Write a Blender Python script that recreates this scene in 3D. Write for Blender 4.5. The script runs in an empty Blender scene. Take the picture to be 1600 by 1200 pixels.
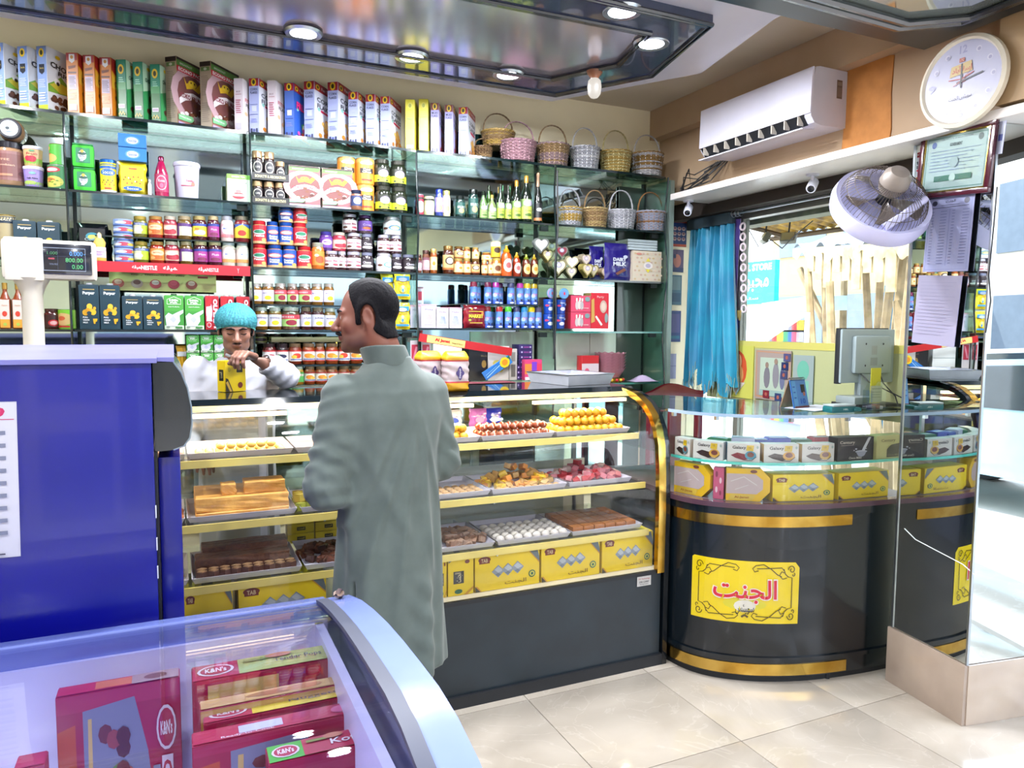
import bpy, bmesh, math, random
import numpy as np
from mathutils import Vector, Matrix
random.seed(7)
sc = bpy.context.scene
C = sc.collection
PI = math.pi
# ------------------------------------------------------------- camera, world, light, exposure
H = 1.55; F = 1153.7; YAW = 0.428826; PITCH = -0.078446; ROLL = 0.0070493
cy, sy = math.cos(YAW), math.sin(YAW)
FW = Vector((sy*math.cos(PITCH), cy*math.cos(PITCH), math.sin(PITCH)))
RT = Vector((cy, -sy, 0)); UP = RT.cross(FW)
R2 = RT*math.cos(ROLL) + UP*math.sin(ROLL); U2 = -RT*math.sin(ROLL) + UP*math.cos(ROLL)
cd = bpy.data.cameras.new('camera'); cam = bpy.data.objects.new('camera', cd); C.objects.link(cam)
M = Matrix.Identity(4)
for i in range(3):
    M[i][0] = R2[i]; M[i][1] = U2[i]; M[i][2] = -FW[i]
M[0][3], M[1][3], M[2][3] = 0, 0, H
cam.matrix_world = M
cd.sensor_width = 36; cd.lens = F/1600*36; cd.clip_start = 0.05; cd.clip_end = 200
sc.camera = cam
sc.view_settings.view_transform = 'Standard'; sc.view_settings.look = 'None'
sc.view_settings.gamma = 1; sc.view_settings.use_curve_mapping = False
sc.view_settings.exposure = 0.52
try:
    sc.cycles.transparent_max_bounces = 40; sc.cycles.max_bounces = 8
    sc.cycles.diffuse_bounces = 6; sc.cycles.glossy_bounces = 6; sc.cycles.transmission_bounces = 6
    sc.cycles.caustics_reflective = False; sc.cycles.caustics_refractive = False
    sc.cycles.sample_clamp_indirect = 6
    sc.cycles.use_denoising = True
except Exception: pass
w = bpy.data.worlds.new('world'); sc.world = w; w.use_nodes = True
nt = w.node_tree; bg = nt.nodes['Background']
tc = nt.nodes.new('ShaderNodeTexCoord'); sp = nt.nodes.new('ShaderNodeSeparateXYZ'); rp = nt.nodes.new('ShaderNodeValToRGB')
nt.links.new(tc.outputs['Generated'], sp.inputs[0]); nt.links.new(sp.outputs['Z'], rp.inputs[0]); nt.links.new(rp.outputs[0], bg.inputs[0])
rp.color_ramp.elements[0].color = (.86, .90, 1, 1); rp.color_ramp.elements[1].color = (.62, .76, 1, 1)
bg.inputs[1].default_value = 5.6
sun = bpy.data.lights.new('sun', 'SUN'); sun.energy = 6.5; sun.angle = .01; sun.color = (1, .96, .9)
so = bpy.data.objects.new('sun', sun); C.objects.link(so); so.rotation_euler = (math.radians(38), math.radians(8), math.radians(-60))

def P(px, py, axis, val):
    "world point seen at a photo pixel on the plane axis=val (used once to take sizes from the photo)"
    d = FW + R2*((px-800)/F) - U2*((py-600)/F)
    o = Vector((0, 0, H)); t = (val-o[axis])/d[axis]
    return o + d*t
# ------------------------------------------------------------- colours and materials
def lin(h):
    h = h.lstrip('#'); h = h if len(h) == 6 else ''.join(a*2 for a in h); v = [int(h[i:i+2], 16)/255 for i in (0, 2, 4)]
    return tuple(((c+.055)/1.055)**2.4 if c > .04045 else c/12.92 for c in v)
def col(c): return lin(c) if isinstance(c, str) else tuple(c[:3])
MATS = {}
def pm(name, c='#ffffff', rough=.5, metal=0., noise=.06, scale=6., bump=0., coat=0., attr=False, c2=None, spec=.5, emit=None, es=0, detail=4, trans=0, sheen=0, lo=.35, hi=.65):
    if name in MATS: return MATS[name]
    m = bpy.data.materials.new(name); m.use_nodes = True; n = m.node_tree; N = n.nodes; L = n.links
    b = N['Principled BSDF']; b.inputs['Roughness'].default_value = rough; b.inputs['Metallic'].default_value = metal
    b.inputs['Coat Weight'].default_value = coat; b.inputs['Specular IOR Level'].default_value = spec
    b.inputs['Sheen Weight'].default_value = sheen
    t = N.new('ShaderNodeTexCoord'); nz = N.new('ShaderNodeTexNoise'); nz.inputs['Scale'].default_value = scale; nz.inputs['Detail'].default_value = detail
    L.new(t.outputs['Object'], nz.inputs['Vector'])
    mx = N.new('ShaderNodeMix'); mx.data_type = 'RGBA'
    if attr:
        a = N.new('ShaderNodeAttribute'); a.attribute_name = 'pc'; mx.blend_type = 'MULTIPLY'
        L.new(a.outputs['Color'], mx.inputs[6]); mx.inputs[0].default_value = 1
        r = N.new('ShaderNodeMapRange'); r.inputs[3].default_value = (1-noise)*.61; r.inputs[4].default_value = .61
        L.new(nz.outputs[0], r.inputs[0]); L.new(r.outputs[0], mx.inputs[7])
    else:
        a = col(c); k = col(c2) if c2 else tuple(x*(1-noise*2) for x in a)
        mx.inputs[6].default_value = (*a, 1); mx.inputs[7].default_value = (*k, 1)
        r = N.new('ShaderNodeMapRange'); r.inputs[1].default_value = lo; r.inputs[2].default_value = hi
        L.new(nz.outputs[0], r.inputs[0]); L.new(r.outputs[0], mx.inputs[0])
    L.new(mx.outputs[2], b.inputs['Base Color'])
    if bump:
        bp = N.new('ShaderNodeBump'); bp.inputs['Strength'].default_value = bump; bp.inputs['Distance'].default_value = .01
        L.new(nz.outputs[0], bp.inputs['Height']); L.new(bp.outputs[0], b.inputs['Normal'])
    if emit:
        b.inputs['Emission Color'].default_value = (*col(emit), 1); b.inputs['Emission Strength'].default_value = es
    MATS[name] = m; return m
def glass(name, tint='#f4fffb', ior=1.45, rough=0., extra=0.):
    if name in MATS: return MATS[name]
    m = bpy.data.materials.new(name); m.use_nodes = True; n = m.node_tree; N = n.nodes; L = n.links
    N.remove(N['Principled BSDF']); o = N['Material Output']
    tr = N.new('ShaderNodeBsdfTransparent'); gl = N.new('ShaderNodeBsdfGlossy'); mx = N.new('ShaderNodeMixShader'); fr = N.new('ShaderNodeFresnel')
    nz = N.new('ShaderNodeTexNoise'); nz.inputs['Scale'].default_value = 3; rr = N.new('ShaderNodeMapRange')
    rr.inputs[3].default_value = rough; rr.inputs[4].default_value = rough+.02; L.new(nz.outputs[0], rr.inputs[0]); L.new(rr.outputs[0], gl.inputs['Roughness'])
    tr.inputs[0].default_value = (*col(tint), 1)
    ge = N.new('ShaderNodeNewGeometry'); mr = N.new('ShaderNodeMapRange'); mr.inputs[3].default_value = ior; mr.inputs[4].default_value = 1/ior
    L.new(ge.outputs['Backfacing'], mr.inputs[0]); L.new(mr.outputs[0], fr.inputs[0])
    ad = N.new('ShaderNodeMath'); ad.inputs[1].default_value = extra; L.new(fr.outputs[0], ad.inputs[0])
    L.new(ad.outputs[0], mx.inputs[0]); L.new(tr.outputs[0], mx.inputs[1]); L.new(gl.outputs[0], mx.inputs[2]); L.new(mx.outputs[0], o.inputs[0])
    MATS[name] = m; return m
def emis(name, c, s):
    return pm(name, '#202020', .5, emit=c, es=s)
PRINT = pm('printed_card', attr=True, rough=.38, noise=.05, scale=40)
GLOSS = pm('glossy_print', attr=True, rough=.14, noise=.04, scale=25, coat=.5)
MATT = pm('matt_print', attr=True, rough=.65, noise=.10, scale=18)
SATIN = pm('satin_metal_paint', attr=True, rough=.25, metal=.55, noise=.05)
WICK = pm('wicker_weave', attr=True, rough=.42, metal=.15, noise=.35, scale=60)
BLACK = pm('gloss_black', '#0b1016', .09, noise=.1, coat=.5)
BLACKP = pm('matt_black', '#14171c', .5)
GREYB = pm('slate_black_panel', '#121c23', .32, c2='#1b272f', scale=5, bump=.05)
GOLD = pm('polished_gold_strip', '#d9b45c', .16, metal=1, c2='#b58a36', scale=9)
STEEL = pm('brushed_steel', '#b9c0c6', .28, metal=1, scale=20)
TRAYM = pm('tray_aluminium', '#d4d8e2', .3, metal=.2, scale=12, bump=.15)
WHITEP = pm('white_plastic', '#cdcedd', .28, noise=.03)
CREAMP = pm('cream_plastic', '#d3ccbe', .4, noise=.04)
GLASS = glass('clear_glass', '#fbfffd', 1.38)
GGLASS = glass('green_tinted_glass', '#e9fbf3', 1.45)
SHELFG = glass('shelf_glass', '#dff5ec', 1.45, extra=.03)
GEDGE = pm('green_glass_edge', '#2c6a62', .12, coat=.6)
DEDGE = pm('dark_glass_edge', '#0c1a1c', .15, coat=.5)
MIRROR = pm('silvered_mirror', '#e3efec', .015, metal=1, noise=.01)
MIRROR2 = pm('shelf_back_mirror', '#c7dcd8', .04, metal=1, noise=.03, scale=2)

# ------------------------------------------------------------- mesh builder
class MB:
    def __init__(s): s.v = []; s.f = []; s.c = []; s.sm = []
    def add(s, vs, fs, c=None, smooth=False):
        k = len(s.v); s.v.extend([tuple(x) for x in vs])
        for f in fs: s.f.append(tuple(i+k for i in f)); s.c.append(c); s.sm.append(smooth)
        return s
    def box(s, x0, x1, y0, y1, z0, z1, c=None):
        return s.add([(x0,y0,z0),(x1,y0,z0),(x1,y1,z0),(x0,y1,z0),(x0,y0,z1),(x1,y0,z1),(x1,y1,z1),(x0,y1,z1)],
            [(0,3,2,1),(4,5,6,7),(0,1,5,4),(1,2,6,5),(2,3,7,6),(3,0,4,7)], c)
    def bbox(s, x0, x1, y0, y1, z0, z1, b=.003, c=None):
        bm = bmesh.new(); bmesh.ops.create_cube(bm, size=1)
        for v in bm.verts: v.co = Vector(((x0+x1)/2+v.co.x*(x1-x0), (y0+y1)/2+v.co.y*(y1-y0), (z0+z1)/2+v.co.z*(z1-z0)))
        bmesh.ops.bevel(bm, geom=bm.edges[:], offset=b, segments=2, affect='EDGES', profile=.6)
        s.bm(bm, c, True); return s
    def bm(s, bm, c=None, smooth=False):
        bm.verts.index_update(); s.add([v.co.copy() for v in bm.verts], [[v.index for v in f.verts] for f in bm.faces], c, smooth); bm.free(); return s
    def prism(s, poly, z0, z1, c=None, smooth=False):
        n = len(poly); a = sum(poly[i][0]*poly[(i+1)%n][1]-poly[(i+1)%n][0]*poly[i][1] for i in range(n))
        if a < 0: poly = poly[::-1]
        vs = [(x,y,z0) for x,y in poly]+[(x,y,z1) for x,y in poly]
        s.add(vs, [tuple(range(n-1,-1,-1)), tuple(range(n,2*n))], c)
        k = len(s.v)-2*n
        for i in range(n):
            j = (i+1)%n; s.f.append((k+i,k+j,k+n+j,k+n+i)); s.c.append(c); s.sm.append(smooth)
        return s
    def extr(s, prof, axis, a, b, c=None, smooth=False):
        "closed profile in the two other axes (in cyclic order) extruded along an axis"
        m = MB().prism(prof, a, b, c, smooth)
        f = {0: lambda p: (p[2],p[0],p[1]), 1: lambda p: (p[1],p[2],p[0]), 2: lambda p: p}[axis]
        k = len(s.v); s.v += [f(p) for p in m.v]; s.f += [tuple(i+k for i in q) for q in m.f]; s.c += m.c; s.sm += m.sm; return s
    def lathe(s, prof, n=20, c=None, o=(0,0,0), cs=None, a0=0, sx=1, sy=1):
        k = len(s.v); m = len(prof)
        for r, z in prof:
            for i in range(n):
                a = a0+2*PI*i/n; s.v.append((o[0]+r*math.cos(a)*sx, o[1]+r*math.sin(a)*sy, o[2]+z))
        for j in range(m-1):
            for i in range(n):
                q = (i+1)%n; s.f.append((k+j*n+i, k+j*n+q, k+(j+1)*n+q, k+(j+1)*n+i)); s.c.append(cs[j] if cs else c); s.sm.append(True)
        for j, rev in ((0, True), (m-1, False)):
            if prof[j][0] > 1e-5:
                f = tuple(k+j*n+i for i in range(n)); s.f.append(f[::-1] if rev else f); s.c.append(cs[min(j, m-2)] if cs else c); s.sm.append(False)
        return s
    def tube(s, pts, r, n=8, c=None, closed=False, cap=True):
        pts = [Vector(p) for p in pts]; m = len(pts); k = len(s.v); prev = None
        rs = r if isinstance(r, (list, tuple)) else [r]*m
        for i, p in enumerate(pts):
            if closed: t = pts[(i+1)%m]-pts[i-1]
            else: t = pts[min(i+1,m-1)]-pts[max(i-1,0)]
            if t.length < 1e-9: t = Vector((0,0,1))
            t.normalize()
            if prev is None:
                u = t.cross(Vector((0,0,1)) if abs(t.z) < .9 else Vector((1,0,0))).normalized()
            else:
                u = prev - t*prev.dot(t)
                u = u.normalized() if u.length > 1e-6 else t.orthogonal().normalized()
            prev = u; w_ = t.cross(u)
            for q in range(n):
                a = 2*PI*q/n; s.v.append(tuple(p+(u*math.cos(a)+w_*math.sin(a))*rs[i]))
        for i in range(m if closed else m-1):
            j = (i+1)%m
            for q in range(n):
                z = (q+1)%n; s.f.append((k+i*n+q, k+i*n+z, k+j*n+z, k+j*n+q)); s.c.append(c); s.sm.append(True)
        if not closed and cap:
            s.f.append(tuple(k+q for q in range(n))[::-1]); s.c.append(c); s.sm.append(False)
            s.f.append(tuple(k+(m-1)*n+q for q in range(n))); s.c.append(c); s.sm.append(False)
        return s
    def sphere(s, o, r, c=None, n=12, m=8):
        r = r if isinstance(r, (tuple, list)) else (r, r, r)
        prof = [(math.sin(PI*j/m), -math.cos(PI*j/m)) for j in range(m+1)]
        k = len(s.v)
        s.lathe([(max(a,1e-6), b) for a, b in prof], n, c)
        for i in range(k, len(s.v)):
            x, y, z = s.v[i]; s.v[i] = (o[0]+x*r[0], o[1]+y*r[1], o[2]+z*r[2])
        return s
    def grid(s, fn, nu, nv, c=None, smooth=True, cf=None):
        k = len(s.v)
        for j in range(nv+1):
            for i in range(nu+1): s.v.append(tuple(fn(i/nu, j/nv)))
        for j in range(nv):
            for i in range(nu):
                a = k+j*(nu+1)+i; s.f.append((a, a+1, a+nu+2, a+nu+1)); s.c.append(cf((i+.5)/nu, (j+.5)/nv) if cf else c); s.sm.append(smooth)
        return s
    def xf(s, mat):
        s.v = [tuple(mat @ Vector(p)) for p in s.v]; return s
    def merge(s, o):
        k = len(s.v); s.v += o.v; s.f += [tuple(i+k for i in f) for f in o.f]; s.c += o.c; s.sm += o.sm; return s
    def mesh(s, name, mat=None, ang=.7):
        me = bpy.data.meshes.new(name); me.from_pydata(s.v, [], s.f)
        if any(s.sm):
            me.polygons.foreach_set('use_smooth', s.sm)
            try: me.set_sharp_from_angle(angle=ang)
            except Exception: pass
        if any(c is not None for c in s.c):
            a = me.attributes.new('pc', 'FLOAT_COLOR', 'FACE'); buf = []
            for c in s.c: buf += [*(col(c) if c is not None else (1,1,1)), 1.]
            a.data.foreach_set('color', buf)
        if mat: me.materials.append(mat)
        me.update(); return me
    def build(s, name, mat, parent=None, loc=None, rot=None, ang=.7):
        return ob(name, s.mesh(name, mat, ang), parent, loc, rot)
def ob(name, data, parent=None, loc=None, rot=None):
    o = bpy.data.objects.new(name, data); C.objects.link(o)
    if parent: o.parent = parent
    if loc is not None: o.location = loc
    if rot is not None: o.rotation_euler = rot if hasattr(rot, '__len__') else (0,0,rot)
    return o
def tag(o, label=None, cat=None, group=None, kind=None):
    if label: o['label'] = label
    if cat: o['category'] = cat
    if group: o['group'] = group
    if kind: o['kind'] = kind
    return o
def thing(name, label, cat, loc=(0,0,0), rz=0, group=None):
    return tag(ob(name, None, None, loc, rz), label, cat, group)
def struct(name, mb, mat, parent=None):
    o = mb.build(name, mat, parent)
    if not parent: o['kind'] = 'structure'
    return o
def dup(root, loc, rz=None, label=None, group=None, rot=None):
    r = root.copy(); C.objects.link(r); r.location = loc
    if rot is not None: r.rotation_euler = rot
    elif rz is not None: r.rotation_euler = (0,0,rz)
    if label: r['label'] = label
    if group: r['group'] = group
    if root.name not in KIDS: KIDS[root.name] = [(c, list(c.children)) for c in root.children]
    for ch, gr in KIDS[root.name]:
        c = ch.copy(); C.objects.link(c); c.parent = r
        for g in gr:
            d = g.copy(); C.objects.link(d); d.parent = c
    return r
KIDS = {}
# ------------------------------------------------------------- print: flat marks in a 0..1 frame
TXT = {}
_tc = bpy.data.curves.new('txt', 'FONT'); _to = bpy.data.objects.new('txt', _tc); C.objects.link(_to); _tc.resolution_u = 2
def textmesh(body, bold=0):
    key = (body, bold)
    if key in TXT: return TXT[key]
    _tc.body = body; _tc.offset = bold; _tc.size = 1; _tc.update_tag()
    dg = bpy.context.evaluated_depsgraph_get(); dg.update()
    me = bpy.data.meshes.new_from_object(_to.evaluated_get(dg))
    vs = [(v.co.x, v.co.y) for v in me.vertices]; fs = [tuple(p.vertices) for p in me.polygons]
    bpy.data.meshes.remove(me)
    if vs:
        xs = [v[0] for v in vs]; ys = [v[1] for v in vs]; cx, cy_ = (min(xs)+max(xs))/2, (min(ys)+max(ys))/2
        wd, ht = max(xs)-min(xs), max(ys)-min(ys)
        vs = [(x-cx, y-cy_) for x, y in vs]
    else: wd = ht = 1
    TXT[key] = (vs, fs, wd, ht); return TXT[key]
def ar(*cp): return ''.join(chr(c) for c in cp)
JANNAT = ar(0xFE96, 0xFEE8, 0xFEA0, 0xFEDF, 0xFE8D)
SWEETS = ar(0xFEB2, 0xFE8C, 0xFBFF, 0xFEEE, 0xFEB3)
class Pr:
    "a printed design; x,y in 0..1 of the face; drawn in order"
    def __init__(s, bg=None): s.it = [] if bg is None else [('r', 0, 0, 1, 1, bg)]
    def R(s, x0, y0, x1, y1, c): s.it.append(('r', x0, y0, x1, y1, c)); return s
    def E(s, x, y, rx, ry, c, n=14): s.it.append(('e', x, y, rx, ry, c, n)); return s
    def G(s, pts, c): s.it.append(('g', pts, c)); return s
    def T(s, t, x, y, wd, c, ht=None, rot=0, bold=.01): s.it.append(('t', t, x, y, wd, c, ht, rot, bold)); return s
    def L(s, pts, wd, c): s.it.append(('l', pts, wd, c)); return s
    def geo(s, W, Hh):
        V = []; Fc = []; Cc = []; Ly = []
        def put(vs, fs, c, ly):
            k = len(V); V.extend(vs)
            for f in fs: Fc.append([i+k for i in f]); Cc.append(col(c)); Ly.append(ly)
        for ly, it in enumerate(s.it):
            k = it[0]
            if k == 'r':
                _, x0, y0, x1, y1, c = it; put([(x0*W,y0*Hh),(x1*W,y0*Hh),(x1*W,y1*Hh),(x0*W,y1*Hh)], [(0,1,2,3)], c, ly)
            elif k == 'e':
                _, x, y, rx, ry, c, n = it; put([(x*W+rx*W*math.cos(2*PI*i/n), y*Hh+ry*Hh*math.sin(2*PI*i/n)) for i in range(n)], [tuple(range(n))], c, ly)
            elif k == 'g':
                pts = [(x*W, y*Hh) for x, y in it[1]]
                a = sum(pts[i][0]*pts[(i+1)%len(pts)][1]-pts[(i+1)%len(pts)][0]*pts[i][1] for i in range(len(pts)))
                if a < 0: pts = pts[::-1]
                put(pts, [tuple(range(len(pts)))], it[2], ly)
            elif k == 'l':
                pts = [Vector((x*W, y*Hh)) for x, y in it[1]]; hw = it[2]*Hh/2; vs = []
                for i, p in enumerate(pts):
                    t = (pts[min(i+1,len(pts)-1)]-pts[max(i-1,0)]).normalized(); nn = Vector((-t.y, t.x))*hw
                    vs += [tuple(p-nn), tuple(p+nn)]
                put(vs, [(2*i, 2*i+2, 2*i+3, 2*i+1) for i in range(len(pts)-1)], it[3], ly)
            else:
                _, t, x, y, wd, c, ht, rot, bold = it
                vs, fs, tw, th = textmesh(t, bold)
                if rot in (90, -90):
                    kx = wd*W/th; ky = (ht*Hh/tw) if ht else kx
                    q = [(-v*kx, u*ky) if rot == 90 else (v*kx, -u*ky) for u, v in vs]
                else:
                    kx = wd*W/tw; ky = (ht*Hh/th) if ht else kx; a = math.radians(rot)
                    q = [(u*kx*math.cos(a)-v*ky*math.sin(a), u*kx*math.sin(a)+v*ky*math.cos(a)) for u, v in vs]
                put([(x*W+u, y*Hh+v) for u, v in q], fs, c, ly)
        return V, Fc, Cc, Ly
    def flat(s, W, Hh, eps=.0005, mat=None, name='print', base=.0006):
        "print lying in the XZ plane, centred in x, facing -Y"
        V, Fc, Cc, Ly = s.geo(W, Hh); k = max(Ly)+1 if Ly else 1
        e = min(eps, .004/k)
        m = MB(); lay = {}
        for f, ly in zip(Fc, Ly):
            for i in f: lay[i] = ly
        m.v = [(x-W/2, -base-e*lay.get(i, 0), y) for i, (x, y) in enumerate(V)]
        m.f = [tuple(f) for f in Fc]; m.c = Cc; m.sm = [False]*len(m.f)
        return m.mesh(name, mat or PRINT)
    def wrap(s, W, Hh, r, eps=.0003, mat=None, name='label', step=.3, z0=0, r1=None):
        "print wrapped on a cylinder (W is arc length), centred on -Y"
        V, Fc, Cc, Ly = s.geo(W, Hh)
        bm = bmesh.new(); cl = bm.faces.layers.int.new('ly'); ci = bm.faces.layers.int.new('ci')
        bv = [bm.verts.new((x, y, 0)) for x, y in V]
        for k, f in enumerate(Fc):
            try: fc = bm.faces.new([bv[i] for i in f]); fc[cl] = Ly[k]; fc[ci] = k
            except Exception: pass
        n = max(1, int(W/r/step))
        for i in range(1, n):
            x = W*i/n; bmesh.ops.bisect_plane(bm, geom=bm.verts[:]+bm.edges[:]+bm.faces[:], plane_co=(x,0,0), plane_no=(1,0,0))
        m = MB(); e = min(eps, .0025/max(1, len(s.it)))
        for f in bm.faces:
            k0 = len(m.v); ids = []
            for v in f.verts:
                rr_ = r if r1 is None else r+(r1-r)*v.co.y/Hh
                a = (v.co.x-W/2)/r; R_ = rr_+.0007+e*f[cl]; m.v.append((R_*math.sin(a), -R_*math.cos(a), z0+v.co.y)); ids.append(len(m.v)-1)
            m.f.append(tuple(ids)); m.c.append(Cc[f[ci]]); m.sm.append(False)
        bm.free(); return m.mesh(name, mat or PRINT)
# ------------------------------------------------------------- the room
XW = 2.94; YB = 4.12; ZC = 2.95
CREAM = pm('cream_wall_paint', '#f0e6c6', .6, noise=.04, scale=2.5, bump=.05)
BEIGE = pm('beige_wall_paint', '#b59c80', .6, noise=.07, scale=2, bump=.05, c2='#a98e70')
CEILM = pm('ceiling_paint', '#c4b8a4', .55, noise=.06, scale=1.5)
TILE = None
def tile_mat():
    m = bpy.data.materials.new('cream_marble_tile'); m.use_nodes = True; N = m.node_tree.nodes; L = m.node_tree.links
    b = N['Principled BSDF']; b.inputs['Roughness'].default_value = .16; b.inputs['Coat Weight'].default_value = .3
    t = N.new('ShaderNodeNewGeometry'); n1 = N.new('ShaderNodeTexNoise'); n1.inputs['Scale'].default_value = 1.7; n1.inputs['Detail'].default_value = 8; n1.inputs['Distortion'].default_value = 1.2
    n2 = N.new('ShaderNodeTexNoise'); n2.inputs['Scale'].default_value = 2.2; n2.inputs['Detail'].default_value = 6; n2.inputs['Distortion'].default_value = 2.5
    L.new(t.outputs['Position'], n1.inputs['Vector']); L.new(t.outputs['Position'], n2.inputs['Vector'])
    r = N.new('ShaderNodeValToRGB'); r.color_ramp.elements[0].position = .3; r.color_ramp.elements[0].color = (*lin('#92897c'), 1)
    r.color_ramp.elements[1].position = .7; r.color_ramp.elements[1].color = (*lin('#aca396'), 1); L.new(n1.outputs[0], r.inputs[0])
    v = N.new('ShaderNodeValToRGB'); e = v.color_ramp; e.elements[0].position = .488; e.elements[0].color = (0,0,0,1); e.elements[1].position = .5; e.elements[1].color = (1,1,1,1)
    x = e.elements.new(.512); x.color = (0,0,0,1); L.new(n2.outputs[0], v.inputs[0])
    mx = N.new('ShaderNodeMix'); mx.data_type = 'RGBA'; mu = N.new('ShaderNodeMath'); mu.operation = 'MULTIPLY'; mu.inputs[1].default_value = .16
    L.new(v.outputs[0], mu.inputs[0]); L.new(mu.outputs[0], mx.inputs[0]); L.new(r.outputs[0], mx.inputs[6]); mx.inputs[7].default_value = (*lin('#c9c1b5'), 1)
    L.new(mx.outputs[2], b.inputs['Base Color']); return m
TILE = tile_mat()
BTILE = pm('brown_marble_tile', '#8f7f72', .14, c2='#a59484', scale=3, detail=8, coat=.3)
floor = struct('floor', MB().box(-2.7, 3.6, -3.6, 4.3, -.1, -.004), pm('tile_grout', '#8f877b', .8))
X0, Y0 = .7, .26
cache = {}
for i in range(-5, 5):
    for j in range(-6, 7):
        x0, x1 = max(-2.7, X0+i*.6), min(3.55, X0+i*.6+.6); y0, y1 = max(-3.55, Y0+j*.6), min(4.25, Y0+j*.6+.6)
        if x1-x0 < .02 or y1-y0 < .02: continue
        k = (round(x1-x0, 3), round(y1-y0, 3))
        if k not in cache:
            cache[k] = MB().bbox(.0015, k[0]-.0015, .0015, k[1]-.0015, -.006, 0, .001).mesh('tile', TILE)
        ob('tile', cache[k], floor, (x0, y0, 0))
struct('wall_back', MB().box(-2.7, 3.35, YB, YB+.12, 0, ZC+.1), CREAM)
struct('wall_left', MB().box(-2.8, -2.7, -2.5, YB+.12, 0, ZC+.1), CREAM)
# right: upper wall carrying the air conditioner, deep white ledge below it, shop window under that
wr = struct('wall_right', MB().box(XW, XW+.12, 1.35, YB, 2.35, ZC+.1), BEIGE)
struct('trim_6', MB().box(2.86, XW, 1.35, YB, 2.765, ZC), BEIGE)
m = MB(); yy = [2.60, 2.56, 2.50, 2.44, 2.40, 2.365]
prof = [(2.64, 2.36), (2.63, 2.5), (2.635, 2.7), (2.625, 2.79), (2.54, 2.785), (2.50, 2.765), (2.46, 2.78), (2.372, 2.76), (2.378, 2.6), (2.37, 2.44), (2.38, 2.36)]
m.extr(prof, 0, XW-.006, XW).build('bare_patch', pm('brown_board', '#a56a2e', .7, c2='#b97a39', scale=12, bump=.2), wr)
struct('trim_7', MB().box(2.74, XW+.1, 1.2, 1.78, 2.36, 2.95), pm('pier_paint', '#a88b66', .6, scale=2))
LEDGE = pm('white_ledge_laminate', '#d9d3cf', .35, noise=.04)
struct('trim_1', MB().bbox(2.74, 3.03, 1.2, 3.72, 2.312, 2.348, .003), LEDGE)
struct('trim_2', MB().box(3.03, 3.12, 1.2, YB, 2.25, 2.36), pm('recess_shade', '#2c231d', .8))  # dark strip paints in the shade of the gap under the ledge
struct('trim_3', MB().box(3.0, 3.35, 1.2, YB, 2.36, 2.42), BEIGE)
# window wall
win = struct('window_1', MB().box(3.185, 3.235, 3.58, 3.62, 0, 2.25).box(3.185, 3.235, 1.95, 1.99, 0, 2.25)
    .box(3.18, 3.24, 1.95, YB, 2.21, 2.36).box(3.18, 3.24, 1.95, YB, 0, .1), pm('grey_window_metal', '#8d8d86', .4, metal=.6))
MB().box(3.205, 3.213, 1.99, 3.58, .1, 2.21).build('pane', GLASS, win)
MB().box(3.205, 3.213, 3.62, YB, .1, 2.21).build('pane', GLASS, win)
# ceiling
cl = struct('ceiling', MB().box(-2.8, 3.3, -2.5, YB+.1, ZC, ZC+.08), CEILM)
WCEIL = pm('gloss_white_ceiling_sheet', '#c4c2cf', .16, noise=.04, scale=2)
MB().prism([(-2.7,3.72),(1.95,3.76),(2.40,3.03),(2.25,2.38),(2.25,-2.5),(-2.7,-2.5)], 2.80, 2.84).build('panel', WCEIL, cl)
OUT = [(-1.9,3.52),(1.86,3.54),(2.14,3.07),(2.0,2.46),(-1.9,2.40)]
INN = [(-1.7,3.33),(1.73,3.34),(1.92,3.01),(1.83,2.64),(-1.7,2.68)]
def ring(o, i, z0, z1):
    n = len(o); vs = [(x,y,z0) for x,y in o]+[(x,y,z0) for x,y in i]+[(x,y,z1) for x,y in o]+[(x,y,z1) for x,y in i]; f = []
    for a in range(n):
        b = (a+1)%n; f += [(a,n+a,n+b,b),(a,b,2*n+b,2*n+a),(n+a,3*n+a,3*n+b,n+b)]
    return MB().add(vs, f)
FRAMEM = pm('smoked_gloss_frame', '#343c52', .14, coat=.6, c2='#3f4862', scale=2)
MOULD = pm('dark_moulding', '#161b26', .2, coat=.4)
tr = struct('trim_4', ring(OUT, INN, 2.762, 2.80), FRAMEM, None)
def rail(poly, z, r, par):
    m = MB()
    for k in (0, .03):
        cx = sum(p[0] for p in poly)/len(poly); cyy = sum(p[1] for p in poly)/len(poly)
        pts = [(x+(cx-x)*k*.35, y+(cyy-y)*k*1.2, z) for x, y in poly]; m.tube(pts, r, 6, closed=True)
    m.build('moulding', MOULD, par)
rail(OUT, 2.76, .009, tr); rail(INN, 2.76, .009, tr)
MB().prism(INN, 2.775, 2.79).build('inner_sheet', pm('mirror_gloss_sheet', '#c6c0d0', .16, metal=.7, noise=.04, scale=2), tr)
# second dropped frame over the entrance
pa0, pb0, pc0 = P(1105, 0, 2, 2.66), P(1444, 78, 2, 2.66), P(1587, 20, 2, 2.66)
ox, oy = pb0.x, pb0.y; o2 = [(.2,oy),(ox,oy),(pc0.x,pc0.y),(pc0.x,-1.2),(.2,-1.2)]; i2 = [(.4,oy-.17),(ox-.28,oy-.10),(ox-.12,oy-.24),(ox-.12,-1.0),(.4,-1.0)]
t2 = struct('trim_5', ring(o2, i2, 2.66, 2.72), pm('grey_gloss_frame', '#1c2326', .3, spec=.3), None)
MB().prism(o2, 2.72, 2.80).build('box', pm('soft_white_box', '#c9ccd4', .3), t2)
rail(i2, 2.66, .012, t2)
MB().prism(i2, 2.675, 2.69).build('inner_sheet', pm('glass_sheet_ceiling', '#b9c4c0', .05, metal=.8, noise=.03), t2)
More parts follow.
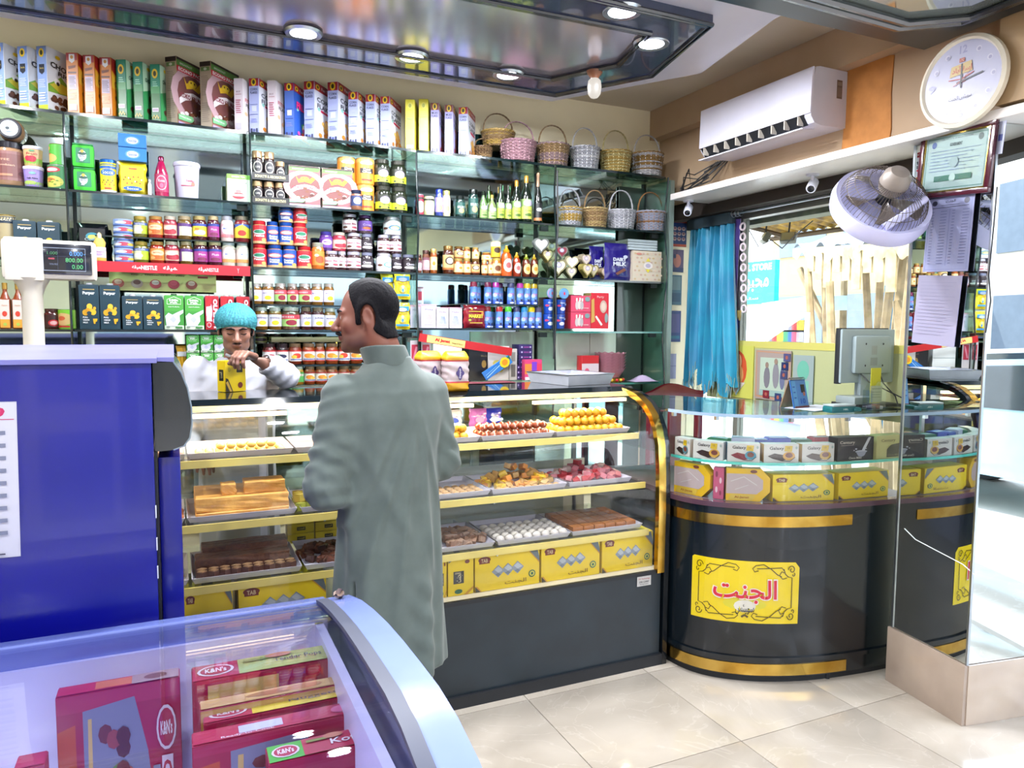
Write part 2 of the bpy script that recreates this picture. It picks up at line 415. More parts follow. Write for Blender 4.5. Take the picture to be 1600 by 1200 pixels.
# downlights
LAMP = emis('led_disc', '#eef2ff', 9)
def downlight(x, y, z, k):
    t = thing('ceiling_downlight', k, 'ceiling light', (x, y, z), 0, 'round ceiling downlights')
    MB().lathe([(.05,0),(.074,-.004),(.08,.006),(.06,.006)], 24).build('bezel', STEEL, t)
    MB().lathe([(.001,-.002),(.054,-.002),(.054,.004)], 24).build('diffuser', LAMP, t)
    l = bpy.data.lights.new('downlight', 'AREA'); l.shape = 'DISK'; l.size = .09; l.energy = 21; l.color = (.93, .95, 1)
    o = ob('bulb', l, t, (0,0,-.012)); return t
LN = ['leftmost round downlight in the black ceiling frame above the chocolate cereal', 'second downlight from left in the ceiling frame above the cereal boxes',
 'third downlight in the rear strip of the ceiling frame left of the white bulb', 'downlight in the angled right end of the ceiling frame nearest the corner',
 'downlight at the top edge of the photo in the right end of the ceiling frame']
for (px, py), n in zip(((474,53),(643,90),(794,118),(1018,69),(972,19)), LN):
    q = P(px, py, 2, 2.762); downlight(q.x, q.y, 2.762, n)
for x, y in ((-.9,3.42),(.6,2.53),(-.6,2.53)):
    downlight(x, y, 2.762, 'round downlight set in the ceiling frame outside the photo')
for x in (-1.8, -.3, .95): 
    for y in (.9, -.6):  # unseen rows added to light the shop from behind the camera
        downlight(x if x < .9 else 1.1, y, 2.80 if x < .2 else 2.66, 'round downlight over the shop front behind the viewer')
q = P(929, 118, 2, 2.74)
t = thing('globe_bulb', 'white screw-in bulb hanging in a brown holder under the ceiling frame', 'light bulb', (q.x, q.y, 2.76))
MB().lathe([(.04,0),(.035,-.012),(.02,-.03),(.02,-.045)], 16).build('holder', pm('brown_holder', '#7b4a2c', .4), t)
MB().lathe([(.014,-.03),(.03,-.045),(.034,-.075),(.03,-.105),(.018,-.122),(.001,-.128)], 18).build('globe', emis('frosted_globe', '#fff6ea', .5), t)

# mirrored pillar
A_ = Vector((2.829,2.182,0)); B_ = Vector((2.767,1.790,0)); dA = (A_-B_).normalized(); nA = Vector((dA.y,-dA.x,0))
ang = math.atan2(nA.y, nA.x)   # local x runs along the front face, local y along the side face away from camera
pil = ob('pillar', None, None, (B_.x, B_.y, 0), ang); pil['kind'] = 'structure'
LY = (A_-B_).length
MB().box(.02, .6, .02, LY-.01, 0, 2.31).build('core', CREAM, pil)
MB().bbox(-.004, .013, -.0, LY, 0, .243, .002).build('tile', BTILE, pil)
MB().bbox(.013, .6, -.004, .013, 0, .243, .002).build('tile', pm('pale_marble_tile', '#b7a796', .14, c2='#a8988a', scale=3, detail=8, coat=.3), pil)
PM = pm('pillar_mirror_glass', '#e6efef', .008, metal=1, noise=.005)
MB().box(.008, .014, .004, LY-.02, .246, 2.31).build('mirror_pane', PM, pil)
MB().box(.0145, .6, .006, .012, .246, 2.31).build('mirror_pane', PM, pil)
MB().box(.004, .0145, -.001, .007, .244, 2.31).build('corner_strip', STEEL, pil)
MB().box(.004, .016, LY-.02, LY-.008, .244, 2.31).build('corner_strip', STEEL, pil)
# crack across the lower mirror
pts = [P(1411, 826, 0, 2.8), P(1430,843,0,2.8), P(1462,862,0,2.8), P(1500,884,0,2.78), P(1519,898,0,2.77)]
cr = []
for (px, py) in ((1411,826),(1428,843),(1460,860),(1502,882),(1520,898)):
    d = FW + R2*((px-800)/F) - U2*((py-600)/F); B2 = Vector((B_.x, B_.y, 0)); nn = -nA
    tt = ((B2-Vector((0,0,H))).dot(nn))/(d.dot(nn)); g = Vector((0,0,H))+d*tt; g -= B2
    cr.append((-.0012+.008, g.dot(dA), g.z))
MB().tube(cr, .0013, 5).build('crack', pm('crack_white', '#f2f4f4', .5), pil)

# ------------------------------------------------------------- shelf unit along the back wall
SY = 3.85; MY = 4.085
unit = ob('shelf_unit', None, None, (0, 0, 0)); tag(unit, 'tall mirrored glass shelf unit with black edges filling the back wall', 'shelves')
DIV = [-1.19, -.415, .357, 1.193, 2.022, 2.80]
LV = {'T': 2.475, '2': 2.14, '3': 1.83, '4': 1.52, '5': 1.345, '6': 1.24}
for i in range(5):
    MB().box(DIV[i]+.004, DIV[i+1]-.004, MY, MY+.006, .5, 2.47).build('back_mirror', MIRROR2, unit)
MB().box(1.5, 2.83, MY-.001, MY+.01, 2.49, 2.66).build('upper_back_panel', pm('dark_teal_glass', '#0e2024', .08, coat=.5, c2='#12302f'), unit)
WPAN = pm('white_back_panel', '#d9d9d2', .35, noise=.04)
for a, b in ((DIV[3]+.40, DIV[3]+.826), (DIV[4], DIV[4]+.38), (DIV[4]+.384, DIV[5]-.1)):
    MB().box(a, b, MY-.012, MY-.002, 1.1, 1.515).build('white_back_panel', WPAN, unit)
def wave(x, amp, ph): return amp*math.sin(x*7+ph)
def shelf(x0, x1, z, amp=0., th=.008, y0=SY, edge=DEDGE, y1=MY-.006, k=1):
    n = 16 if amp else 1; f = []
    for i in range(n+1):
        x = x0+(x1-x0)*i/n; f.append((x, y0-amp*math.sin(PI*i/n)*1.0 if amp else y0))
    s = MB().prism(f+[(x1, y1), (x0, y1)], z-th, z).build('glass_shelf', SHELFG, unit)
    e = MB()
    for i in range(n):
        (xa, ya), (xb, yb) = f[i], f[i+1]
        e.add([(xa,ya-.004,z-th-.002),(xb,yb-.004,z-th-.002),(xb,yb-.004,z+.001),(xa,ya-.004,z+.001),(xa,ya-.0005,z-th-.002),(xb,yb-.0005,z-th-.002),(xb,yb-.0005,z+.001),(xa,ya-.0005,z+.001)],
              [(0,1,2,3),(3,2,6,7),(0,4,5,1),(4,7,6,5)])
    e.build('shelf_edge', edge, s)
for i in range(5):
    a, b = DIV[i]+.005, DIV[i+1]-.005
    shelf(a, b, LV['T'], .02 if i != 2 else .03, th=.01)
    shelf(a, b, LV['2'], .0 if i < 3 else .012)
    if i != 1: shelf(a, b, LV['3'])
    shelf(a, b, LV['4'] if i != 3 else 1.535, edge=DEDGE if i < 4 else GEDGE)
shelf(DIV[1]+.005, DIV[2]-.005, 1.83)
shelf(DIV[1]+.1, DIV[2]-.02, 1.949, th=.004, y0=SY+.03)
shelf(DIV[2]+.01, DIV[3]-.3, 1.648, th=.006)
shelf(DIV[2]+.01, DIV[3]-.02, LV['5'], th=.006); shelf(DIV[2]+.01, DIV[3]-.02, LV['6'], th=.006)
shelf(DIV[1]+.30, DIV[2]-.01, LV['6'], th=.008)
shelf(DIV[3]+.26, DIV[3]+.76, 1.672, th=.005, y0=SY+.02)
shelf(DIV[4]+.02, DIV[5]-.005, 1.205, th=.008, edge=GEDGE)
VG = glass('green_divider_glass', '#e4f4ee', 1.45, extra=.05)
for i, x in enumerate(DIV):
    pts = []
    for k in range(25):
        z = 1.0+1.47*k/24; pts.append((SY-.012+.016*math.sin((z-1.2)*9+i), z))
    v = MB().extr(pts+[(MY-.006, 2.47), (MY-.006, 1.0)], 0, x-.004, x+.004).build('divider', VG if i else BLACK, unit)
    MB().tube([(x, y-.004, z) for y, z in pts], .0055, 6).build('divider_edge', DEDGE, v)
    MB().box(x-.012, x+.012, MY-.012, MY, 1.0, 2.47).build('post', BLACKP, unit)
MB().box(2.83, 2.86, SY-.01, MY+.03, .1, 2.46).build('end_panel', pm('grey_green_metal', '#7d8e88', .35, metal=.4), unit)
for x in (2.6,):
    MB().box(x, x+.19, MY-.02, MY-.012, 1.1, 2.44).build('dark_back_strip', pm('dark_green_panel', '#33403c', .25, coat=.3), unit)
for i in (1, 2, 3, 4):
    for z in (LV['2'], LV['3'], LV['4']):
        MB().box(DIV[i+1]-.06, DIV[i+1]-.012, SY+.05, SY+.075, z-.035, z-.009).build('bracket', BLACKP, unit)
MB().tube([(DIV[4]+.0, SY-.03, 2.44), (DIV[4]+.006, SY-.035, 2.1), (DIV[4]-.008, SY-.03, 1.9), (DIV[4]+.002, SY-.035, 1.6), (DIV[4]-.012, SY-.035, 1.36)], .005, 6).build('black_cable', BLACKP, unit)

# ------------------------------------------------------------- sweets display case
CX0, CX1, CYF, CT = -1.25, 2.017, 2.707, 1.262
case = ob('display_case', None, None, (0,0,0)); tag(case, 'long lit sweets display case with curved glass front, gold strips and black top', 'display case')
MB().box(CX0, CX1-.02, CYF+.01, 3.38, .05, .435).build('base_panel', GREYB, case)
MB().box(CX0, CX1-.0, CYF-.004, 3.36, 0, .05).build('plinth', BLACKP, case)
OUTP = [(2.702,.435),(2.70,.7),(2.705,.9),(2.716,1.02),(2.738,1.09),(2.775,1.15),(2.83,1.198),(2.90,1.232),(2.98,1.25),(3.05,1.256)]
def inset(p, d):
    r = []
    for i, q in enumerate(p):
        a, b = Vector(p[max(0, i-1)]), Vector(p[min(len(p)-1, i+1)]); t = (b-a).normalized(); r.append((q[0]+t.y*d, q[1]-t.x*d))
    return r
def band(p, d0, d1): return inset(p, d0)+inset(p, d1)[::-1]
MB().extr(band(OUTP, .012, .018), 0, CX0, CX1-.03, smooth=True).build('curved_glass', glass('case_front_glass', '#ffffff', 1.30), case, ang=.5)
MB().extr(band([(2.702,.0)]+OUTP+[(3.40,1.256)], 0, .030), 0, CX1-.012, CX1+.012, smooth=True).build('end_frame', BLACK, case)
MB().extr(band(OUTP, -.002, .026), 0, CX1-.050, CX1-.0125, smooth=True).build('gold_trim', GOLD, case)
MB().extr([(3.0,1.24),(3.42,1.24),(3.42,CT),(3.03,CT)], 0, CX0, CX1+.012).build('top_slab', pm('black_granite_top', '#0d1418', .06, coat=.5, noise=.1, scale=40), case)
MB().extr([(2.96,1.222),(3.03,1.222),(3.03,1.24),(2.985,1.24)], 0, CX0, CX1-.05).build('top_fascia', pm('pale_gold_fascia', '#d8c17c', .3, metal=.3), case)
MB().box(CX0, CX1-.05, CYF+.004, CYF+.02, .428, .445).build('gold_trim', BLACKP, case)
for x in (-.9, -.1, .7, 1.5):
    MB().box(x, x+.5, 3.03, 3.055, 1.19, 1.205).build('light_strip', emis('warm_led', '#ffe0a8', 4), case)
    l = bpy.data.lights.new('case_strip', 'AREA'); l.shape = 'RECTANGLE'; l.size = .6; l.size_y = .03; l.energy = 4.5; l.color = (1, .80, .52)
    ob('strip_lamp', l, case, (x+.25, 3.0, 1.18), (.25, 0, 0))
CASESH = glass('case_shelf_glass', '#fbfcf9', 1.35)
YEL = pm('yellow_strip', '#d9c56a', .35)
IV = pm('ivory_laminate', '#d6cdb4', .4)
for z, y0, y1 in ((1.065, 2.86, 3.30), (.845, 2.80, 3.30), (.632, 2.765, 3.30)):
    s = MB().box(CX0+.01, CX1-.06, y0, y1, z-.014, z-.006).build('shelf', CASESH, case)
    MB().box(CX0+.01, CX1-.06, y0-.006, y0, z-.034, z-.006).build('shelf_lip', YEL, s)
    for x in (.5, 1.2):
        MB().box(x, x+.006, y0, y1, z-.04, z-.014).build('bracket', STEEL, s)
MB().box(CX0, CX1-.012, CYF+.02, 3.34, .436, .444).build('case_floor', IV, case)
for a in (-1.2, -.4, .35, 1.1):
    MB().box(a, a+.72, 3.33, 3.335, .45, 1.22).build('sliding_door', glass('rear_door_glass', '#f0f3f0', 1.4, extra=.03), case)
MB().box(1.1, 1.95, 3.34, 3.35, .45, .86).build('rear_panel', WPAN, case)
for x in (CX0, .36, 1.12, 1.88):
    MB().box(x, x+.02, 3.34, 3.36, .45, 1.24).build('rear_post', STEEL, case)
q = P(1009, 910, 1, 2.70)
lb = Pr('#e8e6e2').T('DC Technology', .5, .72, .8, '#c0392b', .2).T('0300 1234987', .5, .42, .7, '#223', .2).T('Refrigeration', .5, .18, .6, '#446', .14)
ob('maker_sticker', lb.flat(.075, .045), case, (q.x, 2.714, q.z-.02))
# ------------------------------------------------------------- curved cash counter
FC = [(2.04,2.74),(2.055,2.63),(2.09,2.55),(2.147,2.48),(2.25,2.40),(2.373,2.341),(2.48,2.305),(2.6,2.278),(2.72,2.26),(2.85,2.245),(3.05,2.24)]
def smoothc(p, it=2):
    for _ in range(it):
        q = [p[0]]
        for a, b in zip(p, p[1:]): q += [(a[0]*.75+b[0]*.25, a[1]*.75+b[1]*.25), (a[0]*.25+b[0]*.75, a[1]*.25+b[1]*.75)]
        p = q+[p[-1]]
    return p
FC = smoothc(FC); BKc = [(3.05,2.60),(2.82,2.76),(2.60,3.05),(2.42,3.3),(2.04,3.42)]
def off(p, d):
    r = []
    for i, q in enumerate(p):
        a, b = Vector(p[max(0, i-1)]), Vector(p[min(len(p)-1, i+1)]); t = (b-a).normalized(); r.append((q[0]+t.y*d, q[1]-t.x*d))
    return r
ctr = ob('cash_counter', None, None, (0,0,0)); tag(ctr, 'curved black cash counter with gold bands and glass box top beside the mirrored pillar', 'counter')
BLK2 = pm('counter_black_laminate', '#070d12', .2, coat=.25, c2='#0a141b', scale=3)
MB().prism(FC+BKc, .03, .775, smooth=True).build('body', BLK2, ctr, ang=.5)
MB().prism(off(FC, -.015)+BKc, 0, .03).build('plinth', BLACKP, ctr)
def strip(d0, d1, z0, z1, a=0., b=1., name='band', mat=GOLD):
    n = len(FC); i0, i1 = int(a*(n-1)), int(b*(n-1)); f = FC[i0:i1+1]
    return MB().prism(off(f, d0)+off(f, d1)[::-1], z0, z1, smooth=True).build(name, mat, ctr, ang=.5)
strip(.0, .010, .100, .118, name='moulding', mat=BLK2); strip(.0, .004, .036, .086, .04, .76, 'gold_band')
strip(.0, .004, .695, .742, .04, .76, 'gold_band'); strip(.0, .008, .742, .775, name='moulding', mat=BLK2)
strip(-.02, .014, .775, .797, name='maroon_ledge', mat=pm('maroon_laminate', '#4c3340', .25, coat=.3))
MB().prism(off(FC, -.02)+BKc, .775, .797).build('counter_floor', pm('counter_floor_board', '#6b5b62', .4), ctr)
strip(-.012, -.006, .798, 1.165, name='curved_glass', mat=glass('counter_glass', '#fdffff', 1.34))
MID = off(FC, -.02)
MB().prism(MID+BKc, .962, .968).build('glass_shelf', SHELFG, ctr)
strip(-.022, -.018, .959, .971, name='shelf_edge', mat=pm('teal_glass_edge', '#4fb3a6', .15, coat=.5))
MB().prism(off(FC, .006)+BKc, 1.168, 1.180, smooth=True).build('glass_top', glass('counter_top_glass', '#cfe9e6', 1.5, extra=.12), ctr)
strip(.002, .007, 1.167, 1.181, name='glass_top_edge', mat=pm('pale_glass_edge', '#8fa6bd', .15, coat=.5))
for i in (3, 12, 22, 31):
    if i < len(FC):
        x, y = FC[i]; MB().box(x-.008, x+.008, y+.004, y+.02, 1.15, 1.168).build('glass_clip', STEEL, ctr)
for x, y in ((2.10, 2.62), (2.6, 2.31)):
    MB().lathe([(.012,0),(.012,.028)], 10, o=(x, y-.012, 0)).build('foot', BLACKP, ctr)
# yellow sign stuck on the curved front
arc = [0]
for a, b in zip(FC, FC[1:]): arc.append(arc[-1]+(Vector(b)-Vector(a)).length)
def on_curve(s_, d):
    s_ = max(0, min(arc[-1], s_))
    for i in range(len(arc)-1):
        if s_ <= arc[i+1] or i == len(arc)-2:
            f = (s_-arc[i])/(arc[i+1]-arc[i]); a, b = Vector(FC[i]), Vector(FC[i+1]); t = (b-a).normalized(); p = a+(b-a)*f; return p.x+t.y*d, p.y-t.x*d
def nearest_s(px, z):
    best = None
    for i in range(200):
        s_ = arc[-1]*i/199; x, y = on_curve(s_, 0); v = Vector((x, y, z-H)); u = 800+F*v.dot(R2)/v.dot(FW)
        if best is None or abs(u-px) < best[0]: best = (abs(u-px), s_)
    return best[1]
def spiral(cx, cy_, r, a0, turns, sgn=1, n=14):
    return [(cx+r*(1-.75*i/n)*math.cos(a0+sgn*turns*2*PI*i/n)*.5, cy_+r*(1-.75*i/n)*math.sin(a0+sgn*turns*2*PI*i/n)) for i in range(n+1)]
GR = '#5b4a10'
sg = Pr().G([(0,0),(1,0),(1,.9),(.96,.985),(.02,1),(0,.97)], '#ffe20e')
sg.E(.5, .3, .2, .1, '#eee23a').E(.5, .27, .1, .1, '#f3eee0')  # pale ellipses paint a highlight into the sign's print
for mx_ in (0, 1):
    for my in (0, 1):
        fx = lambda x: 1-x if mx_ else x
        fy = lambda y: 1-y if my else y
        for pts in ([(.07,.5),(.07,.74),(.115,.76)], [(.15,.86),(.17,.90),(.40,.88)], [(.12,.74),(.16,.72),(.19,.78),(.17,.84),(.145,.82)],
                    [(.17,.76),(.21,.79),(.27,.88),(.34,.95),(.41,.93),(.44,.88),(.42,.83),(.385,.85)], [(.15,.88),(.135,.8),(.11,.76)]):
            sg.L([(fx(x), fy(y)) for x, y in pts], .014, GR)
        sg.L([(fx(x), fy(y)) for x, y in spiral(.075, .87, .07, 0, 1.2)], .014, GR)
        sg.L([(fx(x), fy(y)) for x, y in spiral(.06, .79, .035, 2, .8)], .012, GR)
    sg.L([(.47,fy(.9)),(.5,fy(.87)),(.53,fy(.9))], .03, GR)
sg.T(JANNAT, .5, .51, .60, '#fff2e6', .42, bold=.05).T(JANNAT, .5, .51, .58, '#e0103c', .38, bold=.02).T(SWEETS, .5, .22, .17, '#1b1b14', .16, bold=.01)
s0, s1 = nearest_s(1083, .55), nearest_s(1250, .55); SW = s1-s0; SZ0, SZ1 = .268, .545
V_, F_, C_, L_ = sg.geo(SW, SZ1-SZ0)
bm = bmesh.new(); ci = bm.faces.layers.int.new('ci'); bv = [bm.verts.new((x, y, 0)) for x, y in V_]
for k, f in enumerate(F_):
    try: fc = bm.faces.new([bv[i] for i in f]); fc[ci] = k
    except Exception: pass
for i in range(1, 16): bmesh.ops.bisect_plane(bm, geom=bm.verts[:]+bm.edges[:]+bm.faces[:], plane_co=(SW*i/16,0,0), plane_no=(1,0,0))
mm = MB()
for f in bm.faces:
    k0 = len(mm.v); ly = L_[f[ci]]
    for v in f.verts:
        x, y = on_curve(s0+v.co.x, .0015+.00012*ly); mm.v.append((x, y, SZ0+v.co.y))
    mm.f.append(tuple(range(k0, len(mm.v)))); mm.c.append(C_[f[ci]]); mm.sm.append(False)
bm.free(); mm.build('yellow_sign', GLOSS, ctr)['label'] = 'yellow sign with red lettering and scrolled border'
# ------------------------------------------------------------- goods: builders
PROTO = {}
def put(key, maker, label, cat, group, loc, rz=0):
    if key not in PROTO:
        r = maker(); r.location = loc; r.rotation_euler = (0,0,rz); PROTO[key] = r
        tag(r, label, cat, group)
        return r
    return dup(PROTO[key], loc, rz, label, group)
ORD = ['first','second','third','fourth','fifth','sixth','seventh','eighth','ninth','tenth','eleventh','twelfth','thirteenth','fourteenth','fifteenth']
def nth(i, n):
    if n == 1: return 'only one'
    if i == 0: return 'leftmost'
    if i == n-1: return 'rightmost'
    return ORD[i]+' from left'
def sp(px, py, Y=SY+.02):
    q = P(px, py, 1, Y); return q.x, q.z
def jar(r, h, body, lid, lab, lz=(.16,.70), cov=3.6, name='glass_jar', shoulder=.80, neck=.82, lidh=.16):
    t = ob(name, None)
    MB().lathe([(r*.9,0),(r,h*.04),(r,h*(shoulder-.06)),(r*(neck+.08),h*shoulder),(r*neck,h*(1-lidh))], 20, body).build('jar_body', GLOSS, t)
    MB().lathe([(r*(neck+.05),h*(1-lidh)),(r*(neck+.06),h*.985),(r*(neck),h)], 20, lid).build('lid', SATIN, t)
    if lab: ob('label', lab.wrap(r*cov, h*(lz[1]-lz[0]), r, z0=h*lz[0]), t)
    return t
def can(r, h, body, lid, lab, cov=3.8, name='tin_can', lz=(.04,.96)):
    t = ob(name, None)
    MB().lathe([(r*.97,0),(r*.97,h*.02),(r,h*.03),(r,h*.97),(r*.97,h*.98),(r*.97,h),(r*.9,h),(r*.9,h*.985)], 20, body).build('can_body', GLOSS, t)
    MB().lathe([(r*.98,h*.965),(r*.985,h*1.0),(r*.93,h*1.005)], 20, lid).build('rim', SATIN, t)
    if lab: ob('label', lab.wrap(r*cov, h*(lz[1]-lz[0]), r, z0=h*lz[0]), t)
    return t
def cbox(w_, d, h, c, front=None, side=None, top=None, name='carton', mat=None, flap=True, topc=None):
    "origin at the near bottom corner; front faces -Y, narrow side faces -X"
    t = ob(name, None)
    m = MB().bbox(0, w_, 0, d, 0, h, min(.0018, d*.1), c)
    if flap: m.box(.004, w_-.004, d*.47, d*.53, h, h+.0012, c)
    m.build('carton_body', mat or PRINT, t)
    if front: ob('front_print', front.flat(w_-.003, h-.003), t, (w_/2, 0, .0015))
    if side: ob('side_print', side.flat(d-.003, h-.003), t, (0, d/2, .0015), -PI/2)
    if top: ob('top_print', top.flat(w_-.004, d-.004), t, (w_/2, 0.002, h+.0015), (-PI/2,0,0))
    return t
def brick(w_, d, h, c, front, side=None, capc='#e8e8ea', name='milk_carton'):
    t = cbox(w_, d, h, c, front, side, name=name, flap=False)
    MB().lathe([(.013,0),(.0135,.009),(.012,.011)], 14, capc, o=(w_*.5, d*.6, h)).build('cap', MATT, t)
    MB().box(.003, w_-.003, d*.12, d*.16, h, h+.003, c).build('seam', PRINT, t)
    return t
def bottle(prof, cs, r, lab, lz, capprof, capc, name='glass_bottle', mat=None, cov=3.4, n=18):
    t = ob(name, None)
    MB().lathe(prof, n, cs if isinstance(cs, str) else None, cs=None if isinstance(cs, str) else cs).build('bottle_body', mat or GLOSS, t)
    MB().lathe(capprof, n, capc).build('cap', SATIN, t)
    if lab: ob('label', lab.wrap(r*cov, lz[1]-lz[0], r, z0=lz[0]), t)
    return t
def wicker_basket(r, h, hh, c1, c2, top=.0, sx=1.):
    t = ob('wicker_basket', None); random.seed(int(r*1e4+h*1e5))
    m = MB(); n = max(5, int(h/.0085)); st = 18
    for j in range(n):
        z = .006+(h-.012)*j/(n-1); rr = r*(.84+.16*(z/h)); pts = []
        for i in range(st*2):
            a = 2*PI*i/(st*2); q = rr+(.0035 if (i+j) % 2 else -.0028); pts.append((q*math.cos(a)*sx, q*math.sin(a), z+random.uniform(-.0008,.0008)))
        m.tube(pts, .0043, 4, [c1, c2][random.random() < .45], closed=True)
    m.lathe([(.001,.002),(r*.83,.004)], st, c2, sx=sx); m.build('weave', WICK, t)
    m = MB()
    for i in range(st):
        a = 2*PI*(i+.5)/st; m.tube([(r*.84*math.cos(a)*sx, r*.84*math.sin(a), 0), (r*math.cos(a)*sx, r*math.sin(a), h)], .003, 4, c2)
    m.build('stakes', WICK, t)
    m = MB()
    for k in (0, PI):
        pts = []
        for i in range(60):
            a = 2*PI*i/60; pts.append(((r+.004*math.cos(a*10+k))*math.cos(a)*sx, (r+.004*math.cos(a*10+k))*math.sin(a), h+.003*math.sin(a*10+k)))
        m.tube(pts, .0042, 5, c1, closed=True)
    m.build('rim', WICK, t)
    m = MB()
    for k in (0, PI):
        pts = []
        for i in range(41):
            a = PI*i/40; x = math.cos(a)*(r-.002)*sx; pts.append((x, .004*math.sin(a*14+k), h*.6*(1-abs(math.sin(a)))*(1 if False else 1)+(h*.3)*0+(hh)*math.sin(a)**.7*1.0 if i not in (0, 40) else h*.5))
        m.tube(pts, .0035, 5, c2)
    m.build('handle', WICK, t)
    return t
# ------------------------------------------------------------- top shelf: cereal boxes
def badge(p, x, y, r=.2, c='#f0c81e'): return p.E(x, y, r, r*.26, c).E(x, y, r*.55, r*.15, '#3a3a10')
def lines(p, y0, y1, n, c, x0=.15, x1=.85):
    for i in range(n):
        y = y0+(y1-y0)*i/n; p.R(x0, y, x1-(i % 3)*.06, y+(y1-y0)/n*.45, c)
    return p
def f_choc():
    p = Pr('#eef0f4').R(0,0,1,.03,'#8fb32a').G([(0,.42),(0,.3),(1,.35),(1,.62),(.6,.5),(.4,.6),(.2,.5)], '#7fb437').G([(.05,.42),(.35,.33),(.9,.37),(.7,.46),(.3,.5)], '#d8c83a')
    p.E(.28,.5,.09,.05,'#ffffff').E(.3,.47,.05,.03,'#222')
    random.seed(3)
    for i in range(26): p.E(.5+random.gauss(0,.2), .17+random.gauss(0,.06), .07, .035, random.choice(['#3a1f14','#54301e','#6b3f28']), 8)
    return p.T('CHOCO', .48,.72,.8,'#1a1410',.09,rot=-6,bold=.03).T('RICE', .55,.62,.5,'#1a1410',.07,rot=-6,bold=.03).E(.3,.88,.08,.03,'#f0c81e')
def s_choc():
    p = Pr('#8fa9dd').R(0,0,1,.09,'#b9cb2e').R(0,.88,1,1,'#7d97d2'); badge(p, .5,.9,.27)
    p.G([(.22,.72),(.78,.72),(.78,.6),(.5,.56),(.22,.6)], '#2b2f3a').T('Choco Rice', .5,.66,.44,'#e8d070',.03); lines(p,.36,.5,5,'#cfd9f2'); return lines(p,.14,.3,4,'#dfe6fa')
def f_orange():
    p = Pr('#e98a1c').G([(0,1),(1,1),(1,.82),(.8,.9),(.6,.74),(.45,.88),(.25,.72),(0,.8)], '#a81f1a').G([(0,.78),(.3,.66),(.6,.7),(1,.6),(1,.45),(0,.5)], '#f4b733')
    random.seed(5)
    for i in range(14): p.E(.5+random.gauss(0,.22), .25+random.gauss(0,.07), .09, .04, random.choice(['#c9742a','#8d4a18','#f0c070']), 9)
    return p.T('CHOCO SHELLS', .5,.58,.8,'#5a1a10',.09,bold=.03)
def s_orange():
    p = Pr('#d9822b').R(0,.88,1,1,'#a8262a').G([(.25,.98),(.75,.98),(.75,.87),(.5,.83),(.25,.87)], '#eceef2').E(.5,.93,.14,.03,'#c88a2a').G([(.15,.78),(.85,.80),(.8,.76),(.2,.73)], '#7a3a1c').R(.12,.66,.88,.69,'#5a2a1c').R(.15,.4,.85,.64,'#bca6c9')
    lines(p,.42,.62,8,'#4a3440',.2,.8); lines(p,.24,.36,5,'#f3cf9a'); return p.R(.16,.05,.84,.15,'#d7d3ea').R(.2,.06,.8,.13,'#8f95c9')
def f_green(dark=False):
    p = Pr('#2f8f58' if dark else '#bfe3c1').G([(0,.1),(0,.5),(.5,.6),(1,.45),(1,0),(0,0)], '#3fa35f').E(.5,.42,.2,.09,'#5a3320').E(.5,.5,.12,.06,'#f2efe8').E(.3,.2,.14,.05,'#4a2818').E(.65,.18,.14,.05,'#5a3320')
    return p.E(.3,.92,.1,.03,'#f0c81e').T('CHOCO BALLS', .5,.72,.8,'#0f4a34',.07,bold=.03).E(.5,.07,.14,.03,'#241a14')
def s_green():
    p = Pr('#1f8a6c').R(0,0,1,.5,'#2f7d3c').R(0,.5,1,.62,'#3f9a55'); badge(p,.5,.84,.32); lines(p,.62,.72,3,'#9be0c0',.25,.8); p.R(.15,.18,.85,.25,'#e6e2ee').R(.2,.2,.8,.23,'#b08fb4')
    for i in range(5): p.E(.2+i*.15,.08+.03*(i%2),.08,.02,'#c9b52a')
    return p
def f_koko(econ=True):
    p = Pr('#8a5a5e' if not econ else '#a06e63').E(.5,.5,.7,.4,'#c3a0a8').E(.5,.5,.5,.3,'#7a4a48')
    for i in range(12): p.G([(.5,.5),(.5+.9*math.cos(i*PI/6),.5+.9*math.sin(i*PI/6)),(.5+.9*math.cos(i*PI/6+.2),.5+.9*math.sin(i*PI/6+.2))] , '#b88f92') if False else p
    p.R(0,.93,1,1,'#37231f').G([(0,.88),(.95,.88),(1,.93),(1,.965),(0,.965)], '#5f9a44').T('BREAKFAST', .3,.922,.4,'#f0f5ea',.03)
    if econ: p.G([(0,.8),(1,.8),(1,.88),(0,.88)], '#d22036').T('ECONO PACK', .45,.84,.8,'#ffffff',.05,bold=.03)
    p.G([(.2,.76),(.3,.66),(.45,.72),(.6,.64),(.75,.74),(.85,.7),(.7,.58),(.5,.62),(.3,.58)], '#e9bb2d').E(.5,.69,.14,.05,'#f4cf3c').E(.45,.7,.02,.014,'#111').E(.56,.7,.02,.014,'#111')
    p.G([(.05,.4),(.2,.5),(.5,.55),(.8,.52),(.97,.44),(.95,.36),(.75,.42),(.5,.45),(.25,.4),(.07,.32)], '#f2ecf0').T('KOKO KRUNCH', .5,.465,.82,'#8a3a4a',.075,bold=.05)
    random.seed(8)
    for i in range(18): p.E(.5+random.gauss(0,.2), .22+random.gauss(0,.06), .07, .03, random.choice(['#5a3024','#7b4a34','#48241a','#e9e3e6']), 8)
    p.G([(.0,.16),(.45,.19),(.5,.14),(.42,.09),(0,.08)], '#7ec48a').T('WHOLE GRAIN',.22,.135,.38,'#ffffff',.025)
    return p.R(0,0,1,.05,'#b7a7d8')
def s_koko():
    p = Pr('#b9a58c').R(0,.93,1,1,'#2c1d19').R(.1,.86,.9,.92,'#6d8f4d').E(.5,.89,.15,.02,'#d8e2c8'); lines(p,.5,.8,12,'#96836e',.12,.85); return lines(p,.1,.4,10,'#a08d78',.12,.85)
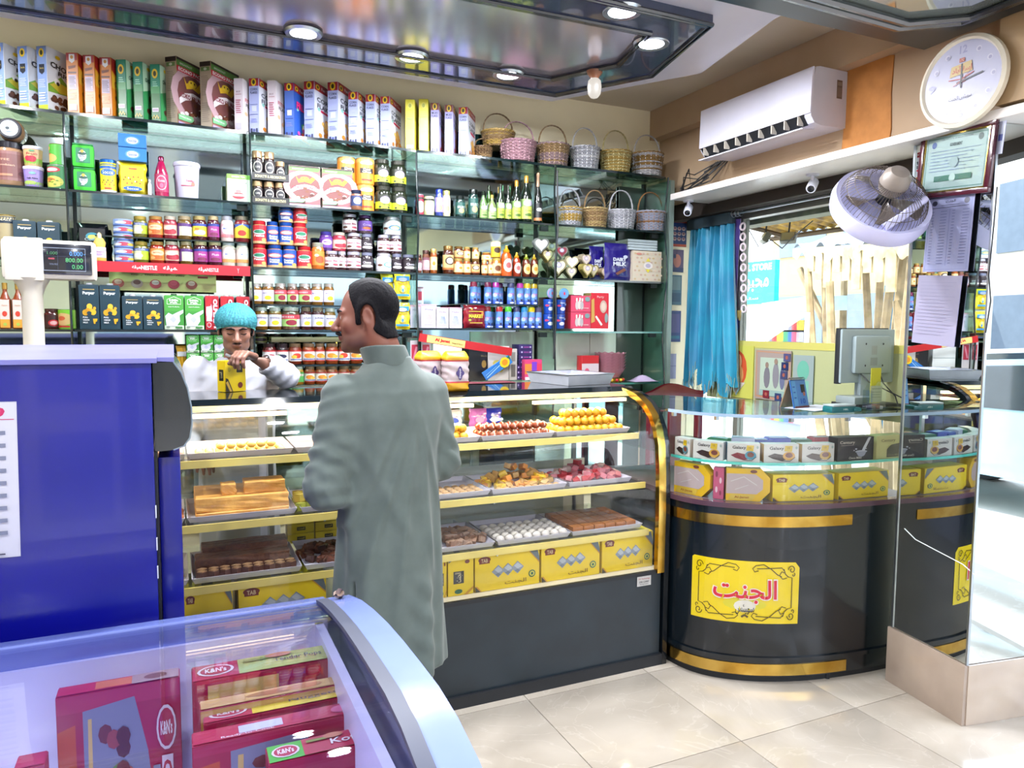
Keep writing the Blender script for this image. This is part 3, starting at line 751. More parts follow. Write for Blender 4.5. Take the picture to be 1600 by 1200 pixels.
def f_fit():
    p = Pr('#e7dfe4').T('FITNESS', .5,.62,.8,'#c2243c',.07,bold=.03).T('FLAKES', .5,.53,.7,'#2a2228',.06,bold=.03)
    random.seed(4)
    for i in range(10): p.E(.5+random.gauss(0,.2), .25+random.gauss(0,.08), .1, .04, random.choice(['#e8b58a','#efc7a0','#d98a70']), 7)
    return p
def s_fit():
    p = Pr('#ded3dc').T('FIT', .5,.75,.5,'#6a4850',.03); lines(p,.7,.72,1,'#a04a5a'); lines(p,.35,.62,7,'#b0506a',.2,.8); return p.R(.2,.05,.8,.16,'#c3bfd8')
def f_corn(bg='#dfe2f1', fl=('#e9a040','#f4c067','#cf7f2a'), top='#a5172c', txt='CORN'):
    p = Pr(bg).G([(0,.86),(1,.86),(1,1),(0,1)], top).E(.16,.925,.1,.045,'#f0c81e').E(.16,.925,.05,.025,'#2a2a10').T("Fun Time", .62,.93,.55,'#f5e9e9',.05,bold=.02)
    if txt: p.T(txt, .5,.72,.78,'#1c2238',.08,bold=.03).T('FLAKES', .53,.61,.82,'#1c2238',.08,bold=.03).G([(.3,.52),(.85,.5),(.85,.545),(.3,.56)], '#cf2050')
    p.E(.2,.55,.07,.03,'#8fd0c4'); random.seed(6)
    for i in range(22): p.E(.62+random.gauss(0,.16), .22+random.gauss(0,.09), .1, .04, random.choice(fl), 7)
    return p.R(.4,0,1,.045,'#c22436')
def s_corn(bg='#a9b2e2', top='#a5172c', txt='CORN'):
    p = Pr(bg).R(0,.86,1,1,top); badge(p,.5,.93,.27)
    if txt: p.T(txt, .5,.80,.75,'#252c50',.045,bold=.02).T('FLAKES', .5,.74,.75,'#252c50',.045,bold=.02)
    p.R(.1,.52,.9,.528,'#2c3a80').R(.1,.34,.9,.348,'#2c3a80').R(.28,.4,.78,.5,'#c8cfd8'); lines(p,.2,.28,3,'#8089c8'); return p.R(.12,.02,.32,.09,'#1c2450').R(.4,.03,.6,.08,'#4a559a').R(.7,.02,.88,.09,'#1c2450')
def f_yel():
    p = Pr('#e2d932').E(.5,.9,.12,.04,'#b7c23a').T('HONEY RINGS', .5,.66,.8,'#6a7a20',.08,bold=.02); 
    for i in range(10): p.E(.3+.12*(i%4), .15+.08*(i//4), .07,.04,'#c79a2a')
    return p
def s_yel():
    p = Pr('#e6dc2f'); p.E(.5,.88,.27,.06,'#f0e86a').E(.5,.88,.16,.04,'#a9b23c'); lines(p,.68,.78,3,'#c9c04a'); p.R(.15,.6,.85,.64,'#8d9a3c'); lines(p,.4,.52,4,'#d1c83c'); return p.R(.15,.03,.85,.1,'#8f9ad0')
def f_fruit():
    p = f_corn('#2a59b8', ('#d23a3a','#e8c33a','#4aa85a','#e8e4f0','#c050a0'), txt=None); return p.T('FRUIT', .5,.62,.8,'#e0307a',.14,bold=.05)
FR = {'choc': (f_choc, s_choc, '#e9ebf0', 55, .19, .05), 'orange': (f_orange, s_orange, '#e08a2a', 66, .19, .052), 'green': (f_green, s_green, '#39986a', 62, .15, .046),
 'econ': (f_koko, s_koko, '#c3a47e', 50, .215, .062), 'fit': (f_fit, s_fit, '#e4dce2', 60, .18, .045), 'corn': (f_corn, s_corn, '#c4cbe8', 56, .19, .052),
 'cornb': (f_corn, s_corn, '#c4cbe8', 52, .205, .058), 'fruit': (f_fruit, lambda: s_corn('#4a6cc0', txt=None), '#2a59b8', 58, .19, .05), 'yel': (f_yel, s_yel, '#e0d632', 66, .17, .05),
 'brown': (lambda: f_corn('#b9b4e0', ('#d9605a','#e9905a','#c03a3a'), '#8a3a1c'), lambda: s_corn('#a3a0e0', '#7a3020', 'MUES'), '#b8a8d8', 62, .18, .046)}
CB = [('choc',5,68,166,'chocolate rice cereal box, blue spine, cut by the left edge of the photo'),('choc',42,70,168,'middle of three blue-spined chocolate rice cereal boxes on the top shelf'),('choc',72,73,170,'rightmost chocolate rice cereal box beside the orange boxes'),
 ('orange',121,83,175,'leftmost of three orange cereal boxes on the top shelf'),('orange',147,86,177,'middle of three orange cereal boxes on the top shelf'),('orange',173,89,180,'rightmost orange cereal box next to the green boxes'),
 ('green',196,93,184,'leftmost of three teal and green cereal boxes'),('green',222,97,187,'middle teal and green cereal box'),('green',249,102,190,'rightmost green cereal box beside the large brown boxes'),
 ('econ',275,87,193,'left of the two big brown family size chocolate cereal boxes'),('econ',329,95,198,'right of the two big brown family size chocolate cereal boxes'),
 ('fit',379,120,204,'white slim flakes box right of the big brown cereal boxes'),('corn',404,123,206,'corn flakes box with red top between two white flakes boxes'),('fit',431,127,208,'white slim flakes box left of the blue fruit cereal'),
 ('fruit',459,130,211,'blue fruit cereal box with red top'),('cornb',491,124,215,'first large corn flakes box right of the blue fruit cereal'),('cornb',528,129,219,'second large corn flakes box right of the blue fruit cereal'),
 ('corn',559,142,222,'small corn flakes box right after the two large ones'),('corn',586,147,224,'corn flakes box, second from right in the middle run of cereal'),('corn',609,149,226,'corn flakes box just left of the gap before the yellow boxes'),
 ('yel',648,154,231,'left yellow cereal box after the gap'),('yel',669,156,232,'right yellow cereal box after the gap'),('brown',686,160,234,'lilac cereal box with brown top beside the yellow boxes'),
 ('brown',708,162,236,'lilac cereal box with brown top left of the last corn flakes box'),('corn',731,166,240,'last corn flakes box on the top shelf beside the baskets')]
for k, xe, yt, yb, lb in CB:
    f, s_, c, yaw, w_, d = FR[k]; x, z1 = sp(xe, yt, SY+.012); z0 = LV['T']+.001; h = z1-z0
    hk = round(h/.012)*.012
    put(('cb', k, hk), lambda: cbox(w_, d, hk, c, f(), s_(), name='cereal_box'), lb, 'cereal box', 'cereal boxes on the top shelf', (x, SY+.012, z0), math.radians(yaw))
# ------------------------------------------------------------- baskets
def baskets(lst, z, grp):
    for (xl, xr, yt, yh, c1, c2, lb, dy, dz) in lst:
        x0, zz = sp(xl, yt, SY+.1); x1, _ = sp(xr, yt, SY+.1); _, zh = sp((xl+xr)/2, yh, SY+.1)
        r = (x1-x0)/2*.90; h = zz-z-dz; t = wicker_basket(r, max(.05, h), zh-z-dz, c1, c2)
        t.location = ((x0+x1)/2, SY+.1+dy, z+.006+dz); tag(t, lb, 'basket', grp)
PNK, TAN, SLV, GLD, BRN = '#b48a96', '#a98a62', '#c5c6cf', '#c9a75a', '#7e6248'
zt = LV['T']
baskets([(745,775,228,215,BRN,TAN,'small brown wicker basket half hidden beside the last cereal box',.06,0),
 (777,834,224,194,PNK,'#c49aa4','wide pinkish wicker basket carrying no other, second on the top shelf',-.03,0),
 (836,886,228,199,'#a98f90',TAN,'mauve and tan wicker basket left of the silver basket, top shelf',-.02,0),
 (889,933,233,203,SLV,'#e4e4ea','silver wicker basket on the top shelf',-.02,0),
 (936,982,239,207,GLD,'#d8c88a','gold and white wicker basket on the top shelf',-.02,0),
 (985,1031,242,214,'#b08a50','#d9d6da','brown and white wicker basket at right end of top shelf',-.02,0)], zt, 'wicker baskets on the top shelf')
baskets([(757,810,203,176,GLD,TAN,'tan wicker basket stacked high beside the last cereal box',.05,.09)], zt, 'wicker baskets on the top shelf')
baskets([(869,906,327,298,GLD,SLV,'gold wicker basket beside the champagne-shaped bottle, lower basket shelf',-.02,0),(908,945,328,300,'#cdb27a',TAN,'tan wicker basket second from left on the lower basket shelf',-.02,0),
 (947,988,331,300,SLV,'#dcdce4','silver wicker basket third on the lower basket shelf',-.02,0),(991,1035,333,303,'#b9bcd0','#b07c48','lilac wicker basket with brown rim at right end of lower basket shelf',-.02,0)], LV['2'], 'wicker baskets on the second shelf')
# ------------------------------------------------------------- generic label designs
def lab(bg, *ops):
    p = Pr(bg)
    for o in ops: getattr(p, o[0])(*o[1:])
    return p
def jarlab(bg, top, blob, txt='PRESERVE', tc='#333', blob2=None):
    p = Pr(bg).R(0,.8,1,1,top).T(txt, .5,.66,.5,tc,.13,bold=.03).E(.5,.33,.14,.2,blob).E(.38,.26,.08,.12,blob2 or blob)
    return p.R(.3,.03,.7,.08,top)
def boxat(key, xl, xr, yt, zb, d, c, front, label, cat, group, Y=SY+.02, name='box', side=None, mat=None, top=None, rz=0, flap=False, h=None):
    x0, z1 = sp(xl, yt, Y); x1, _ = sp(xr, yt, Y); w_ = x1-x0; hh = h or z1-zb
    t = cbox(w_, d, hh, c, front, side, top, name, mat, flap) if key not in PROTO else None
    if t: PROTO[key] = t; t.location = (x0, Y, zb); t.rotation_euler = (0,0,rz); tag(t, label, cat, group); return t
    return dup(PROTO[key], (x0, Y, zb), rz, label, group)
def cyl(xl, xr, yt, Y=SY+.02):
    "centre x, radius and top z of an upright round thing seen between two pixel columns"
    x0, z1 = sp(xl, yt, Y); x1, _ = sp(xr, yt, Y); xc = (x0+x1)/2; a = math.atan2(xc, Y)-YAW*0
    return xc, (x1-x0)/2*math.cos(math.atan2(xc, Y))*1.09, z1
# ------------------------------------------------------------- second shelf
Z2 = LV['2']+.001; G2 = 'groceries on the second shelf'
# left bay
xc, r, z1 = cyl(-12, 31, 218)
lj = Pr('#8a5f5c').R(.06,.1,.94,.9,'#7a4a48').T('COFFEE', .35,.7,.4,'#caa488',.07).T('Colombian', .4,.52,.5,'#d9b89a',.07).R(0,.15,.6,.22,'#c08a6a').E(.8,.25,.08,.08,'#5a3028')
t = jar(.058, z1-Z2, '#a98464', '#26262e', lj, (.12,.78), 3.2, 'plastic_jar', lidh=.14, neck=.9); t.location = (xc, SY+.07, Z2); tag(t, 'large brown ground coffee jar with black lid at the left edge', 'jar', G2)
t = ob('plastic_jar', None); t.location = (xc+.015, SY+.04, z1+.052); t.rotation_euler = (PI/2, 0, 0)
MB().lathe([(.046,-.09),(.05,-.085),(.05,0),(.044,.012)], 20, '#a9825f').build('jar_body', GLOSS, t)
MB().lathe([(.043,.012),(.044,.03),(.04,.034)], 22, '#2b2b33').build('lid', MATT, t)
MB().lathe([(.034,.0345),(.001,.035)], 22, '#d4e2ea').T if False else ob('lid_disc', Pr().E(.5,.5,.5,.5,'#cfe0ea',20).E(.4,.5,.12,.1,'#24343c').R(.3,.25,.7,.3,'#6a8090').flat(.066,.066), t, (0, -.033, .0345), (PI/2*-1,0,0))
tag(t, 'coffee jar lying on its side with black lid and white disc, top left', 'jar', G2)
def cup(r, h, c, lidc, lb):
    t = ob('plastic_tub', None)
    MB().lathe([(r*.86,0),(r*.9,.003),(r*.98,h*.86)], 22, c).build('tub_body', GLOSS, t)
    MB().lathe([(r*1.02,h*.84),(r*1.05,h*.86),(r*1.05,h*.97),(r*.98,h)], 22, lidc).build('lid', MATT, t)
    ob('label', lb.wrap(r*3.4, h*.8, r*.87, z0=h*.03, r1=r*.98), t); return t
pa = Pr('#c9a878').R(0,0,1,.42,'#7fae3a').E(.5,.4,.13,.2,'#b3283a').E(.38,.42,.1,.16,'#c2344a').T('Fresh', .5,.72,.3,'#b8434a',.14).E(.5,.9,.08,.06,'#5a9a70')
pb = Pr('#9a86c8').R(0,0,1,.28,'#86b04a').E(.4,.25,.2,.1,'#a8c860').T('Lab Alma', .5,.5,.3,'#2a2440',.1,bold=.03).E(.5,.8,.09,.08,'#7fb0b0')
x0, r0, z0 = cyl(32, 68, 258)
t = cup(.038, z0-Z2, '#9a86c8', '#d9d4ea', pb); t.location = (x0, SY+.05, Z2); tag(t, 'lilac and green plastic tub under the apple tub', 'tub', G2)
x1, r1, z1 = cyl(31, 67, 226)
t = cup(.037, z1-z0-.001, '#c9a878', '#e0dcec', pa); t.location = (x1, SY+.05, z0+.001); tag(t, 'beige and green plastic tub with red apple stacked on lilac tub', 'tub', G2)
pc = Pr('#3a7f4a').R(.72,0,1,1,'#cfdfe0').E(.35,.82,.25,.13,'#c2283a').E(.35,.82,.18,.08,'#f2e6e0').E(.38,.28,.3,.26,'#c9c05a').E(.3,.35,.16,.1,'#d06a3a')
for i in range(14): pc.E(.38+.24*math.cos(i*2.4)*(i/14), .28+.2*math.sin(i*2.4)*(i/14), .04,.03,['#5a8a2a','#e9d95a'][i%2],6)
pd_ = Pr('#52b03a').R(.66,0,1,1,'#d8e6e0').E(.25,.3,.25,.22,'#e2b060').R(0,.5,.3,.54,'#c2283a').E(.15,.8,.12,.1,'#d9b060')
xa, ra, za = cyl(70, 106, 256); t = can(.039, za-Z2, '#3a7f4a', '#b8b8b8', pc); t.location = (xa, SY+.05, Z2); tag(t, 'dark green tin of vegetables beside the black divider', 'tin', G2)
xb, rb, zb = cyl(73, 101, 222); t = can(.031, zb-za-.002, '#52b03a', '#8a5a3a', pd_); t.location = (xb, SY+.06, za+.002); tag(t, 'bright green narrow tin stacked on the dark green tin', 'tin', G2)
# second bay
pg = Pr('#178a55').R(.08,.05,.92,.95,'#15905c').E(.45,.5,.3,.34,'#dfe9ee').E(.45,.62,.3,.1,'#1c5a4a').E(.45,.78,.12,.1,'#e8c040').T('Dish Wash', .45,.45,.42,'#2a3a4a',.1).G([(.25,.1),(.5,.1),(.6,.35),(.4,.35)], '#c9d3dc')
def tub():
    t = ob('square_tub', None); m = MB().bbox(-.043,.043,-.043,.043,0,.098,.012,'#3fd132'); m.build('tub_body', MATT, t)
    MB().bbox(-.040,.040,-.040,.040,.097,.104,.003,'#2a9a52').build('lid', MATT, t); ob('label', pg.flat(.056,.066), t, (0,-.0425,.018)); ob('label', Pr('#1f9a5c').R(.2,.1,.8,.6,'#dfe6e6').flat(.05,.066), t, (.0425,0,.018), PI/2); return t
q0 = cyl(111, 150, 252)
put('tub', tub, 'bright green square tub, lower of two', 'tub', G2, (q0[0], SY+.06, Z2)); put('tub', tub, 'bright green square tub, upper of two', 'tub', G2, (q0[0]-.003, SY+.06, Z2+.105), .03)
py = Pr('#f0dd28').R(0,0,1,.1,'#e8ecf2').R(0,.9,1,1,'#1f63b8').E(.5,.76,.28,.13,'#2a6ec0').T('Soccai', .5,.76,.38,'#e6eefa',.14)
for i in range(9): py.E(.3+.05*i,.38+.09*math.sin(i*2.1),.022,.035,['#8a4a2a','#3a2a1a','#d0503a'][i%3],7)
py.R(.38,.14,.62,.19,'#c2483a')
xa, ra, za = cyl(152, 183, 247); t = jar(.033, za-Z2, '#f0dd28', '#1c6ac0', py, (.0,.8), 3.6, 'plastic_jar', lidh=.17, neck=.96, shoulder=.9); t.location = (xa, SY+.05, Z2); tag(t, 'yellow and blue chocolate spread jar with blue screw lid', 'jar', G2)
def pillow_pack(w_, d, h, c, pr, name, cc=None, matl=None):
    t = ob(name, None); nu, nv = 12, 12
    def fn(u, v, s_=1):
        e = (math.sin(PI*u)**.35)*(math.sin(PI*v)**.45); wob = .0025*math.sin(u*23+v*9)+.002*math.sin(v*31+u*5)
        return (-w_/2+w_*u+.003*math.sin(v*17), s_*(d/2*e+wob*e), h*v)
    m = MB().grid(lambda u, v: fn(1-u, v, 1), nu, nv, c).grid(lambda u, v: fn(u, v, -1), nu, nv, c, cf=cc)
    m.build('pack_body', matl or GLOSS, t)
    if pr: ob('print', pr.flat(w_*.82, h*.74, base=.003), t, (0, -d/2-.001, h*.12))
    return t
ps = Pr('#efd92c').E(.5,.08,.42,.1,'#1f63b8').T('Soccai', .5,.08,.5,'#e8f0fa',.1).R(.35,.86,.7,.91,'#c2483a')
for i in range(12): ps.E(.12+.07*i,.42+.14*math.sin(i*2.3),.035,.035,['#8a4a2a','#a8682a','#d0503a','#f2efe0'][i%4],7)
xl_, zb_ = sp(184, 250); xr_, _ = sp(228, 250); _, zt_ = sp(206, 209)
t = pillow_pack(xr_-xl_, .05, zb_-Z2, '#efd92c', ps, 'snack_pouch'); t.location = ((xl_+xr_)/2, SY+.05, Z2); tag(t, 'yellow snack pouch with blue base under the blue packs', 'pouch', G2)
pbk = Pr('#1c7ed0').E(.5,.5,.28,.34,'#5aa0d8').E(.5,.5,.22,.26,'#d8e2f4').T('Soccai', .5,.5,.3,'#4a5ab8',.24)
for i, lb in enumerate(('lower of two bright blue tissue packs on the yellow pouch', 'upper of two bright blue tissue packs on the yellow pouch')):
    z = zb_+.001+i*(zt_-zb_)/2; boxat('tissue', 184, 228, 209, z, .07, '#1c7ed0', pbk, lb, 'tissue pack', G2, name='tissue_pack', h=(zt_-zb_)/2-.002)
xa, ra, za = cyl(229, 237, 268); t = bottle([(.008,0),(.0085,.004),(.0085,.05),(.005,.06)], '#e6e0e2', .0085, None, None, [(.006,.06),(.006,.075)], '#c9c9d2', 'small_bottle'); t.location = (xa, SY+.03, Z2); tag(t, 'tiny white bottle left of the magenta squeeze bottle', 'bottle', G2)
xa, ra, za = cyl(237, 265, 241); h = za-Z2
t = bottle([(.026,0),(.03,.004),(.031,h*.35),(.027,h*.6),(.017,h*.8),(.011,h*.88)], '#a8184e', .031, Pr('#b0205a').E(.5,.5,.32,.42,'#e2b8c8').E(.5,.5,.27,.36,'#c02a60').T('Rose', .5,.62,.36,'#f2e2ea',.16).E(.5,.35,.1,.14,'#e06a90'), (h*.12,h*.55), [(.012,h*.87),(.013,h*.97),(.009,h)], '#7a1440', 'squeeze_bottle', cov=2.4); t.location = (xa, SY+.05, Z2); tag(t, 'magenta syrup squeeze bottle beside the white bucket', 'bottle', G2)
xa, ra, za = cyl(266, 317, 249); h = za-Z2
t = ob('plastic_bucket', None, None, (xa, SY+.08, Z2)); MB().lathe([(.046,0),(.048,.004),(.056,h*.9)], 24, '#d9d8f2').build('bucket_body', MATT, t); MB().lathe([(.058,h*.88),(.06,h*.9),(.06,h*.97),(.056,h)], 24, '#dcdcf4').build('lid', MATT, t)
ob('label', Pr().R(.2,.34,.8,.37,'#c2204a').T('FreshBake', .66,.55,.4,'#c2384a',.1).E(.78,.42,.1,.08,'#d8705a').wrap(.09, h*.7, .05, z0=h*.1, r1=.0545), t); tag(t, 'white plastic bucket with lid and red line', 'bucket', G2)
ptea = Pr('#e2e6da').R(0,.84,1,1,'#7fbf4a').T('GREEN TEA', .5,.92,.6,'#e8f4e0',.06).E(.5,.22,.3,.12,'#d23a4a').R(.2,.2,.8,.28,'#e2e6da').E(.5,.38,.12,.07,'#e08a8a').L([(.1,.5),(.55,.8)],.012,'#7a8a7a').G([(.8,.7),(.86,.72),(.84,.66)],'#5a7a5a')
boxat('tea', 354, 390, 271, Z2, .07, '#86b34a', ptea, 'small green tea box with red cup at right end of the bay', 'tea box', G2, side=Pr('#8a7a4a').R(.1,.8,.9,.95,'#7fbf4a'))
# third bay
pcf = Pr('#2a2126').E(.5,.5,.26,.42,'#d8d0c8').E(.5,.5,.2,.34,'#22242c').T('COFFEE', .5,.5,.24,'#e6e2dc',.14)
def cjar(r, h): return jar(r, h, '#3a2620', '#c3a27a', pcf, (.18,.68), 3.4, 'coffee_jar', lidh=.24, neck=.9, shoulder=.72)
ptr = Pr('#1b1c20').T('BOHATYI & AROMATNYI', .5,.5,.8,'#d9cf9a',.4,bold=.02)
for k, (yt, yb, yT, lvl, lb) in enumerate(((281,308,316,0,'lower'),(234,271,282,1,'upper'))):
    zb_ = Z2 if k == 0 else sp(420, 282)[1]
    x0, _ = sp(393, 310); x1, _ = sp(452, 310); tr_ = ob('display_tray', None, None, (x0, SY+.015, zb_)); _, zl = sp(420, yb)
    MB().box(0,x1-x0,0,.004,0,zl-zb_,'#1b1c20').box(0,x1-x0,0,.16,0,.003,'#1b1c20').box(0,.003,0,.16,0,zl-zb_,'#1b1c20').box(x1-x0-.003,x1-x0,0,.16,0,zl-zb_,'#1b1c20').box(0,x1-x0,.157,.16,0,(sp(420,282)[1]-Z2-.002),'#1b1c20').build('tray_body', PRINT, tr_)
    ob('print', ptr.flat(x1-x0, zl-zb_), tr_, ((x1-x0)/2, 0, 0)); tag(tr_, 'black card tray with gold writing, '+lb+' of two', 'tray', 'coffee display trays')
    for j, (a, b) in enumerate(((394,411),(412,430),(431,446))):
        xa, ra, za = cyl(a, b, yt if not (k and j == 2) else 251); 
        h = za-zb_-.004; put(('cj', k, k and j == 2), lambda: cjar(ra*.95, h), f'gold-lidded coffee jar, {nth(j,3)} in the {lb} black tray', 'jar', 'coffee jars in black trays', (xa, SY+.05, zb_+.004))
for (a, b, yt, lb) in ((451,500,257,'left of two upright brown chocolate cereal boxes on second shelf'),(503,547,259,'right of two upright brown chocolate cereal boxes on second shelf')):
    boxat('kk', a, b, yt, Z2, .05, '#9a7a70', f_koko(False), lb, 'cereal box', 'small chocolate cereal boxes', name='cereal_box', side=s_koko(), flap=True)
pgh = Pr('#dd8a2c').R(0,.86,1,1,'#e0a050').E(.5,.84,.2,.08,'#b9c4e2').T("Adam's", .5,.84,.26,'#4a5aa0',.08).R(.3,.42,.7,.62,'#241c18').T('Desi', .5,.57,.2,'#f4ecd8',.09).T('Ghee', .5,.47,.26,'#f4ecd8',.09).R(.35,.12,.65,.18,'#c2402a')
for k, (a, b, yt, zb_, dy, lb) in enumerate(((560,587,288,Z2,0,'orange ghee tin at the bottom of the stack'),(533,560,290,Z2,.02,'orange ghee tin half hidden behind small coffee jar'),(560,587,246,None,0,'orange ghee tin stacked right, beside olive jars'),(532,559,243,None,.02,'orange ghee tin stacked left'))):
    xa, ra, za = cyl(a, b, yt); h = sp(573,288)[1]-Z2-.001
    put('ghee', lambda: can(ra*.98, h, '#dd8a2c', '#d9b070', pgh), lb, 'tin', 'orange ghee tins', (xa, SY+.07+dy, Z2 if zb_ else Z2+h+.001))
xa, ra, za = cyl(548, 565, 297); t = jar(ra, za-Z2, '#8a5a40', '#1c2440', Pr('#2a3a6a').E(.5,.5,.2,.36,'#e8eaf2').T('Cafe', .5,.5,.24,'#2a3a8a',.2), (.2,.7), 3.4, 'coffee_jar', lidh=.22); t.location = (xa, SY+.02, Z2); tag(t, 'small navy-lidded coffee jar in front of the orange tins', 'jar', G2)
pol = Pr('#23291c').R(0,0,1,.5,'#b9cc2e').E(.5,.62,.2,.26,'#b7a3d8').T('Olives', .5,.3,.4,'#2a3a14',.16,bold=.02).E(.3,.12,.05,.07,'#222').E(.62,.1,.05,.07,'#222')
hj = sp(600, 290)[1]-Z2
for a, b, up, lb in ((589,614,0,'lower left'),(614,638,0,'lower right'),(588,612,1,'upper left'),(613,638,1,'upper right')):
    xa, ra, za = cyl(a, b, 300); put('olive', lambda: jar(ra*.96, hj, '#1e2418', '#3a3c34', pol, (.14,.66), 3.2, 'olive_jar'), f'black olive jar with lime label, {lb} of the four', 'jar', 'black olive jars', (xa, SY+.055+.01*up, Z2+up*(hj+.001)))
# fourth bay, second shelf
Z2d = LV['2']+.001
SM = [(652,663,303,'can','#b02a44','#c4c4cc','small red and black spice tin'),(664,680,306,'can','#b9bf8a','#c8c4b0','pale green small tin'),(682,694,295,'jar','#2a3a80','#2438a0','dark jar with blue lid and lilac label'),
 (694,705,297,'jar','#d9cfa0','#e2dc7a','clear bottle with pale yellow cap and rooster label'),(714,728,305,'jar','#16302c','#16201e','small dark green instant jar'),(733,750,295,'jar','#14302c','#101a18','larger dark green instant jar')]
for a, b, yt, k, c, lc, lb in SM:
    xa, ra, za = cyl(a, b, yt); h = za-Z2d; ra = min(ra, .028)
    pr = {'can': Pr(c).E(.5,.4,.3,.3,'#f2e9e0').R(0,.8,1,.9,'#222'), 'jar': Pr('#20504a' if c[1] == '1' else ('#9a8ad8' if c == '#2a3a80' else '#eadfc0')).T('SELECT', .5,.6,.5,'#d9e4dc',.16).E(.5,.3,.16,.2,'#c9b070')}[k]
    t = can(ra, h, c, lc, pr) if k == 'can' else jar(ra, h, c, lc, pr, name='small_jar'); t.location = (xa, SY+.04, Z2d); tag(t, lb+' on the second shelf', 'tin' if k == 'can' else 'jar', 'small jars and tins beside the oil bottles')
def oil(r, h, c, labc, capc, gold=None):
    pr = Pr('#7a9a5a').R(0,0,1,.62,labc).E(.5,.8,.28,.16,'#b9b0d8').T('Extra', .5,.42,.34,'#3a4a1a',.1).E(.5,.2,.2,.08,'#4a6a20')
    return bottle([(r*.9,0),(r,.004),(r,h*.55),(r*.72,h*.68),(r*.36,h*.78),(r*.34,h*.86)], c, r, pr, (h*.08,h*.5), [(r*.4,h*.85),(r*.42,h*.99),(r*.36,h)], capc, 'oil_bottle')
OB = [(752,764,297,'#5a7a4a','#8fae6a','#1a2a1a','short olive oil bottle, first of the green bottles'),(766,777,286,'#2f5a1e','#7fae5a','#16240f','tall slim green oil bottle behind the seed bottle'),(765,778,303,'#6a7a4a','#9fc07a','#b9a050','bottle of pale seeds with green label'),
 (779,791,286,'#102010','#a9c24a','#12180e','dark oil bottle with lime label, fourth'),(792,802,288,'#0e1a10','#b4c84e','#12180e','slim dark oil bottle with lime label, fifth'),(803,817,280,'#0e1a10','#b9cc52','#c88a2a','dark oil bottle with orange neck band, sixth'),(817,834,273,'#0e1a10','#c0d05a','#d9a040','tallest dark oil bottle with lime label')]
for i, (a, b, yt, c, lc, cc, lb) in enumerate(OB):
    xa, ra, za = cyl(a, b, yt); t = oil(max(.0135, ra*.95), za-Z2d, c, lc, cc); t.location = (xa, SY+(.09 if i == 1 else .045), Z2d); tag(t, lb, 'bottle', 'oil bottles on the second shelf')
for i, (a, yt) in enumerate(((785,284),(797,281),(808,277),(822,270))):
    xa, ra, za = cyl(a, a+13, yt); t = put(('oilb',), lambda: oil(.015, za-Z2d, '#132a12', '#a9c24a', '#1c5a34'), f'green-capped oil bottle in the back row, {nth(i,4)}', 'bottle', 'back row of oil bottles', (xa+.02, SY+.12, Z2d))
xa, ra, za = cyl(836, 853, 267); h = za-Z2d; r = .024
t = bottle([(r*.9,0),(r,.004),(r,h*.42),(r*.8,h*.56),(r*.42,h*.7),(r*.34,h*.84)], '#0d1410', r, Pr('#11151a').R(0,.0,1,.16,'#c07a4a').E(.5,.62,.22,.1,'#d9dde2').T('BRUT', .5,.62,.26,'#1a1a1a',.08), (h*.06,h*.4), [(r*.4,h*.66),(r*.42,h*.8),(r*.36,h*.9),(r*.48,h*.93),(r*.46,h*.99),(r*.3,h)], '#c9a284', 'sparkling_bottle'); t.location = (xa, SY+.05, Z2d); tag(t, 'black sparkling drink bottle with copper foil neck', 'bottle', G2)
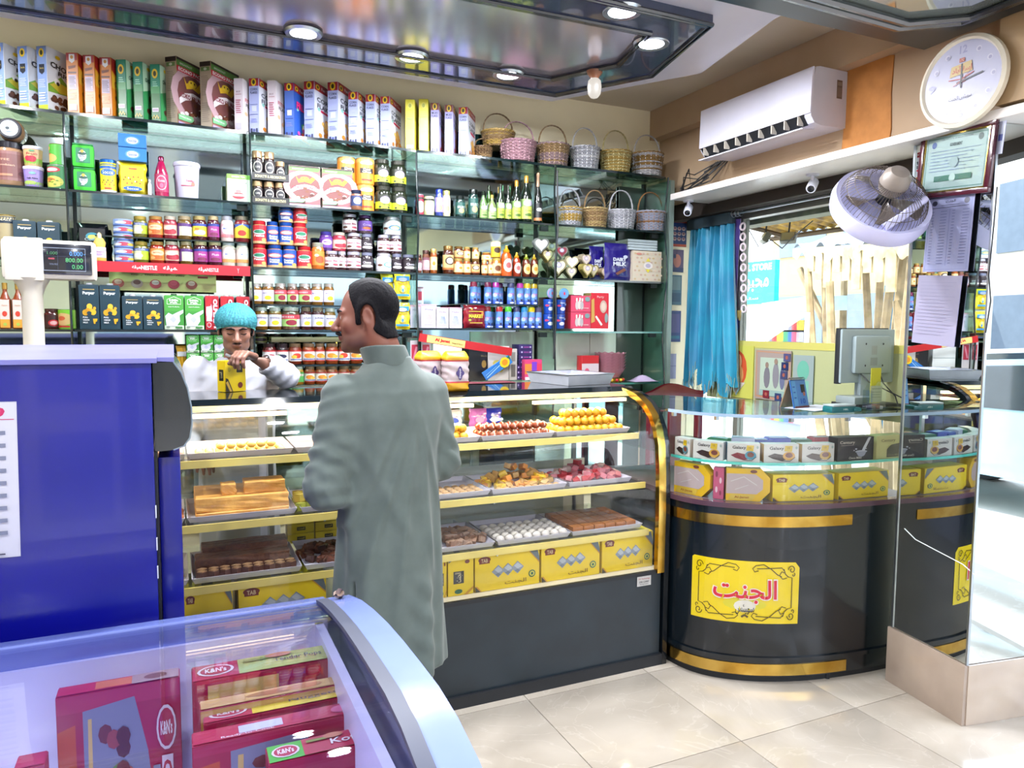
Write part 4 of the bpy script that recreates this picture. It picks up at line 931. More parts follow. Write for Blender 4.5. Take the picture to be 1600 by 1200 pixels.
# ------------------------------------------------------------- third shelf
Z3 = 1.831; G3 = 'jars on the third shelf'
def jarrow(lst, zb, yt, Y, row, grp, h=None, clear=None):
    "lst: (xl, xr, design key)"
    n = len(lst)
    for i, it in enumerate(lst):
        a, b, k = it[:3]; top = it[3] if len(it) > 3 else yt
        xa, ra, za = cyl(a, b, top, Y); hh = h or za-zb; D = JD[k]; ra = round(min(ra, .05)*.97*400)/400; hk = round(hh*200)/200
        put(('jd', k, ra, hk), lambda: jar(ra, hh, D[0], D[1], D[2], *(D[4] if len(D) > 4 else ((.16,.68), 3.5))), f'{D[3]}, {nth(i,n)} in {row}', 'jar', grp, (xa, Y+.03+ra*.3, zb), random.uniform(-.25,.25))
JD = {
 'pick': ('#6f6a24','#b9a24a', Pr('#dfe3b4').R(0,.78,1,1,'#3a5aa0').R(.55,0,1,.78,'#a9c82a').E(.4,.35,.2,.22,'#eef0da').T('NATIONAL',.5,.88,.4,'#fff',.1), 'green pickle jar with lime label'),
 'apr': ('#9a2a1c','#b98a4a', Pr('#e08a3a').E(.5,.62,.28,.24,'#f2c9a0').T('MITCHELLS',.5,.64,.34,'#a8481c',.1).E(.5,.25,.2,.18,'#c9601c').E(.3,.2,.1,.12,'#f0b070'), 'red jam jar with orange label'),
 'pinkr': ('#8a2434','#c9c0b0', Pr('#e2c0a8').E(.5,.3,.3,.26,'#b02c3e').E(.4,.6,.24,.16,'#f2e6d0').R(0,.86,1,1,'#a83040'), 'crimson jam jar, pink label'),
 'olivp': ('#6a5020','#b0a080', Pr('#e4e8c8').R(0,.75,1,1,'#57307a').R(0,0,.25,.75,'#6a3a8a').E(.55,.35,.2,.26,'#f0ead2'), 'brown pickle jar, purple label'),
 'yelp': ('#4a1c20','#b9a870', Pr('#f0d838').R(0,.8,1,1,'#3a4a9a').E(.5,.3,.26,.2,'#f2ead0').E(.4,.56,.1,.1,'#e08a2a'), 'dark jam jar with yellow label'),
 'pur': ('#4a1626','#c9b890', Pr('#a03a8a').R(0,.82,1,1,'#2a3a90').T('Plum',.5,.56,.28,'#f0d0e8',.16).E(.5,.2,.2,.14,'#7a2050'), 'dark plum jam jar with magenta label'),
 'mayo': ('#e0cfc8','#b9bccb', Pr('#d9b4b8').E(.5,.6,.26,.34,'#e6e2ee').T('MAYO',.5,.66,.3,'#3a5ac0',.14,bold=.02).R(0,0,1,.22,'#d07a80'), 'creamy white mayonnaise jar with pink label'),
 'mayo2': ('#e2d6c8','#c4c6d0', Pr('#e8d8d0').E(.5,.6,.26,.3,'#ece8f0').T('MAYO',.5,.62,.26,'#4a6ac0',.12).R(0,0,1,.25,'#e89a5a'), 'creamy white mayonnaise jar with orange label'),
 'redy': ('#7a1c24','#8a8070', Pr('#3a62b8').G([(0,0),(1,0),(1,.6),(.5,.95),(0,.6)],'#f0d840').E(.5,.35,.16,.22,'#d0302a'), 'red jam jar with yellow and blue label'),
 'pbr': ('#c08a5c','#c4222e', Pr('#c8222e').R(0,0,1,.12,'#d8a878').E(.5,.62,.24,.14,'#e8e4ee').E(.5,.64,.2,.1,'#2a7a5a').T('Peanut',.5,.42,.38,'#fff',.13,bold=.02).E(.68,.2,.1,.1,'#d9a860'), 'red peanut butter jar', ((.03,.80), 3.7)),
 'pbb': ('#c08a5c','#16489a', Pr('#1c50a8').R(0,0,1,.12,'#d8a878').E(.5,.66,.26,.13,'#d8604a').E(.5,.66,.2,.08,'#e8e8f2').T('Peanut',.5,.42,.36,'#fff',.12,bold=.02).T('Butter',.5,.3,.34,'#fff',.12,bold=.02).E(.72,.18,.1,.09,'#d9a860'), 'blue peanut butter jar', ((.03,.80), 3.7)),
 'oran': ('#c96a24','#a8aa9a', Pr('#e88a3a').E(.5,.4,.2,.26,'#e8502a').E(.35,.7,.1,.1,'#f2d8b0'), 'orange honey jar with metal lid'),
 'cho': ('#3a2024','#c8c8da', Pr('#e6dde4').T('Choco Bliss',.5,.62,.6,'#a82a4a',.2,bold=.03).E(.3,.25,.12,.12,'#5a3024').E(.7,.25,.14,.1,'#b84a5a'), 'white-labelled chocolate spread jar'),
 'chob': ('#241a20','#8a8ea8', Pr('#2a2028').T('Choco',.5,.6,.4,'#d8d2e0',.26,bold=.03).E(.5,.25,.3,.14,'#e2dcd8'), 'black-labelled chocolate spread jar'),
 'chop': ('#4a2a70','#3a348a', Pr('#6a3a9a').E(.5,.55,.25,.3,'#c9a8e0').T('Milky',.5,.56,.3,'#4a1a7a',.16), 'purple chocolate spread jar'),
 'chou': ('#35242c','#4a2a66', Pr('#6a40a0').T('Cocoa',.5,.6,.34,'#e0c8f0',.2).E(.5,.26,.2,.14,'#a8602a'), 'purple-lidded cocoa spread jar'),
 'chow': ('#d9d4dc','#d6d4de', Pr('#e4e2e8').E(.6,.45,.22,.28,'#4a9ad0').E(.6,.45,.16,.2,'#e8e8b0').E(.25,.4,.1,.12,'#6a3a2a'), 'white spread jar with blue badge'),
 'hon': ('#8a4414','#c2a45a', Pr('#e9c890').E(.5,.55,.24,.3,'#f2e2b8').E(.5,.5,.12,.16,'#c98a2a'), 'amber honey jar with cream label'),
 'hond': ('#4a2214','#7a5a2a', Pr('#e0b878').E(.5,.6,.26,.28,'#3a2a24').E(.5,.6,.18,.2,'#e8dcc8').R(0,0,1,.14,'#a8602a'), 'dark honey jar with round black badge'),
 'dates': ('#6a3c28','#4a2a24', Pr('#c9a0a8').E(.5,.5,.24,.3,'#ddd0e0').R(0,.8,1,1,'#7a4a5a'), 'brown jam jar with mauve label'),
 'man': ('#7a5420','#cfc9c4', Pr('#e6e0ee').E(.5,.3,.16,.2,'#e2c428').T('MANGO',.5,.72,.5,'#6a5a9a',.1), 'brown pickle jar with lemon label'),
 'che': ('#5a4030','#cfc9c4', Pr('#a8d878').R(0,.62,1,1,'#d84a5a').E(.55,.32,.18,.24,'#8a1c34').R(.72,0,1,.62,'#dfe4ee').T('MIXED',.4,.8,.44,'#f6e6ea',.12), 'jar with green and red cherry label'),
 'dman': ('#4a1c20','#8a7464', Pr('#e4def0').E(.5,.26,.16,.18,'#e8c830').T('JAM',.5,.7,.4,'#5a5a9a',.12), 'dark red jam jar with white label'),
 'jam': ('#8a3c14','#8a6a50', Pr('#efe6dc').R(0,.88,1,1,'#b8282c').R(0,0,1,.08,'#b8282c').E(.45,.5,.2,.22,'#e08a28').E(.62,.42,.14,.14,'#f0b040').R(.2,.14,.8,.22,'#3a6ab8'), 'orange marmalade jar with white label'),
 'apj': ('#7a2c18','#8a6a50', Pr('#efe6dc').R(0,.88,1,1,'#b8282c').E(.5,.5,.2,.24,'#d8402c').E(.36,.4,.12,.16,'#f0c040').R(.2,.12,.8,.2,'#3a6ab8'), 'apple jam jar with white label'),
 'blj': ('#2a141c','#3a2a30', Pr('#ece4e6').R(0,.88,1,1,'#b8282c').E(.5,.46,.24,.18,'#2a2a4a').E(.35,.55,.08,.08,'#4a8a4a').R(.2,.1,.8,.18,'#3a6ab8'), 'blackcurrant jam jar with white label'),
 'stj': ('#5a1418','#3a2428', Pr('#ece4e6').R(0,.88,1,1,'#b8282c').E(.5,.46,.26,.2,'#a8202c').R(.2,.1,.8,.18,'#3a6ab8'), 'dark strawberry jam jar with white label'),
 'grn': ('#a87424','#d0ccc8', Pr('#58b05a').R(.0,.6,1,.82,'#d8e4d8').T('SAUCE',.5,.7,.5,'#c04a3a',.12).E(.4,.28,.2,.2,'#e0a83a'), 'sauce jar with bright green label')}
# second bay: two tiers of jars
R3B = 'upper row above red strip'
jarrow([(207,229,'pick'),(231,254,'apr'),(255,276,'pinkr'),(277,299,'olivp'),(301,322,'yelp'),(324,343,'pur'),(345,365,'mayo'),(367,390,'redy')], 1.951, 336, SY+.03, R3B, G3)
jarrow([(208,231,'pick'),(234,256,'apr'),(257,279,'pinkr'),(280,301,'olivp'),(303,324,'pur'),(325,347,'pur'),(347,368,'mayo2'),(369,389,'mayo2')], Z3, 376, SY+.03, 'lower row above red strip', G3)
xa, ra, za = cyl(176, 206, 340); hh = (za-Z3)/6
pt = Pr('#8fa8d8').R(0,0,1,.2,'#4a6ab0').E(.5,.55,.18,.3,'#b8405a').E(.3,.5,.16,.2,'#dfe6f2').E(.72,.5,.12,.2,'#d9b84a')
for i in range(6): put('tuna', lambda: can(ra*.97, hh-.001, '#8fa8d8', '#c8ccd8', pt), f'flat blue tuna tin, {["bottom","second from bottom","third from bottom","third from top","second from top","top"][i]} of the stack', 'tin', 'stacked tuna tins', (xa, SY+.07, Z3+i*hh), (i % 2)*.5)
x0, _ = sp(117, 380); x1, _ = sp(167, 380); _, zt_ = sp(140, 345)
pb_ = Pr('#15171c').E(.5,.72,.26,.14,'#3a9ab0').E(.5,.7,.18,.08,'#e2dc6a').T('Coffee', .5,.62,.6,'#b9cbd2',.1)
t = pillow_pack(x1-x0, .05, zt_-Z3, '#14161b', pb_, 'coffee_bag'); t.location = ((x0+x1)/2, SY+.12, Z3); tag(t, 'shiny black coffee bag behind the mustard bottle', 'bag', G3)
xa, ra, za = cyl(143, 166, 362); h = za-Z3
t = bottle([(.024,0),(.026,.003),(.026,h*.35),(.022,h*.5),(.025,h*.65),(.015,h*.8)], '#ecc45a', .026, Pr('#e6cfe0').T('Mustard',.5,.55,.5,'#8a4a9a',.14).E(.5,.3,.2,.12,'#b8a0d0'), (h*.12,h*.48), [(.012,h*.79),(.010,h*.93),(.003,h)], '#f0e0a8', 'mustard_bottle', mat=MATT, cov=2.6); t.location = (xa, SY+.03, Z3); tag(t, 'yellow mustard squeeze bottle in front of black bag', 'bottle', G3)
# red price strip along the second bay
x0, _ = sp(118, 420, SY-.01); x1, _ = sp(391, 420, SY-.01); _, za = sp(250, 411, SY-.01); _, zb = sp(250, 427, SY-.01)
t = thing('shelf_strip', 'red shelf edge strip with white lettering under the jam jars', 'shelf strip', ((x0+x1)/2, SY-.008, zb)); MB().box(-(x1-x0)/2,(x1-x0)/2,0,.003,0,za-zb,'#c8182c').build('strip', PRINT, t)
SCR = ar(0xFEEA, 0xFED8, 0xFEF4, 0xFEE4)
ob('print', Pr().T(SCR, .33,.5,.05,'#fff',.4).T('NESTLE', .4,.5,.09,'#fff',.42,bold=.03).T(SCR,.52,.5,.08,'#fff',.5).T(SCR,.71,.5,.05,'#fff',.5).T('NESTLE', .77,.5,.07,'#f4dada',.36,bold=.02).T('Y',.925,.5,.015,'#f4b0b8',.5).flat(x1-x0, za-zb), t)
x0, _ = sp(170, 440, SY+.1); x1, _ = sp(338, 440, SY+.1); _, za = sp(250, 428, SY+.1); _, zb = sp(250, 455, SY+.1)
t = thing('dessert_banner', 'pale yellow banner strip with small dessert pictures behind the milk cartons', 'banner', ((x0+x1)/2, SY+.12, zb)); MB().box(-(x1-x0)/2,(x1-x0)/2,0,.004,0,za-zb,'#d6d486').build('board', PRINT, t)
pr = Pr().R(.82,.82,.92,.95,'#8a2020').T('Enjoy Desserts Everyday', .45,.93,.5,'#7a4a20',.1)
for i in range(5): pr.E(.08+.17*i,.42,.055,.26,['#c25a4a','#b8a89a','#c8404a','#c03048','#a84a3a'][i]).E(.08+.17*i,.5,.035,.14,['#e8c0a8','#6a4038','#e8e0d8','#e0506a','#e8d0c0'][i])
ob('print', pr.flat(x1-x0, za-zb), t)
MB().box(-(x1-x0)/2,(x1-x0)/2,.004,.006,za-zb-.004,Z3-.012-zb,'#d6d486').build('hanger', PRINT, t)
# first bay
x0, z1 = sp(-8, 335); x1, _ = sp(20, 335); xa, ra, za = cyl(-8, 20, 333)
t = jar(ra, za-Z3, '#c0b28a', '#b09a5a', Pr('#2a3a4a').T('MALL', .5,.5,.4,'#e8e0c0',.3), (.8,.95), 3.4, 'pasta_jar', lidh=.03, neck=.95, shoulder=.92); t.location = (xa, SY+.07, Z3); tag(t, 'jar of pale beans with dark lid band at left edge, third shelf', 'jar', G3)
pp = Pr('#123a4a').R(.2,.9,.8,.92,'#b9a05a').T('Purpur', .5,.82,.62,'#e6eef0',.09,bold=.05)
for dx, dy, r_, c in ((0,0,.2,'#e9b21c'),(-.2,-.04,.16,'#e0a818'),(.2,-.03,.16,'#f0c02a'),(.02,.1,.15,'#f2c83a'),(-.06,.02,.1,'#d99a14'),(.28,.06,.08,'#e8b020')): pp.E(.5+dx,.42+dy,r_,r_*.45,c,9)
pp.E(.5,.37,.12,.04,'#123a4a').T('FULL', .3,.27,.26,'#e8eef2',.035,bold=.04).T('CREAM', .33,.21,.32,'#e8eef2',.035,bold=.04).T('MILK', .3,.15,.26,'#e8eef2',.035,bold=.04).G([(.68,.24),(.92,.24),(.88,.17),(.82,.18),(.8,.12),(.72,.12)],'#e9b21c')
for i, (a, b, yt) in enumerate(((19,55,344),(57,92,345))):
    x0, z1 = sp(a, yt); x1, _ = sp(b, yt); t = put('purp_a', lambda: brick(x1-x0, .06, z1-Z3, '#14384a', pp, None, '#dfe2e4'), ['dark teal milk carton above the scale display, left one','dark teal milk carton above the scale display, right one'][i], 'milk carton', 'dark teal milk cartons', (x0, SY+.03, Z3))
# third bay: peanut butter and spreads
h1 = sp(406, 381)[1]-Z3
jarrow([(395,417,'pbr'),(419,442,'pbb'),(443,464,'pbb'),(466,488,'pbr')], Z3, 382, SY+.02, 'bottom peanut butter row', G3, h=h1)
jarrow([(395,417,'pbr'),(417,436,'pbb'),(437,459,'pbb'),(459,481,'pbr')], Z3+h1+.001, 345, SY+.02, 'upper peanut butter row', G3, h=h1)
h2 = .075
jarrow([(438,459,'pbb'),(460,481,'pbr')], Z3+h1*2+.002, 341, SY+.03, 'top peanut butter row', G3, h=h2)
jarrow([(489,508,'oran',378)], Z3, 378, SY+.02, 'spread shelf', G3)
hs = sp(550, 393)[1]-Z3
jarrow([(510,530,'cho'),(530,543,'cho',399),(544,566,'cho'),(567,585,'chob'),(591,614,'chow'),(615,631,'chob'),(631,651,'chob',401)], Z3, 394, SY+.02, 'bottom spread row', G3, h=hs)
jarrow([(502,521,'chop'),(522,542,'pinkr'),(545,566,'cho'),(567,584,'chob'),(593,611,'cho'),(612,630,'cho')], Z3+hs+.001, 370, SY+.04, 'middle spread row', G3, h=hs)
jarrow([(538,560,'cho'),(562,584,'chou'),(602,630,'chow')], Z3+2*hs+.002, 343, SY+.05, 'top spread row', G3, h=hs)
# fourth bay: honey
Z3d = 1.831
jarrow([(652,662,'dates',397),(663,674,'dates',390),(696,712,'hond',383),(675,686,'hon',388),(712,727,'hon',403),(727,739,'hon',403),(740,753,'hond',404),(756,765,'hon',406),(766,774,'hon',404)], Z3d, 397, SY+.02, 'bottom honey row', 'honey jars')
jarrow([(713,727,'hond'),(741,752,'hon'),(728,738,'hon',375)], Z3d+.085, 382, SY+.05, 'second honey tier', 'honey jars', h=.075)
jarrow([(757,771,'hon')], Z3d+.085, 387, SY+.04, 'second tier', 'honey jars', h=.05)
def bear(r, h, c, capc, pr):
    return bottle([(r*.9,0),(r,.003),(r*1.02,h*.25),(r*.86,h*.4),(r,h*.55),(r*.8,h*.72),(r*.45,h*.8)], c, r, pr, (h*.12,h*.6), [(r*.55,h*.78),(r*.6,h*.84),(r*.3,h*.9),(r*.2,h)], capc, 'honey_bottle', cov=2.3)
ph = Pr().E(.5,.5,.42,.48,'#f0d888').E(.5,.5,.22,.2,'#c8862a'); pho = Pr().E(.5,.5,.4,.46,'#e8c8c0').E(.5,.5,.2,.2,'#a85a5a')
for i, (a, b, yt, c, cc, pr_, lb) in enumerate(((785,802,383,'#b84a14','#e0a81c',pho,'tall orange honey squeeze bottle with yellow cap'),(803,816,394,'#8a2c14','#d99a1c',pho,'shorter red-brown honey bottle with yellow cap'),
    (818,831,397,'#5a2410','#8a9a2a',ph,'dark syrup bottle with yellow teardrop label, left'),(831,843,397,'#5a2410','#c2a02a',ph,'dark syrup bottle with yellow teardrop label, right'))):
    xa, ra, za = cyl(a, b, yt); t = bear(ra*.98, za-Z3d, c, cc, pr_); t.location = (xa, SY+.04, Z3d); tag(t, lb, 'bottle', 'honey jars')
xa, ra, za = cyl(771, 785, 365); t = can(ra, .09, '#d8a020', '#e8e0c0', Pr('#e2b22a').R(0,.7,1,1,'#f0e8c8').E(.5,.45,.2,.2,'#3a2414')); t.location = (xa, SY+.05, Z3d+.105); tag(t, 'tall yellow honey tub stacked high in the honey row', 'jar', 'honey jars')
xa, ra, za = cyl(772, 786, 395); t = jar(ra, .103, '#a8601c', '#e0c060', Pr('#e8c890').E(.5,.5,.2,.3,'#6a3a1a')); t.location = (xa, SY+.05, Z3d); tag(t, 'honey jar with brown label directly under the yellow tub', 'jar', 'honey jars')
# heart-shaped chocolate boxes
def heart(s_):
    pts = []
    for i in range(28):
        a = 2*PI*i/28; pts.append((s_*.0335*16*math.sin(a)**3/16*1.0*1.0, s_*.0335*(13*math.cos(a)-5*math.cos(2*a)-2*math.cos(3*a)-math.cos(4*a))/16))
    return pts
def heartbox(s_, c, c2):
    t = ob('heart_box', None); m = MB().extr([(y, x) for x, y in heart(s_)][::-1] if False else [(z, x) for x, z in heart(s_)], 1, 0, .035, c); m.build('box_body', SATIN, t)
    pr = Pr().G([(.5+x/.08/s_, .5+z/.08/s_) for x, z in heart(s_*.78)], c2).E(.5,.56,.16,.13,'#b8acd0').E(.5,.56,.11,.08,'#ece6f2')
    ob('window_print', pr.flat(.08*s_, .08*s_), t, (0, -.0005, -.04*s_)); return t
HB = [(846,382,1.15,'#8f9490','#c9ccc8'),(868,385,1.0,'#8a7a4a','#d9cda8'),(882,392,.95,'#b4b0a8','#9a3448'),(858,398,1.0,'#a08c50','#e2d4a2'),(873,416,1.3,'#b9ad86','#f0ead0'),(900,408,1.1,'#c2b68e','#efe6cc'),(897,425,.95,'#b4aa82','#e8e2cc'),(918,405,1.0,'#c9b8a0','#e2d2c8'),(918,421,1.1,'#b8a85c','#ead9b0'),(934,421,1.05,'#bcae6a','#e8dcb4'),(950,425,.85,'#b09a7a','#dcc8b0')]
for i, (px, py, s_, c, c2) in enumerate(HB):
    x, z = sp(px, py); t = put(('hb', i), lambda: heartbox(s_*1.25, c, c2), f'gold heart-shaped chocolate box, {nth(i, len(HB))} of the heap', 'chocolate box', 'heart-shaped chocolate boxes', (x, SY+.02+.016*((i*7) % 4), max(z, Z3d+.045*s_)), random.uniform(-.3,.3))
# blue chocolate bags, patterned box, silver trays
for i, (a, b, yt) in enumerate(((932,955,382),(948,990,378))):
    x0, _ = sp(a, 420); x1, _ = sp(b, 420); _, z1 = sp(a, yt)
    pr = Pr().T('DAIRY', .5,.6,.6,'#dfe3f2',.12,bold=.04).T('MILK', .5,.44,.6,'#dfe3f2',.14,bold=.04).E(.75,.7,.1,.06,'#c9cfe8').G([(.3,.1),(.7,.3),(.8,.22),(.4,.04)],'#7a4430')
    t = pillow_pack(x1-x0, .04, z1-Z3d, '#231a78', pr, 'chocolate_bag'); t.location = ((x0+x1)/2, SY+(.11, .05)[i], Z3d); tag(t, ('crumpled blue chocolate bag half hidden behind another','front blue chocolate bag with white lettering beside patterned box')[i], 'bag', 'blue chocolate bags')
pq = Pr('#d9cdb8')
for i in range(7):
    for j in range(7): pq.E(.08+.14*i+.07*(j%2),.07+.14*j,.045,.035,['#cdb48a','#e2c9b4','#c8a89a'][(i+j)%3],6)
pq.E(.52,.52,.16,.12,'#ece6e0').G([(.52,.78),(.6,.66),(.44,.66)],'#e8d838').G([(.52,.28),(.6,.4),(.44,.4)],'#e8d838').E(.52,.52,.09,.07,'#b8b0c8').E(.2,.9,.1,.04,'#d08a78')
boxat('pat', 989, 1034, 391, Z3d, .14, '#cfc3ae', pq, 'cream patterned gift box at the right end of third shelf', 'gift box', 'goods at the right end of third shelf', name='gift_box', side=Pr('#cfc3ae'))
for i in range(4):
    x0, z0 = sp(983, 388-7*i, SY+.02); x1, _ = sp(1028, 388, SY+.02); zz = sp(1000, 391)[1]+.002+i*.0165
    t = ob('foil_tray', None, None, ((x0+x1)/2, SY+.10, zz)); w_ = x1-x0
    MB().box(-w_/2, w_/2, -.07, .07, 0, .003, '#c2c4c8').box(-w_/2, w_/2, -.073, -.07, 0, .014, '#d8dade').box(-w_/2-.003, -w_/2, -.07, .07, 0, .014, '#caccd2').box(w_/2, w_/2+.003, -.07, .07, 0, .014, '#caccd2').box(-w_/2, w_/2, .07, .073, 0, .014, '#caccd2').build('tray_body', STEEL, t)
    tag(t, f'shiny silver foil tray on the patterned box, {["bottom","second from bottom","second from top","top"][i]} of four', 'tray', 'stacked foil trays')
# ------------------------------------------------------------- fourth shelf
Z4 = 1.521; G4 = 'goods on the fourth shelf'
def sq_bottle(a, b, yt, yc, i, n):
    x0, zt_ = sp(a, yt); x1, _ = sp(b, yt); w_ = (x1-x0)*.9; h = zt_-Z4
    def mk():
        t = ob('syrup_bottle', None); m = MB().bbox(-w_/2, w_/2, -w_/2, w_/2, 0, h*.66, .006, '#8a3c14')
        m.lathe([(w_*.48,h*.64),(w_*.3,h*.74),(w_*.2,h*.8),(w_*.2,h*.88)], 16, '#8a3c14'); m.build('bottle_body', GLOSS, t)
        MB().lathe([(w_*.24,h*.86),(w_*.24,h*.99),(w_*.2,h)], 14, '#c9a04a').build('cap', SATIN, t)
        ob('label', Pr('#ead6cc').R(0,0,1,.3,'#e8a83a').E(.5,.5,.26,.1,'#d8402c').E(.5,.12,.2,.06,'#b0c850').T('Apple',.5,.8,.6,'#b88a5a',.06).flat(w_*.8, h*.6), t, (0,-w_/2,h*.03)); return t
    put('sqb', mk, f'amber square syrup bottle at the left edge, {nth(i,n)}', 'bottle', 'square syrup bottles', ((x0+x1)/2, SY+.05, Z4))
for i, (a, b) in enumerate(((-6,15),(16,34))): sq_bottle(a, b, 441, 0, i, 2)
xa, ra, za = cyl(67, 90, 482); t = jar(ra, za-Z4, '#4a1410', '#5a3a34', Pr('#3a1410').E(.6,.35,.2,.26,'#c8202c').E(.6,.35,.14,.16,'#e8b0b0'), (.1,.7)); t.location = (xa, SY+.05, Z4); tag(t, 'dark red jam jar right of the scale pole', 'jar', G4)
xa, ra, za = cyl(90, 116, 483); t = can(ra, za-Z4, '#7ac82a', '#b8bcb0', Pr('#84c832').E(.4,.5,.3,.34,'#e0b878').E(.35,.55,.12,.12,'#d8603a').R(.75,0,1,1,'#a8d868').R(.1,.06,.6,.16,'#c8302a')); t.location = (xa, SY+.05, Z4); tag(t, 'green fruit cocktail tin beside the black divider', 'tin', G4)
pml = Pr('#3f9a3a').R(0,.55,1,1,'#4aa83f').R(0,0,1,.12,'#d9e8d4').L([(.14,.76),(.14,.9),(.5,.985),(.86,.9),(.86,.76),(.14,.76)],.015,'#eef4ea').T('Milk', .5,.88,.5,'#fff',.06,bold=.05).T('Pak', .5,.81,.4,'#fff',.055,bold=.05).T('NATURAL', .5,.68,.6,'#f0f8ee',.03,bold=.02)
pml.G([(.08,.1),(.02,.4),(.2,.5),(.4,.44),(.6,.5),(.98,.6),(.98,.5),(.78,.42),(.8,.25),(.62,.1)], '#dcdff0').G([(.25,.3),(.45,.42),(.62,.3),(.45,.2)], '#bfc5e2').R(.55,.03,.92,.09,'#4a8a4a').E(.16,.07,.1,.03,'#8a9a8a')
pol2 = Pr('#b81828').E(.28,.55,.24,.3,'#d0d3ee').G([(.05,.25),(.5,.25),(.4,.42),(.1,.5)],'#c9cbe8').G([(0,.8),(.5,.95),(.4,.72),(.1,.7)],'#d8202c').R(.52,.13,.96,.97,'#b0142a').T('OLPERS', .74,.56,.32,'#f4f2f6',.74,rot=-90,bold=.05).E(.25,.14,.17,.08,'#e6d8dc').E(.25,.14,.13,.06,'#c03040').R(.6,.04,.9,.1,'#e8c8cc')
MC = [('pl',122,154,441,pp,'#14384a','left of two tall dark teal milk cartons'),('pl',155,188,442,pp,'#14384a','right of two tall dark teal milk cartons'),('ps',190,222,459,pp,'#14384a','left of two short dark teal milk cartons'),('ps',223,255,459,pp,'#14384a','right of two short dark teal milk cartons'),
 ('mk',256,287,458,pml,'#3f9a3a','left green milk carton beside the dark teal cartons'),('mk',288,319,458,pml,'#3f9a3a','right green milk carton beside the red cartons'),('ol',320,342,459,pol2,'#b01828','leftmost red milk carton'),('ol',344,367,459,pol2,'#b01828','middle red milk carton behind the worker cap'),('ol',369,393,459,pol2,'#b01828','rightmost red milk carton at the divider')]
for k, a, b, yt, pr, c, lb in MC:
    x0, z1 = sp(a, yt+4); x1, _ = sp(b, yt); put(('mc', k), lambda: brick(x1-x0-.001, .065, z1-Z4, c, pr, pr if k == 'ol' else Pr(c), '#1c5a34' if k == 'mk' else '#e4e4ea'), lb, 'milk carton', 'milk cartons on the fourth shelf', (x0, SY+.02, Z4))
# third bay jam rows
jarrow([(392,410,'man'),(410,429,'man'),(430,449,'che'),(450,467,'che'),(468,488,'che'),(488,506,'man'),(507,524,'man')], 1.649, 442, SY+.02, 'uppermost jam row', 'jam jars in the third bay')
jarrow([(399,419,'man'),(421,441,'man'),(442,469,'che'),(471,488,'dman'),(489,508,'dman'),(509,526,'man')], Z4+.001, 480, SY+.02, 'second jam row from top', 'jam jars in the third bay')
jarrow([(412,432,'stj'),(433,452,'blj'),(453,472,'apj'),(474,494,'jam'),(494,509,'jam'),(511,530,'jam'),(531,549,'apj'),(550,568,'jam'),(569,588,'jam')], LV['5']+.001, 537, SY+.02, 'third jam row', 'jam jars in the third bay')
jarrow([(439,457,'grn'),(458,476,'grn'),(477,494,'jam'),(495,512,'jam'),(512,530,'jam'),(531,549,'jam'),(550,568,'jam')], LV['6']+.001, 573, SY+.02, 'lowest jam row', 'jam jars in the third bay')
for i in range(5):
    xa, ra, za = cyl(398+i*24, 418+i*24, 519, SY+.1); put('rolls', lambda: jar(ra, .05, '#6a5a44', '#4a3a3a', Pr('#c8c87a').E(.5,.5,.3,.3,'#5a3a4a')), f'low brown jar behind the brown shelf strip, {nth(i,5)}', 'jar', 'low jars behind the strip', (xa, SY+.15, LV['5']+.105))
x0, _ = sp(425, 531); x1, _ = sp(600, 531); _, z0 = sp(430, 535); _, z1 = sp(430, 527)
t = thing('wooden_strip', 'brown strip lying in front of low jars between two jam rows', 'strip', ((x0+x1)/2, SY+.05, z0)); MB().bbox(-(x1-x0)/2, (x1-x0)/2, 0, .01, 0, z1-z0, .002, '#8a7a5a').build('strip', PRINT, t); MB().box(-(x1-x0)/2,(x1-x0)/2,.01,.2,0,.004,'#6a6256').build('board', PRINT, t)
MB().box(-(x1-x0)/2,-(x1-x0)/2+.01,.05,.06,LV['5']-z0,0,'#4a4a4a').box((x1-x0)/2-.01,(x1-x0)/2,.05,.06,LV['5']-z0,0,'#4a4a4a').build('strip_leg', PRINT, t)
# cellophane snack packs hanging at the divider
psn = Pr().R(0,.78,1,1,'#2a88d0').R(0,0,1,.1,'#2a88d0').E(.5,.84,.34,.1,'#b8c8ee').T('Kurkure', .5,.62,.7,'#c84a2a',.08,bold=.03).E(.5,.36,.28,.18,'#f4e04a').E(.5,.3,.1,.1,'#4a8ac8').E(.5,.46,.12,.09,'#e8d8a0')
for i, (a, b, yt, yb) in enumerate(((600,620,427,468),(619,644,425,468),(618,644,468,515))):
    x0, z1 = sp(a, yt, SY-.01); x1, z0 = sp(b, yb, SY-.01); t = put(('snk', i == 0), lambda: pillow_pack(x1-x0, .022, z1-z0, '#ecd62c', psn, 'snack_pack'), ['yellow and blue snack pack, upper left, behind the customer head','yellow and blue snack pack, upper right by the divider','yellow and blue snack pack, lower one by the divider'][i], 'snack pack', 'hanging snack packs', ((x0+x1)/2, SY+(.03 if i else .06), z0+.001))
